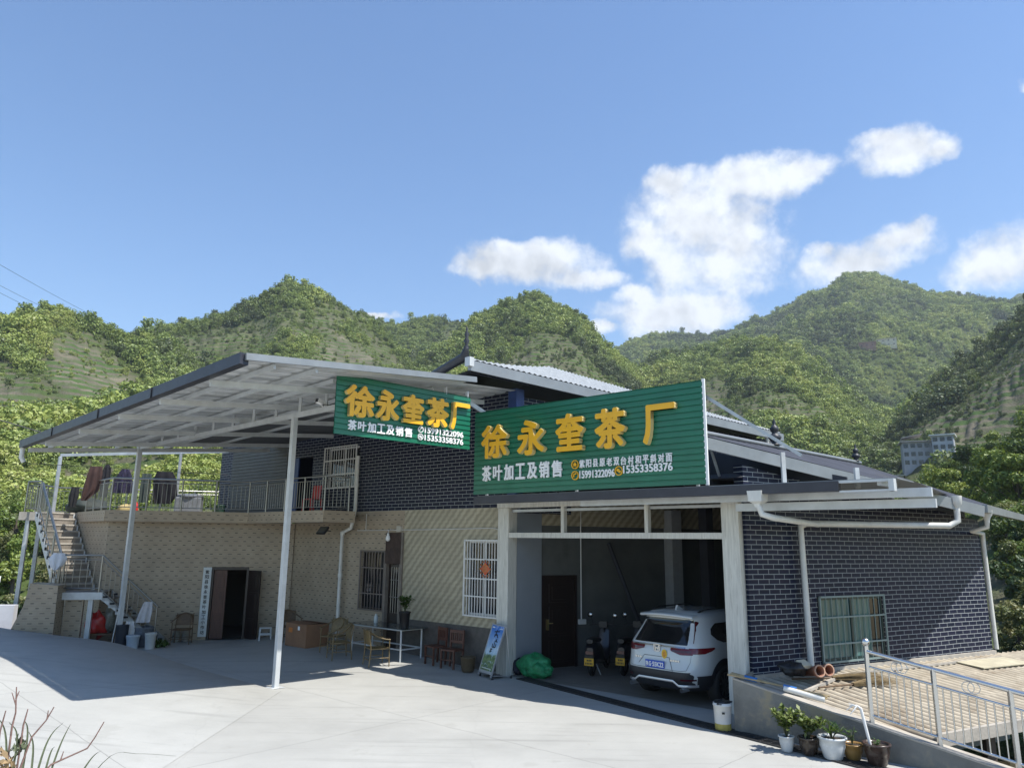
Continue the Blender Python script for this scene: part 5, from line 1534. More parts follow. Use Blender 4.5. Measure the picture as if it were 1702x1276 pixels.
for sg in (-1, 1):
    f_ = (lambda a, c: (a, c)) if sg > 0 else (lambda a, c: (-c, -a))
    L_ = rear_patch('tail_light', LAMP, car, [(z, *f_(0.30 + 0.25 * max(0, 0.99 - z) / 0.07, 0.80)) for z in np.linspace(0.93, 1.045, 5)], 0.012)
    rear_patch('lens_strip', LAMPD, L_, [(z, *f_(0.34, 0.70)) for z in np.linspace(0.975, 1.01, 3)], 0.016)
    rear_patch('upper_light', LAMPD, car, [(z, *f_(0.715 - 0.3 * (z - 1.05), 0.80 - 0.36 * (z - 1.05))) for z in np.linspace(1.045, 1.52, 6)], 0.010)
    side_patch('side_light', LAMP, car, [(0.95, 0.16, 0.42), (0.99, 0.12, 0.60), (1.03, 0.12, 0.72), (1.055, 0.14, 0.70)], 0.010, 10, sg)
    side_patch('side_window', CARG, car, [(1.12, 1.05, 3.0), (1.18, 0.86, 3.0), (1.28, 0.74, 2.95), (1.38, 0.80, 2.75), (1.47, 1.00, 2.50)], 0.008, 20, sg)
    side_patch('sill_cladding', CARB, car, [(z, 0.10, 4.3) for z in (0.34, 0.44, 0.56)], 0.012, 24, sg)
    for wy in (0.98, 3.62):
        b = MB(); n_ = 26
        for k in range(n_):
            a0, a1 = math.pi * k / n_ - 0.12, math.pi * (k + 1) / n_ - 0.12
            q = lambda a, r_: (sg * (max(side_x(wy + r_ * math.cos(a), min(1.0, 0.36 + r_ * math.sin(a))), 0.86) + 0.012), wy + r_ * math.cos(a), 0.36 + r_ * math.sin(a))
            b.add([q(a0, 0.40), q(a1, 0.40), q(a1, 0.475), q(a0, 0.475)], [(0, 1, 2, 3) if sg > 0 else (3, 2, 1, 0)], 0)
            b.add([q(a0, 0.0), q(a1, 0.40), q(a0, 0.40)], [(0, 1, 2) if sg < 0 else (0, 2, 1)], 1)
        b.build('wheel_arch', [CARB, BLACK], car, Fcar)
        b = MB(Matrix.Translation((sg * 0.815, wy, 0.355)) @ Matrix.Rotation(R(90), 4, 'Y'))
        b.lathe([(0.21, -0.11), (0.33, -0.115), (0.352, -0.09), (0.355, 0.0), (0.352, 0.09), (0.33, 0.128), (0.235, 0.132), (0.23, 0.09)], (0, 0, 0), 36, caps=False)
        wh_ = b.build('wheel', TYRE, car, Fcar)
        b = MB(Matrix.Translation((sg * 0.815, wy, 0.355)) @ Matrix.Rotation(R(90 * sg), 4, 'Y'))
        b.lathe([(0.0, 0.085), (0.06, 0.10), (0.07, 0.085)], (0, 0, 0), 18); b.lathe([(0.215, 0.12), (0.235, 0.13), (0.235, 0.05), (0.215, 0.03)], (0, 0, 0), 30, caps=False)
        for k in range(10):
            a = 2 * math.pi * k / 10
            b.bar((0.05 * math.cos(a), 0.05 * math.sin(a), 0.09), (0.22 * math.cos(a + 0.12), 0.22 * math.sin(a + 0.12), 0.105), 0.035, 0.02)
        b.add([(0.22 * math.cos(2 * math.pi * k / 30), 0.22 * math.sin(2 * math.pi * k / 30), 0.03) for k in range(30)], [tuple(range(30))], 1)
        b.build('rim', [ALLOY, BLACK], wh_, Fcar)
# lower bumper, diffuser strip and exhausts
b = MB(); rr = []
for z, o_ in ((0.28, -0.06), (0.33, 0.01), (0.42, 0.03), (0.56, 0.028), (0.625, 0.012)):
    rr.append([(x, rear_y(x, max(z, 0.345)) - o_, z) for x in np.linspace(-0.86, 0.86, 41)])
b.grid(rr, 0, True); bum = b.build('rear_bumper', CARB, car, Fcar)
b = MB(); pr = []
for x in np.linspace(-0.78, 0.78, 41):
    zc = 0.455 if abs(x) < 0.40 else (0.455 - 0.075 * min(1, (abs(x) - 0.40) / 0.10)); pr.append((x, zc))
b.grid([[(x, rear_y(x, 0.45) - 0.042, z - 0.022) for x, z in pr], [(x, rear_y(x, 0.45) - 0.050, z) for x, z in pr], [(x, rear_y(x, 0.45) - 0.042, z + 0.022) for x, z in pr]], 0, True)
b.build('bumper_strip', SILV, bum, Fcar)
for sx in (-0.58, 0.58):
    b = MB(); b.tube([(sx, 0.30, 0.31), (sx, -0.01, 0.31)], 0.042, 12, caps=False); b.build('exhaust_pipe', SILV, car, Fcar)
for sx in (-0.66, 0.66):
    rear_patch('reflector', LAMPD, bum, [(z, sx - 0.11, sx + 0.11) for z in (0.475, 0.505)], 0.045, 6)
# chrome bar, emblem, plate, badges, sticker, seam, roof fittings
rear_patch('chrome_bar', CHROME, car, [(z, -0.60, 0.60) for z in (1.048, 1.058, 1.068)], 0.016)
b = MB(); ye = rear_y(0, 1.02) - 0.025
em = [(-0.075, 1.065), (-0.060, 0.965), (-0.045, 0.955), (0.045, 0.955), (0.060, 0.965), (0.075, 1.065), (0.06, 1.08), (-0.06, 1.08)]
for i in range(8):
    p, q = em[i], em[(i + 1) % 8]; b.bar((p[0], ye, p[1]), (q[0], ye, q[1]), 0.014, 0.018, 0, (0, 1, 0))
for sx in (-1, 1): b.bar((sx * 0.045, ye, 1.065), (sx * 0.030, ye, 0.97), 0.018, 0.018, 0, (0, 1, 0))
b.bar((-0.036, ye, 1.012), (0.036, ye, 1.012), 0.02, 0.018, 0, (0, 1, 0))
b.build('emblem', CHROME, car, Fcar)
pn = MB(); yp_ = rear_y(0, 0.72) - 0.02
pn.box(-0.24, 0.20, yp_ - 0.012, yp_, 0.645, 0.785)
pl = pn.build('number_plate', PLATEB, car, Fcar, 0.003)
b = MB(); lettering(b, '陕', -0.225, -0.165, 0.67, 0.76, yp_ - 0.013, 0.002, 0.03); lettering(b, 'G', -0.155, -0.105, 0.67, 0.76, yp_ - 0.013, 0.002, 0.04)
b.box(-0.094, -0.082, yp_ - 0.016, yp_ - 0.012, 0.708, 0.722)
lettering(b, '55K22', -0.072, 0.185, 0.67, 0.76, yp_ - 0.013, 0.002, 0.04); b.build('lettering', [LWHITE, LWHITE], pl, Fcar)
for sx in (-0.42, 0.40):
    b = MB(); yl = rear_y(sx, 0.82) - 0.008
    for k in range(4 if sx > 0 else 3): b.box(sx - 0.09 + k * 0.055, sx - 0.05 + k * 0.055, yl - 0.006, yl + 0.01, 0.80, 0.83)
    b.build('badge', CHROME, car, Fcar)
b = MB(); ys = rear_y(0.14, 0.93) - 0.012
b.prism([(0.17 + 0.062 * math.cos(2 * math.pi * k / 22), 0.915 + 0.085 * math.sin(2 * math.pi * k / 22)) for k in range(22)], ys - 0.004, ys)
b.prism([(0.17 + 0.038 * math.cos(2 * math.pi * k / 22), 0.915 + 0.055 * math.sin(2 * math.pi * k / 22)) for k in range(22)], ys - 0.007, ys - 0.004, 1)
b.build('sticker', [mat('yellow_sticker', (0.75, 0.48, 0.02), 0.5), mat('orange_sticker', (0.60, 0.25, 0.03), 0.5, var=0.4, vs=60)], car, Fcar)
b = MB()
for sg in (-1, 1):
    b.tube([(sg * 0.70, rear_y(0.70, 0.94) - 0.004, 0.94), (sg * 0.69, rear_y(0.69, 0.8) - 0.004, 0.8), (sg * 0.64, rear_y(0.64, 0.66) - 0.004, 0.66)], 0.005, 5)
b.tube([(-0.64, rear_y(0.64, .66) - 0.004, 0.66)] + [(x, rear_y(x, 0.645) - 0.004, 0.645) for x in np.linspace(-0.55, 0.55, 9)] + [(0.64, rear_y(0.64, .66) - 0.004, 0.66)], 0.005, 5)
for (x0, z0, x1, z1) in ((-0.30, 0.86, 0.28, 0.86), (-0.30, 0.86, -0.42, 0.70), (0.28, 0.86, 0.38, 0.62)):
    b.tube([(x0, rear_y(x0, z0) - 0.001, z0), (x1, rear_y(x1, z1) - 0.001, z1)], 0.006, 5)
b.build('tailgate_seam', mat('seam_shadow', (0.16, 0.165, 0.165), 0.5), car, Fcar)
b = MB(); b.prism([(0.75, 1.685), (1.0, 1.69), (0.80, 1.78)], -0.02, 0.02); b2 = b.build('roof_antenna', CARW, car, Fcar @ Matrix.Rotation(R(90), 4, 'Z'))
for sg in (-1, 1):
    b = MB(); b.tube([(sg * 0.52, 0.75, 1.67), (sg * 0.54, 0.95, 1.715), (sg * 0.56, 2.1, 1.715), (sg * 0.55, 2.3, 1.66)], 0.016, 6); b.build('roof_rail', BLACK, car, Fcar)
    side_patch('door_handle', SILV, car, [(0.93, 1.25, 1.45), (0.955, 1.25, 1.45)], 0.03, 4, sg)


def scooter(F, label, plate_txt):
    t_ = thing('motor_scooter', label, 'scooter', F)
    PT = mat('dark_scooter_plastic', (0.014, 0.015, 0.02), 0.3, coat=0.3)
    b = MB()
    for k, (y, wd, z0, z1) in enumerate(((-0.05, 0.10, 0.42, 0.62), (0.10, 0.16, 0.36, 0.74), (0.45, 0.17, 0.30, 0.72), (0.70, 0.14, 0.26, 0.60), (0.85, 0.13, 0.24, 0.32))):
        pass
    prof = [(-0.05, 0.08, 0.44, 0.64), (0.10, 0.15, 0.36, 0.74), (0.42, 0.17, 0.30, 0.73), (0.66, 0.14, 0.26, 0.60), (0.80, 0.14, 0.24, 0.31), (1.05, 0.15, 0.24, 0.31), (1.15, 0.17, 0.28, 0.60), (1.26, 0.14, 0.45, 0.95)]
    rows = []
    for y, wd, z0, z1 in prof:
        zc, hh = (z0 + z1) / 2, (z1 - z0) / 2
        rows.append([(wd * math.copysign(abs(math.cos(a)) ** 0.6, math.cos(a)), y, zc + hh * math.copysign(abs(math.sin(a)) ** 0.6, math.sin(a))) for a in [2 * math.pi * k / 16 for k in range(16)]])
    b.grid(rows, 0, True, True); b.add(rows[0], [tuple(range(16))]); b.add(rows[-1], [tuple(range(15, -1, -1))])
    b.build('body', PT, t_, F)
    b = MB(); rows = [[(wd * math.cos(a), y, z + 0.05 * math.sin(a)) for a in [2 * math.pi * k / 12 for k in range(12)]] for y, wd, z in ((-0.06, 0.08, 0.78), (0.1, 0.13, 0.80), (0.4, 0.14, 0.79), (0.70, 0.08, 0.74))]
    b.grid(rows, 0, True, True); b.add(rows[0], [tuple(range(12))]); b.add(rows[-1], [tuple(range(11, -1, -1))]); b.build('seat', BLACK, t_, F)
    for wy in (0.12, 1.42):
        b = MB(Matrix.Translation((0, wy, 0.24)) @ Matrix.Rotation(R(90), 4, 'Y')); b.lathe([(0.14, -0.045), (0.20, -0.05), (0.235, -0.025), (0.24, 0), (0.235, 0.025), (0.20, 0.05), (0.14, 0.045)], (0, 0, 0), 26, caps=False)
        w_ = b.build('wheel', TYRE, t_, F)
        b = MB(Matrix.Translation((0, wy, 0.24)) @ Matrix.Rotation(R(90), 4, 'Y')); b.lathe([(0.04, -0.05), (0.145, -0.03), (0.145, 0.03), (0.04, 0.05)], (0, 0, 0), 20); b.build('rim', ALLOY, w_, F)
    b = MB(); b.tube([(0, 1.42, 0.24), (0, 1.30, 0.70), (0, 1.20, 1.05)], 0.03, 8); b.build('fork', BLACK, t_, F)
    b = MB(); b.tube([(-0.34, 1.10, 1.03), (-0.12, 1.18, 1.06), (0.12, 1.18, 1.06), (0.34, 1.10, 1.03)], 0.018, 8); b.box(-0.10, 0.10, 1.12, 1.26, 0.98, 1.12); b.build('handlebar', BLACK, t_, F)
    for sx in (-1, 1):
        b = MB(); b.tube([(sx * 0.24, 1.14, 1.05), (sx * 0.30, 1.12, 1.22)], 0.008, 6); mi_ = b.build('mirror', BLACK, t_, F)
        b = MB(Matrix.Translation((sx * 0.31, 1.11, 1.27)) @ Matrix.Rotation(R(90), 4, 'X')); b.lathe([(0.0, 0.0), (0.07, 0.0), (0.07, 0.02), (0.0, 0.022)], (0, 0, 0), 18); b.build('mirror_glass', CHROME, mi_, F)
    b = MB(); b.box(-0.09, 0.09, -0.10, -0.05, 0.50, 0.57); b.build('tail_light', LAMPD, t_, F)
    b = MB(); b.box(-0.11, 0.11, -0.135, -0.125, 0.26, 0.42); pl_ = b.build('number_plate', PLATEY, t_, F)
    b = MB()
    for k in range(5): b.box(-0.085 + k * 0.036, -0.062 + k * 0.036, -0.138, -0.134, 0.285, 0.33)
    for k in range(3): b.box(-0.05 + k * 0.04, -0.02 + k * 0.04, -0.138, -0.134, 0.355, 0.395)
    b.build('plate_marks', BLACK, pl_, F)
    b = MB(); b.box(-0.10, 0.10, -0.12, 0.0, 0.40, 0.48); b.build('rear_mudguard', BLACK, t_, F)
    b = MB(); b.tube([(0.05, 0.3, 0.25), (0.16, 0.28, 0.02)], 0.012, 6); b.build('kickstand', STEELG, t_, F)
    return t_
scooter(frame(1.88, 18.05, 0, 112), 'dark motor scooter with a yellow plate standing near the inner garage door', '')
scooter(frame(2.62, 18.15, 0, 118), 'dark motor scooter with a yellow plate standing close beside the white SUV', '')

# ================================================================== YARD FURNITURE
BAMB = mat('yellow_bamboo', (0.17, 0.12, 0.05), 0.5, var=0.3, vs=14)
BAMD = mat('brown_cane', (0.11, 0.065, 0.03), 0.55, var=0.3, vs=14)
def Mz(x, y, z, rot): return Matrix.Translation((x, y, z)) @ Matrix.Rotation(R(rot), 4, 'Z')
def cane_chair(M, label, mtl=BAMB):
    t_ = thing('cane_chair', label, 'chair', M, 'cane armchairs in the yard')
    for sx in (-0.25, 0.25):
        b = MB(); b.tube([(sx, -0.24, 0.0), (sx * 0.98, -0.23, 0.62)], 0.014, 7); b.build('leg', mtl, t_, M)
        b = MB(); b.tube([(sx * 0.95, 0.26, 0.0), (sx * 0.95, 0.22, 0.42), (sx * 0.9, 0.28, 0.84)], 0.014, 7); b.build('leg', mtl, t_, M)
    b = MB(); rows = []
    for k in range(15):
        x = -0.25 + 0.5 * k / 14; rows.append([(x, y, 0.41 + 0.006 * ((k + j) % 2) - 0.02 * math.cos(x * 6)) for j, y in enumerate(np.linspace(-0.24, 0.22, 15))])
    b.grid(rows, 0, False); b.tube([(-0.25, -0.24, 0.41), (0.25, -0.24, 0.41), (0.24, 0.22, 0.41), (-0.24, 0.22, 0.41), (-0.25, -0.24, 0.41)], 0.014, 6); b.build('seat', mtl, t_, M)
    b = MB(); pts = []
    for k in range(17):
        a = math.pi * k / 16; pts.append((0.27 * math.cos(a) * (1.05), -0.24 + 0.52 * math.sin(a), 0.62 + 0.22 * math.sin(a) ** 2))
    b.tube(pts, 0.016, 8); b.build('arm_rail', mtl, t_, M)
    b = MB(); rows = []
    for k in range(13):
        f_ = k / 12; x = -0.22 + 0.44 * f_; rows.append([(x * (1 + 0.12 * z_), 0.235 + 0.045 * z_ * 2 - 0.10 * (x / 0.22) ** 2 * z_, 0.50 + z_ * 0.34 - 0.05 * (x / 0.22) ** 2 * z_) for z_ in np.linspace(0, 1, 9)])
    b.grid(rows, 0, False); b.build('backrest', mtl, t_, M)
    b = MB(); b.tube([(-0.25, -0.24, 0.16), (0.25, -0.24, 0.16)], 0.01, 6); b.tube([(-0.24, 0.25, 0.16), (0.24, 0.25, 0.16)], 0.01, 6); b.tube([(-0.25, -0.24, 0.2), (-0.24, 0.25, 0.2)], 0.01, 6); b.tube([(0.25, -0.24, 0.2), (0.24, 0.25, 0.2)], 0.01, 6)
    b.build('stretcher', mtl, t_, M)
    return t_
ch0 = cane_chair(Mz(-4.28, 19.72, yard_z(-4.28, 19.72), -62), 'yellow cane armchair left of the glass table, turned towards it')
dup(ch0, Mz(-3.22, 19.05, yard_z(-3.22, 19.05), 118), 'yellow cane armchair with its back to the yard, nearest the sunlit patch')
dup(ch0, Mz(-4.62, 20.55, yard_z(-4.6, 20.5), -20), 'yellow cane armchair behind the others, next to the cardboard box')
ch2 = cane_chair(Mz(-6.35, 22.5, 0.15, 35), 'dark cane armchair left of the cardboard box by the tiled wall', BAMD)
dup(ch2, Mz(-9.55, 22.75, 0.0, 12), 'dark brown armchair below the white name board')

# white stool
M_ = Mz(-7.25, 23.15, 0.05, 20)
t_ = thing('stool', 'small white plastic stool beside the dark workshop doorway', 'stool', M_)
WPL = mat('white_plastic', (0.55, 0.56, 0.55), 0.45, var=0.1, vs=6)
MB().box(-0.17, 0.17, -0.13, 0.13, 0.36, 0.39).build('seat', WPL, t_, M_, 0.008)
for sx in (-0.15, 0.15):
    for sy in (-0.11, 0.11):
        b = MB(); b.bar((sx * 1.1, sy * 1.1, 0), (sx, sy, 0.36), 0.035); b.build('leg', WPL, t_, M_)
b = MB(); b.box(-0.16, 0.16, -0.125, -0.105, 0.18, 0.22); b.box(-0.16, 0.16, 0.105, 0.125, 0.18, 0.22); b.build('stretcher', WPL, t_, M_)

# cardboard box
M_ = FA @ Matrix.Translation((-6.42, -1.22, 0.16))
CARD = mat('brown_cardboard', (0.24, 0.125, 0.065), 0.85, var=0.15, vs=3)
t_ = thing('cardboard_box', 'large brown cardboard box with a small white label against the tiled wall', 'box', M_)
b = MB(); b.box(-0.50, 0.50, -0.36, 0.36, 0, 0.60); b.build('carton', CARD, t_, M_, 0.006)
b = MB(); b.add([(-0.5, -0.36, 0.602), (0.5, -0.36, 0.602), (0.5, -0.02, 0.625), (-0.5, -0.02, 0.625)], [(0, 1, 2, 3)]); b.add([(-0.5, 0.36, 0.602), (0.5, 0.36, 0.602), (0.5, 0.02, 0.64), (-0.5, 0.02, 0.64)], [(3, 2, 1, 0)]); b.build('flap', CARD, t_, M_)
b = MB(); b.box(0.10, 0.19, -0.366, -0.361, 0.44, 0.54); b.build('label', LWHITE, t_, M_)
b = MB(); b.box(-0.34, -0.16, -0.365, -0.361, 0.36, 0.48); b.build('print', mat('orange_print', (0.5, 0.16, 0.03), 0.7), t_, M_)

# glass table on a white tube frame with plant and chair below
M_ = FA @ Matrix.Translation((-3.88, -0.50, 0.07))
t_ = thing('glass_table', 'long glass-topped table with white tube legs in front of the tiled wall', 'table', M_)
TG = mat('dark_table_glass', (0.03, 0.045, 0.045), 0.03, spec=0.9)
MB().box(-1.18, 1.15, -0.40, 0.40, 0.765, 0.777).build('table_top', TG, t_, M_, 0.003)
for sx in (-1.0, 0.98):
    for sy in (-0.34, 0.34):
        b = MB(); b.tube([(sx, sy, -0.06), (sx, sy, 0.765)], 0.024, 8); b.build('leg', STEELW, t_, M_)
b = MB()
for sy in (-0.34, 0.34):
    b.bar((-1.0, sy, 0.74), (0.98, sy, 0.74), 0.03); b.bar((-1.0, sy, 0.28), (0.98, sy, 0.28), 0.03)
for sx in (-1.0, 0.98): b.bar((sx, -0.34, 0.28), (sx, 0.34, 0.28), 0.03); b.bar((sx, -0.34, 0.74), (sx, 0.34, 0.74), 0.03)
b.build('frame', STEELW, t_, M_)
PLEAF = mat_leaf('pot_plant_leaves', [(0.0, (0.02, 0.05, 0.012)), (0.5, (0.045, 0.10, 0.02)), (1.0, (0.10, 0.16, 0.03))], 0.25, local=0.8)
SOIL = mat('potting_soil', (0.03, 0.022, 0.016), 0.95)


def leafy_plant(root, M, base_z, h, spread, n, size, seed, mt=None, stems=5, aspect=0.45, droop=0.3):
    rg = random.Random(seed); mt = mt or PLEAF
    st_ = MB(); lf = MB()
    for k in range(stems):
        a = 2 * math.pi * k / stems + rg.uniform(-0.4, 0.4); sp = spread * rg.uniform(0.3, 0.9)
        pts = [(0, 0, base_z), (sp * 0.35 * math.cos(a), sp * 0.35 * math.sin(a), base_z + h * 0.5), (sp * math.cos(a), sp * math.sin(a), base_z + h * rg.uniform(0.75, 1.0))]
        st_.tube(pts, 0.006, 5, 0)
        for j in range(n):
            t2 = rg.uniform(0.35, 1.05); p = lerp(Vector(pts[1]), Vector(pts[2]), t2 * 2 - 1) if t2 > 0.5 else lerp(Vector(pts[0]), Vector(pts[1]), t2 * 2)
            d = Vector((rg.uniform(-1, 1), rg.uniform(-1, 1), rg.uniform(-droop, 0.8))).normalized(); L_ = size * rg.uniform(0.6, 1.3)
            sd = d.cross(Vector((rg.uniform(-.3, .3), rg.uniform(-.3, .3), 1))).normalized() * L_ * aspect * 0.5
            e = p + d * L_; m_ = p + d * L_ * 0.5 + Vector((0, 0, 0.06 * L_))
            lf.add([p, m_ + sd, e, m_ - sd], [(0, 1, 2, 3)])
    st_.build('stem', mat('green_stem', (0.06, 0.07, 0.03), 0.7), root, M); lf.build('leaves', mt, root, M)


M_ = FA @ Matrix.Translation((-3.05, -0.62, 0.847))
t_ = thing('potted_plant', 'bushy green plant in a tall black pot standing on the glass table', 'plant', M_)
b = MB(); b.lathe([(0.105, 0), (0.112, 0.05), (0.14, 0.36), (0.155, 0.37), (0.155, 0.40), (0.135, 0.40), (0.13, 0.36)], (0, 0, 0), 20, caps=False); b.add([(0.13 * math.cos(2 * math.pi * k / 16), 0.13 * math.sin(2 * math.pi * k / 16), 0.36) for k in range(16)], [tuple(range(16))], 1)
b.build('pot', [BLACK, SOIL], t_, M_)
leafy_plant(t_, M_, 0.36, 0.40, 0.20, 26, 0.13, 5, stems=7)
tag(MB().lathe([(0.05, 0), (0.055, 0.02), (0.055, 0.16), (0.03, 0.2), (0.03, 0.23), (0.0, 0.235)], (0, 0, 0), 14).build('water_bottle', mat('pale_bottle', (0.45, 0.5, 0.5), 0.2), None, FA @ Matrix.Translation((-4.45, -0.42, 0.847))), 'pale water bottle standing on the glass table by the narrow door', 'bottle')

# red-brown benches against the skirting
def wooden_chair(M, label):
    t_ = thing('wooden_chair', label, 'chair', M, 'red-brown wooden chairs by the wall')
    MB().box(-0.22, 0.22, -0.2, 0.2, 0.40, 0.44).build('seat', WOODR, t_, M, 0.006)
    for sx in (-0.19, 0.19):
        b = MB(); b.bar((sx, -0.17, 0), (sx, -0.17, 0.40), 0.04); b.build('leg', WOODR, t_, M)
        b = MB(); b.bar((sx, 0.17, 0), (sx, 0.2, 0.86), 0.04); b.build('leg', WOODR, t_, M)
    b = MB()
    for z in (0.58, 0.82): b.bar((-0.19, 0.195, z), (0.19, 0.195, z), 0.03, 0.07)
    for k in range(5): b.bar((-0.13 + k * 0.065, 0.19, 0.6), (-0.13 + k * 0.065, 0.195, 0.8), 0.02, 0.03)
    b.build('backrest', WOODR, t_, M)
    b = MB(); b.bar((-0.19, -0.17, 0.2), (0.19, -0.17, 0.2), 0.025); b.build('stretcher', WOODR, t_, M)
    return t_
wc = wooden_chair(FA @ Matrix.Translation((-1.5, -0.42, 0.04)) @ Matrix.Rotation(R(8), 4, 'Z'), 'red-brown wooden chair below the barred window, nearer the poster stand')
dup(wc, FA @ Matrix.Translation((-2.1, -0.40, 0.06)) @ Matrix.Rotation(R(-12), 4, 'Z'), 'red-brown wooden chair below the barred window, nearer the glass table')
M_ = FA @ Matrix.Translation((-0.95, -0.42, 0.02))
b = MB(); b.lathe([(0.13, 0.0), (0.15, 0.05), (0.175, 0.30), (0.185, 0.31), (0.185, 0.34), (0.165, 0.34), (0.15, 0.08)], (0, 0, 0), 22, caps=False)
tag(b.build('basket', mat('woven_basket', (0.085, 0.06, 0.03), 0.8, var=0.4, vs=60), None, M_), 'dark woven basket on the floor behind the poster stand', 'basket')

# poster stand
FP = frame(-0.68, 18.02, 0.0, 149)
LEAN = Matrix.Translation((0, 0, 0.10)) @ Matrix.Rotation(R(-19), 4, 'X')
t_ = thing('poster_stand', 'leaning metal poster stand with a blue sky and green hills poster beside the garage post', 'poster stand', FP)
pm = bpy.data.materials.new('poster_print'); pm.use_nodes = True; t = NT(pm.node_tree); bs_ = t.n['Principled BSDF']
co = t.new('ShaderNodeTexCoord').outputs['Object']; x_, y_, z_ = t.sep(co)
nz_ = t.noise(co, 9, 6, 0.65)
skyg = t.mix(t.lin(z_, 0.45, 1.0), rgb((0.42, 0.60, 0.72)), rgb((0.02, 0.16, 0.55)))
skyg = t.mix(t.m('MULTIPLY', t.smooth(t.noise(co, 5, 5), 0.5, 0.7), 0.6), skyg, rgb((0.75, 0.82, 0.85)))
hillg = t.mix(t.lin(nz_, 0.35, 0.65), rgb((0.02, 0.08, 0.05)), rgb((0.22, 0.30, 0.10)))
hillg = t.mix(t.smooth(t.noise(co, 14, 4), 0.55, 0.68), hillg, rgb((0.45, 0.55, 0.55)))
edge = t.m('ADD', z_, t.m('MULTIPLY', t.m('SUBTRACT', t.noise(co, 6, 4), 0.5), 0.28))
pc = t.mix(t.smooth(edge, 0.40, 0.47), hillg, skyg)
t.l.new(pc, bs_.inputs['Base Color']); bs_.inputs['Roughness'].default_value = 0.35
b = MB(); b.box(0.03, 0.57, -0.012, -0.004, 0.06, 1.06); po_ = b.build('poster', pm, t_, FP @ LEAN)
b = MB(); b.box(0.0, 0.03, -0.02, 0.01, -0.06, 1.10); b.box(0.57, 0.60, -0.02, 0.01, -0.06, 1.10); b.box(0.03, 0.57, -0.02, 0.01, 1.06, 1.09); b.box(0.03, 0.57, -0.02, 0.01, 0.0, 0.06); b.build('frame', SILV, t_, FP @ LEAN)
b = MB()
brush = [((0.20, 0.92), (0.42, 0.94)), ((0.31, 0.97), (0.25, 0.80)), ((0.31, 0.88), (0.41, 0.80)), ((0.24, 0.85), (0.38, 0.855)), ((0.40, 0.77), (0.33, 0.70)), ((0.36, 0.74), (0.44, 0.70)), ((0.27, 0.66), (0.27, 0.58)), ((0.34, 0.69), (0.34, 0.58)), ((0.41, 0.66), (0.41, 0.58)), ((0.27, 0.58), (0.41, 0.585)),
         ((0.22, 0.53), (0.31, 0.535)), ((0.265, 0.55), (0.25, 0.45)), ((0.22, 0.48), (0.30, 0.49))]
for (p, q) in brush: b.bar((p[0], -0.016, p[1]), (q[0], -0.016, q[1]), 0.024, 0.006, 0, (0, 1, 0))
b.build('brush_lettering', mat('ink', (0.01, 0.015, 0.03), 0.5), po_, FP @ LEAN)
b = MB()
b.box(0.06, 0.16, -0.0165, -0.013, 1.0, 1.03); b.box(0.38, 0.53, -0.0165, -0.013, 0.99, 1.005); b.box(0.08, 0.5, -0.0165, -0.013, 0.10, 0.115)
b.build('small_print', LWHITE, po_, FP @ LEAN)
b = MB()
for x_ in (0.015, 0.585): b.tube([(x_, 0.36, 1.10), (x_, 0.50, 0.03)], 0.012, 6)
b.tube([(-0.02, 0.36, 1.10), (0.62, 0.36, 1.10)], 0.016, 8); b.tube([(0.015, 0.02, 0.08), (0.015, 0.50, 0.05)], 0.01, 6); b.tube([(0.585, 0.02, 0.08), (0.585, 0.5, 0.05)], 0.01, 6)
b.build('rear_leg', SILV, t_, FP)
for (x_, y_) in ((0.015, 0.02), (0.585, 0.02), (0.015, 0.5), (0.585, 0.5)):
    b = MB(); b.lathe([(0.025, 0), (0.03, 0.02), (0.02, 0.06), (0.0, 0.065)], (x_, y_, 0), 10); b.build('foot', BLACK, t_, FP)
b = MB(); rows = [[(0.10 + 0.4 * i / 6, 0.05 + 0.35 * j / 5, 0.02 + 0.03 * rng.random()) for j in range(6)] for i in range(7)]
b.grid(rows); tag(b.build('floor_rag', mat('mottled_rag', (0.16, 0.14, 0.13), 0.9, var=0.6, vs=20), None, FP), 'crumpled mottled rag on the floor under the poster stand', 'rag')

# green net bag
M_ = Mz(0.60, 18.0, 0.0, -30)
t_ = thing('net_bag', 'bulging green net sack lying inside the garage entrance', 'sack', M_)
def lump(b, c, rad, seed, n=20, m=12, amp=0.18, mi=0):
    rg = random.Random(seed); ph = [rg.uniform(0, 6.28) for _ in range(8)]
    rows = []
    for j in range(m + 1):
        v = math.pi * j / m - math.pi / 2; row_ = []
        for i in range(n):
            u_ = 2 * math.pi * i / n
            k_ = 1 + amp * (math.sin(3 * u_ + ph[0]) * math.cos(2 * v + ph[1]) + 0.6 * math.sin(5 * u_ + ph[2] + 2 * v) + 0.5 * math.sin(7 * v + ph[3] + u_))
            row_.append((c[0] + rad[0] * k_ * math.cos(v) * math.cos(u_), c[1] + rad[1] * k_ * math.cos(v) * math.sin(u_), max(0.004, c[2] + rad[2] * k_ * math.sin(v))))
        rows.append(row_)
    b.grid(rows, mi, True, True); return b
NETM = mat('green_netting', (0.015, 0.20, 0.07), 0.55, var=0.5, vs=26, dirt=((0.05, 0.34, 0.16), 9, 0.5, 0.7))
b = MB(); lump(b, (0.0, 0, 0.24), (0.42, 0.30, 0.26), 3, 40, 22, 0.09); lump(b, (0.18, -0.12, 0.18), (0.30, 0.24, 0.19), 9, 32, 18, 0.12); b.build('sack', NETM, t_, M_)
b = MB(); lump(b, (-0.42, 0.05, 0.17), (0.17, 0.2, 0.19), 5, 20, 12, 0.1); b.build('dark_bundle', mat('navy_cloth', (0.012, 0.016, 0.03), 0.8), t_, M_)

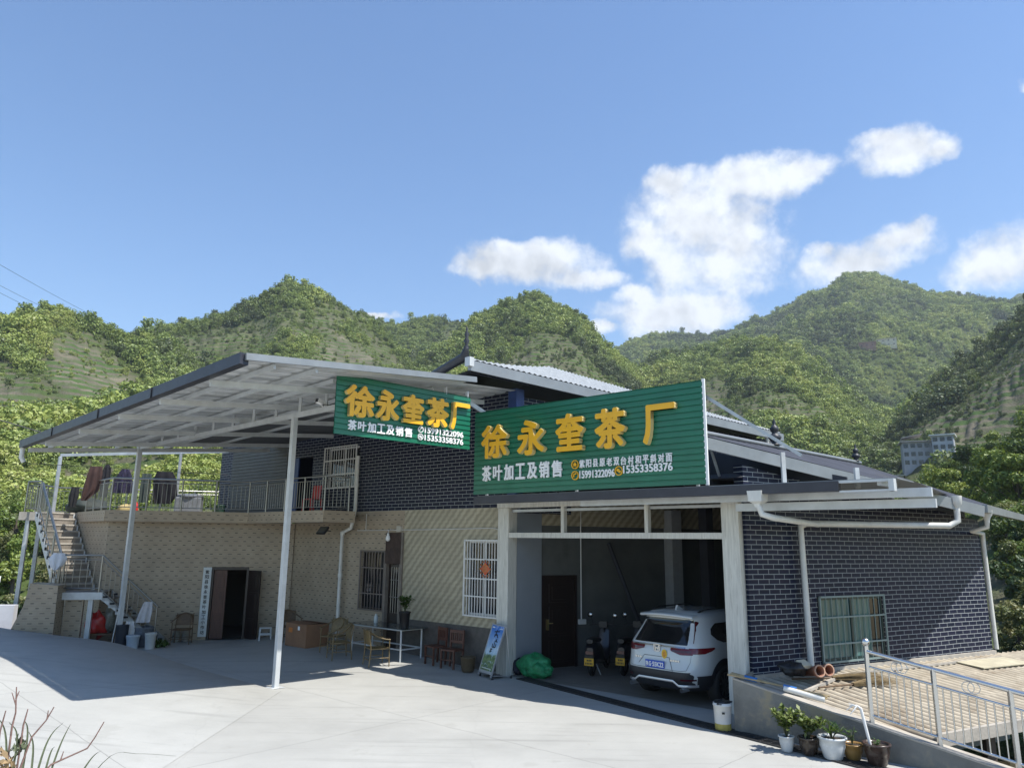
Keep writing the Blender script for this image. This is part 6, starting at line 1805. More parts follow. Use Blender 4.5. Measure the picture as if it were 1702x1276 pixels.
# dark blue sheet and poles leaning at the back of the garage
tag(MB().box(6.7, 8.0, -0.5, -0.45, 0.02, 2.1).build('blue_board', BLUEP, None, FB), 'dark blue board standing at the back of the garage behind the car', 'board')
b = MB(); b.tube([(3.0, -0.75, 0.02), (2.1, -0.06, 3.0)], 0.05, 8)
tag(b.build('leaning_pole', DKIN, None, FB), 'dark pole leaning against the grey back wall of the garage', 'pole')
tag(MB().box(3.1, 3.9, -0.45, -0.05, 0.0, 1.25).build('grey_cabinet', PLAST, None, FB, 0.01), 'dim grey cabinet against the back wall behind the scooters', 'cabinet')

# window charm, flood lamp, bulb, camera
b = MB(Matrix.Translation((-0.72, -0.135, 2.36)) @ Matrix.Rotation(R(90), 4, 'X'))
b.lathe([(0.0, 0.01), (0.13, 0.012), (0.165, 0.0), (0.15, -0.012), (0, -0.014)], (0, 0, 0), 4, smooth=False)
b.lathe([(0.0, 0.02), (0.07, 0.022), (0.09, 0.01)], (0, 0, 0), 10, 1)
for k in range(12):
    a = 2 * math.pi * k / 12; b.lathe([(0.0, -0.012), (0.03, 0.0), (0.0, 0.012)], (0.165 * math.cos(a), 0.185 * math.sin(a), 0), 6, 1)
tag(b.build('window_charm', [GOLDR, mat('dull_orange_paper', (0.42, 0.14, 0.05), 0.6, var=.4, vs=40)], None, FA), 'red and orange paper charm hung on the window bars', 'charm')
M_ = FA @ Matrix.Translation((-6.8, -0.66, 3.27)) @ Matrix.Rotation(R(-38), 4, 'X')
t_ = thing('flood_lamp', 'black square flood lamp under the balcony edge', 'lamp', M_)
MB().box(-0.20, 0.20, -0.03, 0.03, -0.13, 0.13).build('housing', BLACK, t_, M_, 0.008)
MB().box(-0.17, 0.17, -0.036, -0.031, -0.10, 0.10).build('lens', mat('lamp_lens', (0.10, 0.10, 0.09), 0.15), t_, M_)
b = MB(); b.tube([(-0.2, 0, 0), (-0.2, 0.12, 0.08), (0.2, 0.12, 0.08), (0.2, 0, 0)], 0.012, 6); b.build('bracket', BLACK, t_, M_)
M_ = FA @ Matrix.Translation((-4.44, -0.14, 3.0))
t_ = thing('bulb_lamp', 'white bulb lamp hanging above the narrow slatted door', 'lamp', M_)
b = MB(); b.lathe([(0.0, -0.02), (0.05, 0.0), (0.065, 0.05), (0.05, 0.12), (0.03, 0.15), (0.03, 0.2), (0.0, 0.21)], (0, 0, 0), 14); b.build('bulb', LWHITE, t_, M_)
b = MB(); b.tube([(0, 0, 0.2), (0, 0.02, 0.28), (0, 0.12, 0.32)], 0.01, 6); b.build('arm', BARW, t_, M_)
M_ = frame(-4.05, 15.65, 5.80, 131.7)
t_ = thing('security_camera', 'white security camera fixed to the truss beside the smaller sign', 'camera', M_)
b = MB(Matrix.Rotation(R(-12), 4, 'X')); b.box(-0.055, 0.055, -0.16, 0.10, 0.02, 0.12); b.build('housing', LWHITE, t_, M_, 0.012)
b = MB(Matrix.Rotation(R(-12), 4, 'X')); b.box(-0.045, 0.045, -0.166, -0.15, 0.03, 0.11); b.build('lens', BLACK, t_, M_)
b = MB(); b.tube([(0, 0, 0.02), (0, 0.02, -0.08), (0.06, 0.03, -0.12)], 0.02, 8); lump(b, (0.12, 0, -0.12), (0.09, 0.07, 0.06), 4, 14, 8, 0.2); b.build('mount', LWHITE, t_, M_)

# ================================================================== POTS AND BITS ALONG THE RETAINING WALL
def pot(F, label, mt, r, h, kind, seed, lm=None):
    t_ = thing('potted_plant', label, 'plant', F, 'potted plants along the retaining wall')
    b = MB()
    b.lathe([(r * 0.62, 0), (r * 0.70, h * 0.06), (r * 0.95, h * 0.6), (r * 0.97, h * 0.88), (r * 1.1, h * 0.92), (r * 1.1, h), (r * 0.93, h), (r * 0.88, h * 0.86)], (0, 0, 0), 24, 0, caps=False)
    b.add([(r * 0.9 * math.cos(2 * math.pi * k / 20), r * 0.9 * math.sin(2 * math.pi * k / 20), h * 0.88) for k in range(20)], [tuple(range(20))], 1)
    b.add([(r * 0.62 * math.cos(2 * math.pi * k / 20), r * 0.62 * math.sin(2 * math.pi * k / 20), 0.002) for k in range(20)], [tuple(range(19, -1, -1))], 0)
    b.build('pot', [mt, SOIL], t_, F)
    if kind == 'bush': leafy_plant(t_, F, h * 0.85, 0.40, 0.25, 60, 0.085, seed, lm, 9, 0.55)
    elif kind == 'low': leafy_plant(t_, F, h * 0.85, 0.30, 0.27, 56, 0.085, seed, lm, 10, 0.55)
    elif kind == 'blade': leafy_plant(t_, F, h * 0.85, 0.16, 0.18, 7, 0.20, seed, lm, 7, 0.12, 0.1)
    elif kind == 'twig': leafy_plant(t_, F, h * 0.85, 0.22, 0.10, 6, 0.06, seed, lm, 5, 0.4)
    else: leafy_plant(t_, F, h * 0.85, 0.07, 0.10, 6, 0.05, seed, lm, 5, 0.4)
    return t_
GLZW = mat('white_glazed_pot', (0.50, 0.52, 0.52), 0.25, 0.0, 0.12, 6, dirt=((0.25, 0.25, 0.22), 5, 0.58, 0.8))
GLZB = mat('dark_brown_glazed_pot', (0.035, 0.025, 0.018), 0.25, 0.0, 0.4, 10, dirt=((0.12, 0.10, 0.07), 6, 0.55, 0.75))
GLZY = mat('ochre_glazed_pot', (0.27, 0.16, 0.05), 0.35, 0.0, 0.2, 9, dirt=((0.12, 0.05, 0.03), 7, 0.6, 0.7))
GLZR = mat('mottled_dark_pot', (0.05, 0.032, 0.025), 0.3, 0.0, 0.5, 16, dirt=((0.20, 0.17, 0.13), 10, 0.52, 0.72))
BRL = mat_leaf('light_pot_leaves', [(0.0, (0.04, 0.075, 0.015)), (0.5, (0.11, 0.16, 0.03)), (1.0, (0.27, 0.30, 0.12))], 0.3, local=0.85)
def pw(px_t, off): p = rw(px_t, -off); return p
pot(Mz(4.15, 11.92, 0.01, 0), 'leafy shrub in a small pale pot, leftmost of the pots by the wall', GLZW, 0.11, 0.22, 'bush', 1, BRL)
pot(Mz(4.42, 11.76, 0.01, 40), 'low leafy shrub in a dark brown glazed pot by the wall', GLZB, 0.145, 0.24, 'low', 2, BRL)
pot(Mz(4.68, 11.55, 0.01, 10), 'thin bladed plant in the large white glazed pot by the wall', GLZW, 0.185, 0.30, 'blade', 3)
pot(Mz(4.96, 11.53, 0.01, 10), 'small twiggy plant in an ochre pot by the wall', GLZY, 0.14, 0.215, 'twig', 4)
lastp = pot(Mz(5.18, 11.26, 0.01, 10), 'dark mottled pot of bare soil and sprigs, rightmost of the pots by the wall', GLZR, 0.175, 0.29, 'sprig', 5)
b = MB(); b.tube([(5.12, 11.27, 0.16), (5.02, 11.30, 0.74)], 0.022, 8); b.tube([(5.02, 11.30, 0.74), (4.97, 11.31, 0.775), (4.87, 11.34, 0.77)], [0.02, 0.014, 0.006], 6)
b.tube([(4.97, 11.31, 0.775), (4.91, 11.28, 0.72), (4.86, 11.30, 0.66)], [0.012, 0.009, 0.004], 6); b.tube([(4.95, 11.31, 0.775), (4.87, 11.34, 0.80)], [0.01, 0.004], 6); b.tube([(4.91, 11.33, 0.77), (4.83, 11.35, 0.70)], [0.01, 0.004], 6)
tag(b.build('white_stick', mat('white_peeled_stick', (0.66, 0.66, 0.64), 0.5), None), 'white stick with a torn end stuck in the dark mottled pot', 'stick')

# bucket by the wall
M_ = Mz(3.56, 13.2, 0.004, 0)
t_ = thing('paint_bucket', 'dirty white paint bucket with a yellow stained base at the corner of the retaining wall', 'bucket', M_)
b = MB(); b.lathe([(0.125, 0.0), (0.13, 0.02), (0.133, 0.11)], (0, 0, 0), 24, 1, caps=False); b.lathe([(0.133, 0.11), (0.147, 0.38), (0.156, 0.385), (0.156, 0.40), (0.148, 0.41), (0.15, 0.43), (0.143, 0.43), (0.135, 0.12)], (0, 0, 0), 24, 0, caps=False)
b.add([(0.137 * math.cos(2 * math.pi * k / 20), 0.137 * math.sin(2 * math.pi * k / 20), 0.38) for k in range(20)], [tuple(range(20))], 2)
b.build('pail', [mat('dirty_white_plastic', (0.58, 0.58, 0.56), 0.45, 0.0, 0.1, 6, dirt=((0.25, 0.24, 0.2), 5, 0.6, 0.8)), mat('yellow_stain', (0.40, 0.33, 0.08), 0.6, var=0.3, vs=12), BLACK], t_, M_)
b = MB(); b.box(-0.05, -0.005, -0.153, -0.143, 0.27, 0.30); b.lathe([(0.0, 0.0), (0.012, 0.0)], (0, 0, 0), 3); b.build('label_print', BLACK, t_, M_)
b = MB(); lump(b, (0, 0, 0.42), (0.13, 0.13, 0.05), 8, 16, 8, 0.25); b.build('rubbish', BLACK, t_, M_)

# clay pipes, twig brooms, white pipe, bundled bamboo on top of the wall corner
CLAY = mat('terracotta', (0.28, 0.115, 0.065), 0.75, var=0.25, vs=9)
CLAYI = mat('pale_clay_end', (0.42, 0.26, 0.18), 0.8, var=0.2, vs=9)
for k, (dx_, lab) in enumerate(((0.0, 'terracotta pipe with a pale rim on the wall top, nearer the white post'), (0.24, 'terracotta pipe with a pale rim on the wall top, farther from the white post'))):
    p = fr(0.78 + dx_, 0.62, 0.80)
    M_ = Matrix.Translation(p) @ Matrix.Rotation(R(14), 4, 'Z') @ Matrix.Rotation(R(80), 4, 'X')
    b = MB(); b.lathe([(0.075, -0.28), (0.08, 0.18), (0.10, 0.20), (0.108, 0.28), (0.085, 0.285), (0.07, 0.2), (0.066, -0.28)], (0, 0, 0), 20, 0, caps=False)
    t_ = tag(b.build('clay_pipe', CLAY, None, M_), lab, 'pipe', 'clay pipes on the wall')
    b = MB(); b.lathe([(0.108, 0.282), (0.096, 0.292), (0.083, 0.286)], (0, 0, 0), 20, 0, caps=False); b.build('rim', CLAYI, t_, M_)
for k, (x_, d_, a_, lab) in enumerate(((1.65, 0.75, -18, 'twig broom lying on the lean-to roof, closer to the brick wall'), (1.6, 1.15, -5, 'twig broom lying on the lean-to roof, closer to the cement wall'))):
    p = fr(x_, d_, lz(x_, d_) + 0.09); M_ = Matrix.Translation(p) @ Matrix.Rotation(R(29 + a_), 4, 'Z')
    b = MB(); rg = random.Random(20 + k)
    for j in range(120):
        y_ = rg.uniform(-1, 1); z_ = rg.uniform(-1, 1)
        b.tube([(-0.35, 0.03 * y_, 0.03 * z_), (0.1, 0.10 * y_, 0.05 * z_ + 0.02), (0.45 + rg.uniform(0, 0.2), 0.24 * y_, 0.05 * z_ + 0.03)], [0.004, 0.003, 0.0015], 3, caps=False)
    t_ = tag(b.build('twig_broom', mat('dry_twigs', (0.20, 0.145, 0.07), 0.85, var=0.35, vs=12), None, M_), lab, 'broom', 'twig brooms')
    b = MB(); b.tube([(-1.15, 0, 0.0), (-0.3, 0, 0.0)], 0.016, 7); b.build('handle', BAMD, t_, M_)
b = MB(); pA = rw(-0.05, 0.02, 0.86) ; pB = rw(1.45, 0.36, 0.66)
rg = random.Random(4)
for j in range(7): b.tube([pA + Vector((rg.uniform(-.05, .05), rg.uniform(-.05, .05), rg.uniform(0, .05))), lerp(pA, pB, 0.5) + Vector((rg.uniform(-.02, .02), rg.uniform(-.02, .02), 0.03)), pB + Vector((rg.uniform(-.06, .06), rg.uniform(-.06, .06), rg.uniform(0, .04)))], 0.014, 6)
t_ = tag(b.build('bamboo_bundle', mat('pale_bamboo', (0.34, 0.26, 0.14), 0.6, var=0.3, vs=10), None), 'bundle of bamboo poles tied in blue lying along the wall top', 'poles')
for f_ in (0.22, 0.62):
    c_ = lerp(pA, pB, f_); b = MB(); b.tube([c_ - (pB - pA).normalized() * 0.10 + Vector((0, 0, .025)), c_ + (pB - pA).normalized() * 0.10 + Vector((0, 0, .025))], 0.038, 10); b.build('blue_wrap', mat('blue_wrap', (0.02, 0.14, 0.40), 0.5, var=0.3, vs=12), t_)
b = MB(); b.tube([rw(0.80, 0.18, 0.75), rw(1.40, 0.30, 0.65)], 0.045, 10)
tag(b.build('white_pipe', PVC, None), 'short white plastic pipe lying on the retaining wall', 'pipe')
b = MB(); lump(b, tuple(fr(0.42, 0.55, 0.86)), (0.22, 0.15, 0.11), 6, 18, 10, 0.25)
tag(b.build('black_bag', BLACK, None), 'crumpled black bag beside the terracotta pipes', 'bag')
M_ = Matrix.Translation(fr(0.62, 0.62, 0.93)) @ Matrix.Rotation(R(35), 4, 'Z') @ Matrix.Rotation(R(25), 4, 'X')
tag(MB().box(-0.12, 0.12, -0.09, 0.09, -0.04, 0.04).build('paper_packet', mat('cream_paper', (0.5, 0.45, 0.33), 0.8), None, M_, 0.01), 'cream paper packet resting on the terracotta pipes', 'packet')

# ================================================================== LAUNDRY AND THINGS ON THE BALCONY
def cloth(name, label, F, outline, mt, cat, thick=0.10, group=None, seed=0):
    """hanging garment: outline (x,z), folds as real waves, given a front and a back"""
    rg = random.Random(seed); ph = rg.uniform(0, 6)
    zs_ = sorted({z for _, l, r in [] for z in ()} | {z for z, _, _ in outline})
    rowsF, rowsB = [], []
    ztop = max(zs_); n = 16
    zz2 = np.linspace(min(zs_), ztop, 12)
    lx = lambda z: float(np.interp(z, [o[0] for o in outline], [o[1] for o in outline])); rx = lambda z: float(np.interp(z, [o[0] for o in outline], [o[2] for o in outline]))
    for z in zz2:
        rf, rb = [], []
        for k in range(n + 1):
            f_ = k / n; x = lx(z) + (rx(z) - lx(z)) * f_
            w_ = 0.03 * math.sin(f_ * 14 + ph + z * 2) * (0.3 + (ztop - z)); e = thick * math.sin(math.pi * f_) ** 0.5 * min(1, (ztop - z) * 5 + 0.2)
            rf.append((x, w_ - e / 2, z)); rb.append((x, w_ + e / 2, z))
        rowsF.append(rf); rowsB.append(rb[::-1])
    b = MB(); b.grid(rowsF, 0, True); b.grid(rowsB, 0, True)
    return tag(b.build(name, mt, None, F), label, cat, group)
def fab(n, c, v=0.3): return mat(n, c, 0.9, var=v, vs=9)
FL = FW @ Matrix.Translation((0, 1.0, 0))
cloth('jacket', 'brown jacket drying on the balcony line, leftmost garment', FL, [(4.12, -1.12, -0.95), (4.45, -1.10, -0.62), (4.95, -1.02, -0.58), (5.20, -0.96, -0.62)], fab('brown_cloth', (0.045, 0.022, 0.018)), 'jacket', seed=1)
cloth('jacket', 'black jacket drying on the line beside the brown one', FL @ Matrix.Translation((0, 0.03, 0)), [(4.25, -0.62, -0.40), (4.7, -0.64, -0.36), (5.15, -0.60, -0.36), (5.28, -0.52, -0.44)], fab('black_cloth', (0.010, 0.010, 0.014)), 'jacket', seed=2)
cloth('blouse', 'dark purple patterned blouse on the line left of the post', FL, [(4.38, -0.26, 0.34), (4.55, -0.32, 0.36), (4.95, -0.16, 0.26), (5.14, -0.05, 0.16)], mat('purple_print_cloth', (0.008, 0.007, 0.022), 0.9, dirt=((0.035, 0.03, 0.075), 26, 0.5, 0.6)), 'blouse', seed=3)
cloth('trousers', 'grey-green trousers on the line right of the post', FL, [(4.1, 0.56, 0.80), (4.6, 0.54, 0.86), (5.02, 0.56, 0.84)], fab('grey_green_cloth', (0.035, 0.05, 0.045)), 'trousers', seed=4)
cloth('coat', 'wide black coat drying on the line, rightmost garment', FL, [(4.08, 1.02, 1.48), (4.35, 0.92, 1.66), (4.85, 0.90, 1.60), (5.10, 0.98, 1.46)], fab('ink_cloth', (0.004, 0.004, 0.008)), 'coat', seed=5)
cloth('cloth', 'small black cloth hung over the balcony railing at the stair head', FW @ Matrix.Translation((0, 2.0, 0)), [(3.95, -1.72, -1.52), (4.3, -1.74, -1.46), (4.6, -1.70, -1.46)], fab('black_cloth2', (0.010, 0.010, 0.012)), 'cloth', 0.06, None, 6)
b = MB(); b.tube([fw(-2.72, -1.0, 5.22), fw(-0.6, -1.0, 5.17), fw(1.0, -1.0, 5.10), fw(3.1, -1.6, 5.12)], 0.008, 5)
tag(b.build('clothes_line', BLACK, None), 'thin black clothes line strung above the balcony', 'line')
# covered tub, bins, red flask, red chair, green bin
M_ = FW @ Matrix.Translation((1.75, 3.0, 3.78))
t_ = thing('covered_tub', 'grey covered washing tub standing on the balcony', 'tub', M_)
MB().box(-0.42, 0.42, -0.3, 0.3, 0.1, 0.62).build('tub', mat('grey_tub', (0.14, 0.15, 0.16), 0.6, var=.2, vs=4), t_, M_, 0.04)
b = MB(); lump(b, (0, 0, 0.64), (0.48, 0.36, 0.10), 12, 24, 10, 0.06); b.build('cover', mat('grey_cover', (0.10, 0.11, 0.125), 0.8, var=.3, vs=5), t_, M_)
b = MB()
for sx in (-0.35, 0.35):
    for sy in (-0.24, 0.24): b.bar((sx, sy, 0), (sx, sy, 0.14), 0.06)
b.build('feet', BLACK, t_, M_)
b = MB(); b.lathe([(0.16, 0), (0.18, 0.05), (0.19, 0.36), (0.205, 0.38), (0.0, 0.40)], (0, 0, 0), 16)
tag(b.build('plastic_bin', mat('dark_green_plastic', (0.02, 0.06, 0.04), 0.5), None, FW @ Matrix.Translation((2.75, 3.2, 3.78))), 'dark green plastic bin on the balcony right of the grey tub', 'bin')
b = MB(); b.lathe([(0.075, 0), (0.08, 0.03), (0.08, 0.24), (0.05, 0.28), (0.03, 0.32), (0.0, 0.33)], (0, 0, 0), 14)
tag(b.build('red_flask', RED, None, FW @ Matrix.Translation((0.55, 0.6, 3.78))), 'red flask on the balcony floor behind the awning post', 'flask')
M_ = FA @ Matrix.Translation((-7.85, -0.38, 3.80))
t_ = thing('plastic_chair', 'red plastic chair on the balcony under the barred window', 'chair', M_)
b = MB(); b.box(-0.22, 0.22, -0.2, 0.2, 0.40, 0.43); b.build('seat', RED, t_, M_, 0.01)
b = MB(); b.grid([[(x, 0.2 + 0.05 * z - 0.08 * (x / 0.22) ** 2, 0.43 + z * 0.42) for x in np.linspace(-0.22, 0.22, 9)] for z in (0, 0.5, 1)]); b.build('backrest', RED, t_, M_)
for sx in (-0.2, 0.2):
    for sy in (-0.18, 0.18):
        b = MB(); b.bar((sx * 1.08, sy * 1.08, 0), (sx, sy, 0.41), 0.04); b.build('leg', RED, t_, M_)
M_ = FW @ Matrix.Translation((-1.4, 3.0, 3.78))
b = MB(); lump(b, (0, 0, 0.22), (0.62, 0.4, 0.25), 21, 26, 12, 0.12)
tag(b.build('dark_heap', mat('dark_green_tarp', (0.02, 0.03, 0.025), 0.7, var=.3, vs=6), None, M_), 'dark heap under a green tarpaulin on the balcony at the stair head', 'heap')
M_ = FW @ Matrix.Translation((-0.1, 2.6, 3.78))
b = MB(); lump(b, (0, 0, 0.14), (0.32, 0.26, 0.16), 22, 20, 10, 0.15)
tag(b.build('yellow_sack', mat('yellow_sacking', (0.36, 0.28, 0.12), 0.85, var=.25, vs=8), None, M_), 'yellowish sack lying on the balcony below the laundry', 'sack')

# ================================================================== UNDER AND AROUND THE STAIRS
b = MB(); lump(b, tuple(fw(0.10, 0.55, 0.52)), (0.30, 0.25, 0.36), 31, 24, 14, 0.16)
tag(b.build('red_bag', mat('red_plastic_bag', (0.42, 0.025, 0.02), 0.35, var=.3, vs=10), None), 'big red plastic bag hanging in the shade under the stairs', 'bag')
b = MB(); lump(b, tuple(fw(0.46, 0.50, 0.75)), (0.16, 0.16, 0.40), 33, 18, 12, 0.2)
tag(b.build('clear_bag', mat('cloudy_plastic', (0.20, 0.20, 0.17), 0.4, var=.4, vs=14), None), 'cloudy plastic bag hanging beside the red one under the stairs', 'bag')
def pail(M, label, mt, r=0.15, h=0.34, lid=True):
    b = MB(); b.lathe([(r * 0.85, 0), (r, h * 0.9), (r * 1.06, h * 0.92), (r * 1.06, h), (r * 0.96, h)] + ([(0.0, h * 1.01)] if lid else [(r * 0.8, h * 0.1)]), (0, 0, 0), 20, caps=False)
    t_ = tag(b.build('pail', mt, None, M), label, 'pail')
    b = MB(); b.tube([(r * 1.05 * math.cos(a), -0.02, h * 0.9 - r * 0.9 * math.sin(a)) for a in [math.pi * k / 10 for k in range(11)]], 0.005, 5); b.build('handle', SILV, t_, M)
    return t_
MB_ = lambda x, f, z=0.0: FW @ Matrix.Translation((x, -f, z))
pail(MB_(1.32, 1.62), 'pale blue-white pail at the foot of the stairs', mat('pale_blue_pail', (0.45, 0.50, 0.54), 0.45, var=.1, vs=6), 0.17, 0.36)
pail(MB_(1.78, 1.70), 'tall white pail right of the blue-white one at the stair foot', mat('white_pail', (0.52, 0.51, 0.47), 0.5, var=.12, vs=6), 0.145, 0.42, False)
b = MB(); b.lathe([(0.20, 0), (0.26, 0.05), (0.28, 0.5), (0.30, 0.52), (0.26, 0.53), (0.25, 0.2)], (0, 0, 0), 20, caps=False)
tag(b.build('grey_tub', mat('mottled_grey_tub', (0.13, 0.145, 0.17), 0.6, var=.4, vs=10), None, MB_(1.50, 1.15)), 'mottled grey tub of washing behind the pails', 'tub')
b = MB(); b.lathe([(0.15, 0), (0.17, 0.6), (0.18, 0.62), (0.0, 0.63)], (0, 0, 0), 16)
tag(b.build('dark_bin', mat('dark_blue_bin', (0.02, 0.025, 0.035), 0.6), None, MB_(0.98, 1.40)), 'dark bin tucked behind the awning post at the stair foot', 'bin')
cloth('rag', 'white rag draped over the landing railing', FW @ Matrix.Translation((-0.98, -1.22, 0)), [(2.10, -0.02, 0.10), (2.25, -0.14, 0.24), (2.42, -0.16, 0.30), (2.56, -0.06, 0.22)], fab('white_rag', (0.52, 0.54, 0.58), .12), 'rag', 0.10, None, 7)
cloth('towel', 'pale towel with a frayed edge hung on the lower stair railing', FW @ Matrix.Translation((0, -1.26, 0)), [(0.66, 1.26, 1.64), (0.95, 1.34, 1.68), (1.22, 1.44, 1.66)], fab('pale_towel', (0.46, 0.45, 0.46), .12), 'towel', 0.08, None, 8)
cloth('bag', 'thin white shopping bag hung behind the awning post', FW @ Matrix.Translation((0, -1.30, 0)), [(0.30, 1.02, 1.26), (0.45, 0.98, 1.30), (0.70, 1.04, 1.24)], fab('white_bag', (0.5, 0.5, 0.5), .1), 'bag', 0.10, None, 9)
b = MB(); b.tube([fw(0.74, 1.40, 0.02), fw(0.83, 1.38, 1.05)], 0.014, 6)
tag(b.build('white_pole', BARW, None), 'thin white pole standing at the stair foot', 'pole')
M_ = MB_(0.42, 0.85)
t_ = thing('small_bench', 'small worn wooden bench in the shade under the stairs', 'bench', M_)
MB().box(-0.35, 0.35, -0.12, 0.12, 0.30, 0.34).build('seat', BAMD, t_, M_)
for sx in (-0.28, 0.28):
    b = MB(); b.bar((sx * 1.1, 0, 0), (sx, 0, 0.3), 0.05, 0.18); b.build('leg', BAMD, t_, M_)
b = MB(); lump(b, tuple(fw(0.22, -0.28, 1.70)), (0.13, 0.12, 0.2), 41, 16, 10, 0.12)
tag(b.build('dark_sack', BLACK, None), 'small dark sack left on the stair landing against the wall', 'sack')
for k, (x_, f_, lab, c_) in enumerate(((2.25, 0.35, 'pale stone jar on the ground against the tiled wall, nearer the stairs', (0.22, 0.22, 0.19)), (2.5, 0.3, 'pale stone jar on the ground against the tiled wall, nearer the dark chair', (0.24, 0.22, 0.19)))):
    b = MB(); b.lathe([(0.09, 0), (0.12, 0.1), (0.11, 0.25), (0.08, 0.3), (0.09, 0.33), (0.0, 0.33)], (0, 0, 0), 14)
    tag(b.build('stone_jar', mat('stone_jar%s' % 'ab'[k], c_, 0.8, var=.2), None, MB_(x_, f_)), lab, 'jar')
b = MB(); leaf_cloud(b, [((0, 0, 0.1), (0.2, 0.16, 0.12))], 160, 0.05, random.Random(3))
tag(b.build('weed_clump', PLEAF, None, MB_(2.02, 1.45)), 'low dark weed clump on the ground right of the white pail', 'weeds')
b = MB(); b.box(0, 2.6, 0.0, 0.25, -1.0, 0.80); 
tag(b.build('low_white_wall', mat('whitewash', (0.52, 0.53, 0.56), 0.8, var=.1, vs=2), None, frame(-17.3, 22.6, 0.2, 80)), 'low whitewashed wall at the left end of the street', 'wall')
b = MB(); b.tube([fw(-1.9, 1.95, 0.42), fw(-1.3, 2.1, 0.44), fw(-0.6, 2.0, 0.40), fw(-0.2, 1.8, 0.36), fw(-1.4, 1.8, 0.42)], 0.016, 5)
tag(b.build('garden_hose', mat('yellow_green_hose', (0.25, 0.25, 0.05), 0.5), None), 'yellow-green hose lying on the street before the brick pier', 'hose')
rg = random.Random(77)
for k, (x_, f_, z_, lab, c_) in enumerate(((-3.6, 0.4, 1.6, 'white rag caught in the bushes left of the stairs, nearest the posts', (0.5, 0.52, 0.53)), (-4.6, 0.5, 1.9, 'pale rag caught in the bushes left of the stairs, topmost', (0.45, 0.47, 0.5)), (-5.4, 0.3, 1.7, 'reddish rag caught in the bushes at the left edge', (0.4, 0.2, 0.18)))):
    b = MB(); lump(b, tuple(fw(x_, f_ - 2.5, z_)), (0.22, 0.15, 0.16), 50 + k, 14, 8, 0.3)
    tag(b.build('rag', fab('bush_rag_%s' % 'abc'[k], c_, .15), None), lab, 'rag')

# ================================================================== SINGLE TREES AND BUSHES NEAR THE BUILDINGS
KINDS = {}
def crown_mesh(name, seed, stops, blobs_n, leaf, per, wide, tall, low=0.25):
    rg = random.Random(seed); b = MB(); bl = []
    for k in range(blobs_n):
        a = rg.uniform(0, 6.283); hgt = rg.uniform(low, 0.9); rr = wide * (0.2 + 0.8 * rg.random() ** 0.7) * (1.05 - abs(hgt - 0.5)) * 0.75
        rad = rg.uniform(0.16, 0.28) * wide * 1.3
        bl.append(((math.cos(a) * rr, math.sin(a) * rr, hgt * tall), (rad, rad, rad * rg.uniform(0.65, 1.0))))
    leaf_cloud(b, bl, per, leaf, rg, 0, 0.5, 0.8, 0.6)
    m_ = mat_leaf(name + '_leaves', stops, 0.28, local=0.5)
    t_ = MB(); 
    t_.tube([(0, 0, -0.3), (0.03, 0.02, tall * 0.3), (-0.02, 0.03, tall * 0.62)], [0.06 * wide + 0.03, 0.05 * wide + 0.02, 0.02 * wide], 8)
    for (c, r_) in bl[:6]: t_.tube([(0.02, 0.02, tall * 0.28), (c[0] * 0.5, c[1] * 0.5, c[2] * 0.75), c], [0.03 * wide, 0.02 * wide, 0.008], 5)
    return b, t_, m_
SPR = [(0.0, (0.05, 0.085, 0.02)), (0.4, (0.12, 0.18, 0.032)), (0.75, (0.20, 0.25, 0.045)), (1.0, (0.27, 0.30, 0.06))]
DRK = [(0.0, (0.018, 0.04, 0.012)), (0.5, (0.045, 0.08, 0.022)), (1.0, (0.10, 0.15, 0.035))]
SCR = [(0.0, (0.06, 0.075, 0.03)), (0.5, (0.13, 0.15, 0.05)), (1.0, (0.22, 0.20, 0.085))]
def make_tree(name, label, cat, group, seed, stops, n, leaf, per, wide, tall, low, M):
    b, t_, m_ = crown_mesh(name, seed, stops, n, leaf, per, wide, tall, low)
    root = thing(name, label, cat, M, group)
    t_.build('trunk', BARK, root, M); b.build('crown', m_, root, M)
    return root
def spot(a, r_, sc, rot):
    x, y = r_ * math.sin(R(a)), r_ * math.cos(R(a))
    return Matrix.Translation((x, y, ground_z(x, y) - 0.05 * sc)) @ Matrix.Rotation(rot, 4, 'Z') @ Matrix.Scale(sc, 4)
GR = 'trees on the slope right of the brick wall'; GB = 'bushes on the bank right of the brick wall'; GL = 'bushes on the slope left of the stairs'
rg = random.Random(5)
tA = make_tree('leafy_tree', 'yellow-green leafy tree on the wooded slope right of the garage roof', 'tree', GR, 1, SPR, 22, 0.11, 170, 1.9, 5.2, 0.25, spot(33.2, 78, 1.0, 0))
tB = make_tree('leafy_tree', 'dark green leafy tree on the wooded slope right of the garage roof', 'tree', GR, 2, DRK, 22, 0.11, 170, 1.8, 5.4, 0.22, spot(31.5, 84, 1.0, 1))
bA = make_tree('scrub_bush', 'olive scrub bush on the bank right of the brick wall', 'bush', GB, 3, SCR, 16, 0.065, 170, 1.0, 1.7, 0.10, spot(34.1, 33, 1.0, 0))
bB = make_tree('scrub_bush', 'fresh green bush on the bank right of the brick wall', 'bush', GB, 4, SPR, 16, 0.07, 170, 1.0, 1.8, 0.10, spot(35.0, 38, 1.0, 2))
bC = make_tree('scrub_bush', 'dark green bush on the bank right of the brick wall', 'bush', GB, 5, DRK, 16, 0.075, 170, 1.1, 2.1, 0.10, spot(33.6, 42, 1.2, 2))
placed = [(33.2, 78), (31.5, 84), (34.1, 33), (35.0, 38), (33.6, 42)]
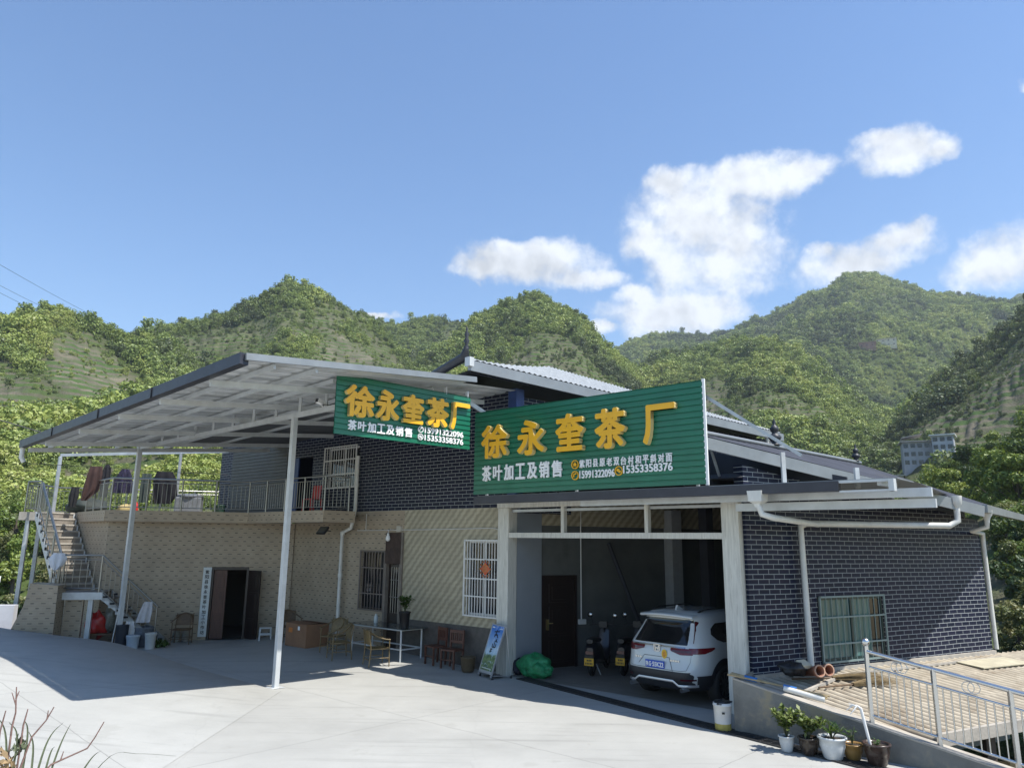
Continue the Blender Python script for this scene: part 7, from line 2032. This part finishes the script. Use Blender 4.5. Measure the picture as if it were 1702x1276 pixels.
for k in range(118):
    for _ in range(40):
        r_ = 29 + 82 * rg.random() if k > 70 else 26.5 + 30 * rg.random(); a = rg.uniform(28.2 if r_ > 60 else 32.9, 39.5 if r_ > 40 else 38)
        if all(math.hypot((a - p[0]) * R(1) * r_, r_ - p[1]) > (1.5 if r_ < 60 else 3.0) for p in placed): break
    placed.append((a, r_))
    far = r_ > 56
    src = (tA, tA, tB)[k % 3] if far else (bA, bB, bA, bC)[k % 4]
    dup(src, spot(a, r_, rg.uniform(0.75, 1.25) * (1.0 if far else (0.75 + (r_ - 28) / 45)), rg.uniform(0, 6.28)), src['label'], src['group'])
lA = make_tree('scrub_bush', 'fresh green bush on the slope left of the stairs', 'bush', GL, 6, SPR, 15, 0.075, 150, 1.0, 1.6, 0.10, spot(-36.2, 31, 1.0, 0))
lB = make_tree('scrub_bush', 'grey-olive scrub bush on the slope left of the stairs', 'bush', GL, 7, SCR, 15, 0.07, 150, 1.0, 1.4, 0.10, spot(-34.0, 38, 1.0, 0))
lC = make_tree('scrub_bush', 'dark green bush on the slope left of the stairs', 'bush', GL, 8, DRK, 15, 0.075, 150, 1.0, 1.6, 0.10, spot(-37.5, 36, 1.0, 0))
placed = [(-36.2, 31), (-34, 38), (-37.5, 36)]
for k in range(46):
    for _ in range(30):
        r_ = 29 + 34 * rg.random(); a = rg.uniform(-40, -30.5) if k % 3 else rg.uniform(-31, -16); r_ = r_ if k % 3 else 42 + 22 * rg.random()
        if all(math.hypot((a - p[0]) * R(1) * r_, r_ - p[1]) > 1.7 for p in placed): break
    placed.append((a, r_))
    src = (lA, lB, lC, lB)[k % 4]
    dup(src, spot(a, r_, rg.uniform(0.7, 1.2) * (0.9 + (r_ - 28) / 60), rg.uniform(0, 6.28)), src['label'], src['group'])

# ================================================================== FAR HOUSES
def far_house(name, label, a, r_, w_, d_, h_, rows_, cols_, cwall, croof, rot=0, shed=True, z0=None):
    x, y = r_ * math.sin(R(a)), r_ * math.cos(R(a)); z = ground_z(x, y) - 1.2 if z0 is None else z0
    F = Matrix.Translation((x, y, z)) @ Matrix.Rotation(R(-a + rot), 4, 'Z')
    t_ = thing(name, label, 'house', F)
    b = MB(); b.box(-w_ / 2, w_ / 2, -d_ / 2, d_ / 2, -2.0, h_); b.build('wall', mat(name + '_wall_%d' % int(a * 10), cwall, 0.85, var=0.15, vs=0.6), t_, F)
    for i in range(rows_):
        for k in range(cols_):
            xx = -w_ / 2 + w_ * (k + 0.5) / cols_; zz = h_ * (i + 0.55) / rows_ 
            b = MB(); b.box(xx - 0.42, xx + 0.42, -d_ / 2 - 0.06, -d_ / 2 - 0.02, zz - 0.42, zz + 0.42); b.build('window', GLASSD, t_, F)
    b = MB(); b.box(-w_ / 2 - 0.4, w_ / 2 + 0.4, -d_ / 2 - 0.5, d_ / 2 + 0.4, h_, h_ + 0.25)
    if shed: b.bar((-w_ / 2, 0, h_ + 1.0), (w_ * 0.1, 0, h_ + 1.7), d_ * 0.9, 0.15)
    b.build('roof', mat(name + '_roof_%d' % int(a * 10), croof, 0.6, var=0.15, vs=1), t_, F)
    return F
sc3 = RB / 250.0
far_house('hillside_house', 'grey three-storey house among trees on the right-hand slope', 28.85, RB, 9.0 * sc3, 7 * sc3, 7.2 * sc3, 3, 5, (0.30, 0.31, 0.33), (0.30, 0.28, 0.27), 6)
far_house('hillside_house', 'white-topped annex house beside the grey three-storey house', 30.35, RB - 2, 5.4 * sc3, 6 * sc3, 6.6 * sc3, 3, 3, (0.36, 0.38, 0.42), (0.62, 0.63, 0.64), -4, False)
far_house('hillside_house', 'tiny cream hut left of the grey three-storey house', 27.5, RB - 4, 2.4 * sc3, 3 * sc3, 3.4 * sc3, 1, 1, (0.55, 0.52, 0.40), (0.4, 0.38, 0.3), 0, False)
far_house('hillside_house', 'tiny white house high on the far mountain', 27.5, 640, 15, 9, 6.5, 2, 4, (0.50, 0.52, 0.55), (0.45, 0.47, 0.5), 0, False)
far_house('hillside_house', 'tiny red-brown house left of the white one on the far mountain', 26.3, 630, 12, 9, 5, 1, 3, (0.26, 0.15, 0.11), (0.30, 0.17, 0.12), 0, False)
far_house('hillside_house', 'tiny orange-roofed house below the left mountain saddle', -24.6, 268, 5, 4, 2.6, 1, 2, (0.45, 0.35, 0.28), (0.42, 0.16, 0.08), 0, False)

# ================================================================== WIRES
def wire(label, p, q, sag, r_):
    p, q = Vector(p), Vector(q); b = MB()
    b.tube([lerp(p, q, k / 16) - Vector((0, 0, sag * 4 * (k / 16) * (1 - k / 16))) for k in range(17)], r_, 5)
    tag(b.build('power_line', mat('black_cable', (0.03, 0.03, 0.035), 0.6), None), label, 'cable')
def dirp(a, e, r_): return (r_ * math.sin(R(a)), r_ * math.cos(R(a)), 3 + r_ * math.tan(R(e)))
wire('topmost power line crossing the sky at the upper left', dirp(-45, 20.6, 70), dirp(-26.5, 13.4, 190), 1.2, 0.022)
wire('middle power line crossing the sky at the left', dirp(-45, 19.2, 70), dirp(-29.5, 13.6, 180), 1.0, 0.022)
wire('lowest power line crossing the sky at the left', dirp(-45, 18.8, 70), dirp(-29.6, 13.2, 180), 1.0, 0.022)
b = MB(); b.tube([(-17.0, 17.6, 6.9), (-14.36, 19.23, 6.24), (-13.7, 19.7, 6.04), (-12.5, 20.49, 5.68), (-11.9, 20.85, 5.62), (-11.35, 21.15, 5.69), (-10.9, 21.6, 5.95)], 0.016, 6)
tag(b.build('power_line', mat('black_cable', (0.03, 0.03, 0.035), 0.6), None), 'thick cable sagging in from the left to the awning truss', 'cable')
wire('thin cable spanning the right-hand valley in front of the hills', dirp(18, 8.2, 170), dirp(42, 10.4, 190), 2.0, 0.02)

# ================================================================== NEAR PLANT AT THE LEFT CORNER
b = MB(); lump(b, (-2.0, 1.7, 0.4), (1.3, 0.75, 1.78), 61, 30, 16, 0.03)
bank = b.build('planted_bank', mat('bank_soil', (0.10, 0.08, 0.055), 0.95, var=.3, vs=5, bump=.6, bs=12), None); struct(bank)
pl_ = thing('foreground_plant', 'bare reddish twigs and grass blades in the near left corner', 'plant', Matrix.Translation((-1.2, 1.95, 2.1)))
TW = {'A': [(-1.209, 1.957, 2.10), (-1.213, 1.954, 2.545), (-1.21, 1.956, 2.577), (-1.215, 1.953, 2.637)], 'A2': [(-1.212, 1.955, 2.596), (-1.222, 1.949, 2.625)], 'A3': [(-1.213, 1.954, 2.61), (-1.209, 1.957, 2.627)],
      'B': [(-1.2, 1.96, 2.1), (-1.191, 1.968, 2.436), (-1.175, 1.977, 2.517), (-1.153, 1.99, 2.552), (-1.141, 1.997, 2.583)], 'B2': [(-1.151, 1.991, 2.555), (-1.151, 1.991, 2.576)],
      'C': [(-1.19, 1.97, 2.15), (-1.157, 1.988, 2.417), (-1.133, 2.002, 2.448), (-1.067, 2.038, 2.477), (-1.054, 2.044, 2.501), (-1.039, 2.052, 2.537)], 'C2': [(-1.116, 2.011, 2.455), (-1.112, 2.013, 2.476)],
      'D': [(-1.196, 1.965, 2.2), (-1.193, 1.966, 2.547), (-1.189, 1.969, 2.583)], 'E': [(-1.23, 1.943, 2.2), (-1.233, 1.942, 2.537), (-1.228, 1.945, 2.584)]}
TWM = mat('reddish_twig', (0.19, 0.115, 0.095), 0.8, var=0.45, vs=160)
for k, v in TW.items():
    b = MB(); n_ = len(v); b.tube(v, [0.0028 * (1 - 0.55 * i / (n_ - 1)) * (0.7 if len(k) > 1 else 1) for i in range(n_)], 6); b.build('twig', TWM, pl_)
BL = [[(-1.172, 1.979, 2.3), (-1.148, 1.993, 2.491), (-1.12, 2.009, 2.544)], [(-1.155, 1.99, 2.3), (-1.124, 2.007, 2.474), (-1.106, 2.017, 2.538)], [(-1.189, 1.969, 2.3), (-1.183, 1.973, 2.51), (-1.193, 1.966, 2.559)], [(-1.199, 1.963, 2.3), (-1.22, 1.95, 2.515), (-1.242, 1.936, 2.572)], [(-1.167, 1.982, 2.3), (-1.169, 1.981, 2.481), (-1.182, 1.973, 2.53)], [(-1.11, 2.029, 2.35), (-1.058, 2.042, 2.449), (-1.036, 2.053, 2.469)], [(-1.10, 2.03, 2.33), (-1.022, 2.06, 2.45), (-0.96, 2.09, 2.452), (-0.877, 2.126, 2.438)], [(-1.156, 1.988, 2.3), (-1.139, 1.998, 2.46), (-1.131, 2.003, 2.489)], [(-1.21, 1.956, 2.3), (-1.2, 1.962, 2.505), (-1.219, 1.95, 2.556)]]
GBL = mat('grass_blade', (0.10, 0.12, 0.065), 0.5, var=0.35, vs=40)
for v in BL:
    P_ = [Vector(p) for p in v]; n_ = 14; pts = []
    for i in range(n_ + 1):
        t2 = i / n_ * (len(P_) - 1); j = min(int(t2), len(P_) - 2); f_ = t2 - j
        p0, p1, p2, p3 = P_[max(0, j - 1)], P_[j], P_[j + 1], P_[min(len(P_) - 1, j + 2)]
        pts.append(0.5 * ((2 * p1) + (p2 - p0) * f_ + (2 * p0 - 5 * p1 + 4 * p2 - p3) * f_ ** 2 + (3 * p1 - p0 - 3 * p2 + p3) * f_ ** 3))
    b = MB(); w_ = lambda f_: 0.0036 * max(0.02, (1 - f_) ** 0.7) * (0.5 if len(v) > 3 else 1)
    sd = Vector((0.85, 0.5, 0.1)).normalized()
    b.grid([[tuple(p - sd * w_(i / n_)), tuple(p + Vector((0, 0.002, 0))), tuple(p + sd * w_(i / n_))] for i, p in enumerate(pts)], 0, True); b.build('blade', GBL, pl_)
b = MB(); leaf_cloud(b, [((-1.226, 1.946, 2.46), (0.035, 0.03, 0.04))], 60, 0.014, random.Random(2), 0, 0.3, 0.3, 0.4); b.build('dry_tuft', mat('dry_tuft', (0.26, 0.18, 0.09), 0.8, var=.3, vs=50), pl_)
b = MB(); leaf_cloud(b, [((-1.198, 1.964, 2.50), (0.016, 0.015, 0.022))], 22, 0.014, random.Random(6), 0, 0.3, 0.3, 0.5); b.build('green_tuft', GBL, pl_)

# ================================================================== AIR
zt_ = float(ZZ.max()) + 25; zb_ = float(min(ZZ.min(), -2.0)) - 1.5
b = MB(); b.box(float(XX.min()) - 12, float(XX.max()) + 12, -40, float(YY.max()) + 12, zb_, zt_)
hm = bpy.data.materials.new('haze_air'); hm.use_nodes = True; t = NT(hm.node_tree); t.n.remove(t.n['Principled BSDF'])
pv = t.new('ShaderNodeVolumePrincipled'); pv.inputs['Color'].default_value = (0.80, 0.90, 1.0, 1); pv.inputs['Density'].default_value = 0.0002; pv.inputs['Anisotropy'].default_value = 0.15
t.l.new(pv.outputs[0], t.n['Material Output'].inputs['Volume'])
hz_ = b.build('haze', hm); struct(hz_, 'stuff'); tag(hz_, 'pale blue air haze softening the distant mountains', 'haze')
hz_.visible_shadow = True
SC.cycles.volume_bounces = 0
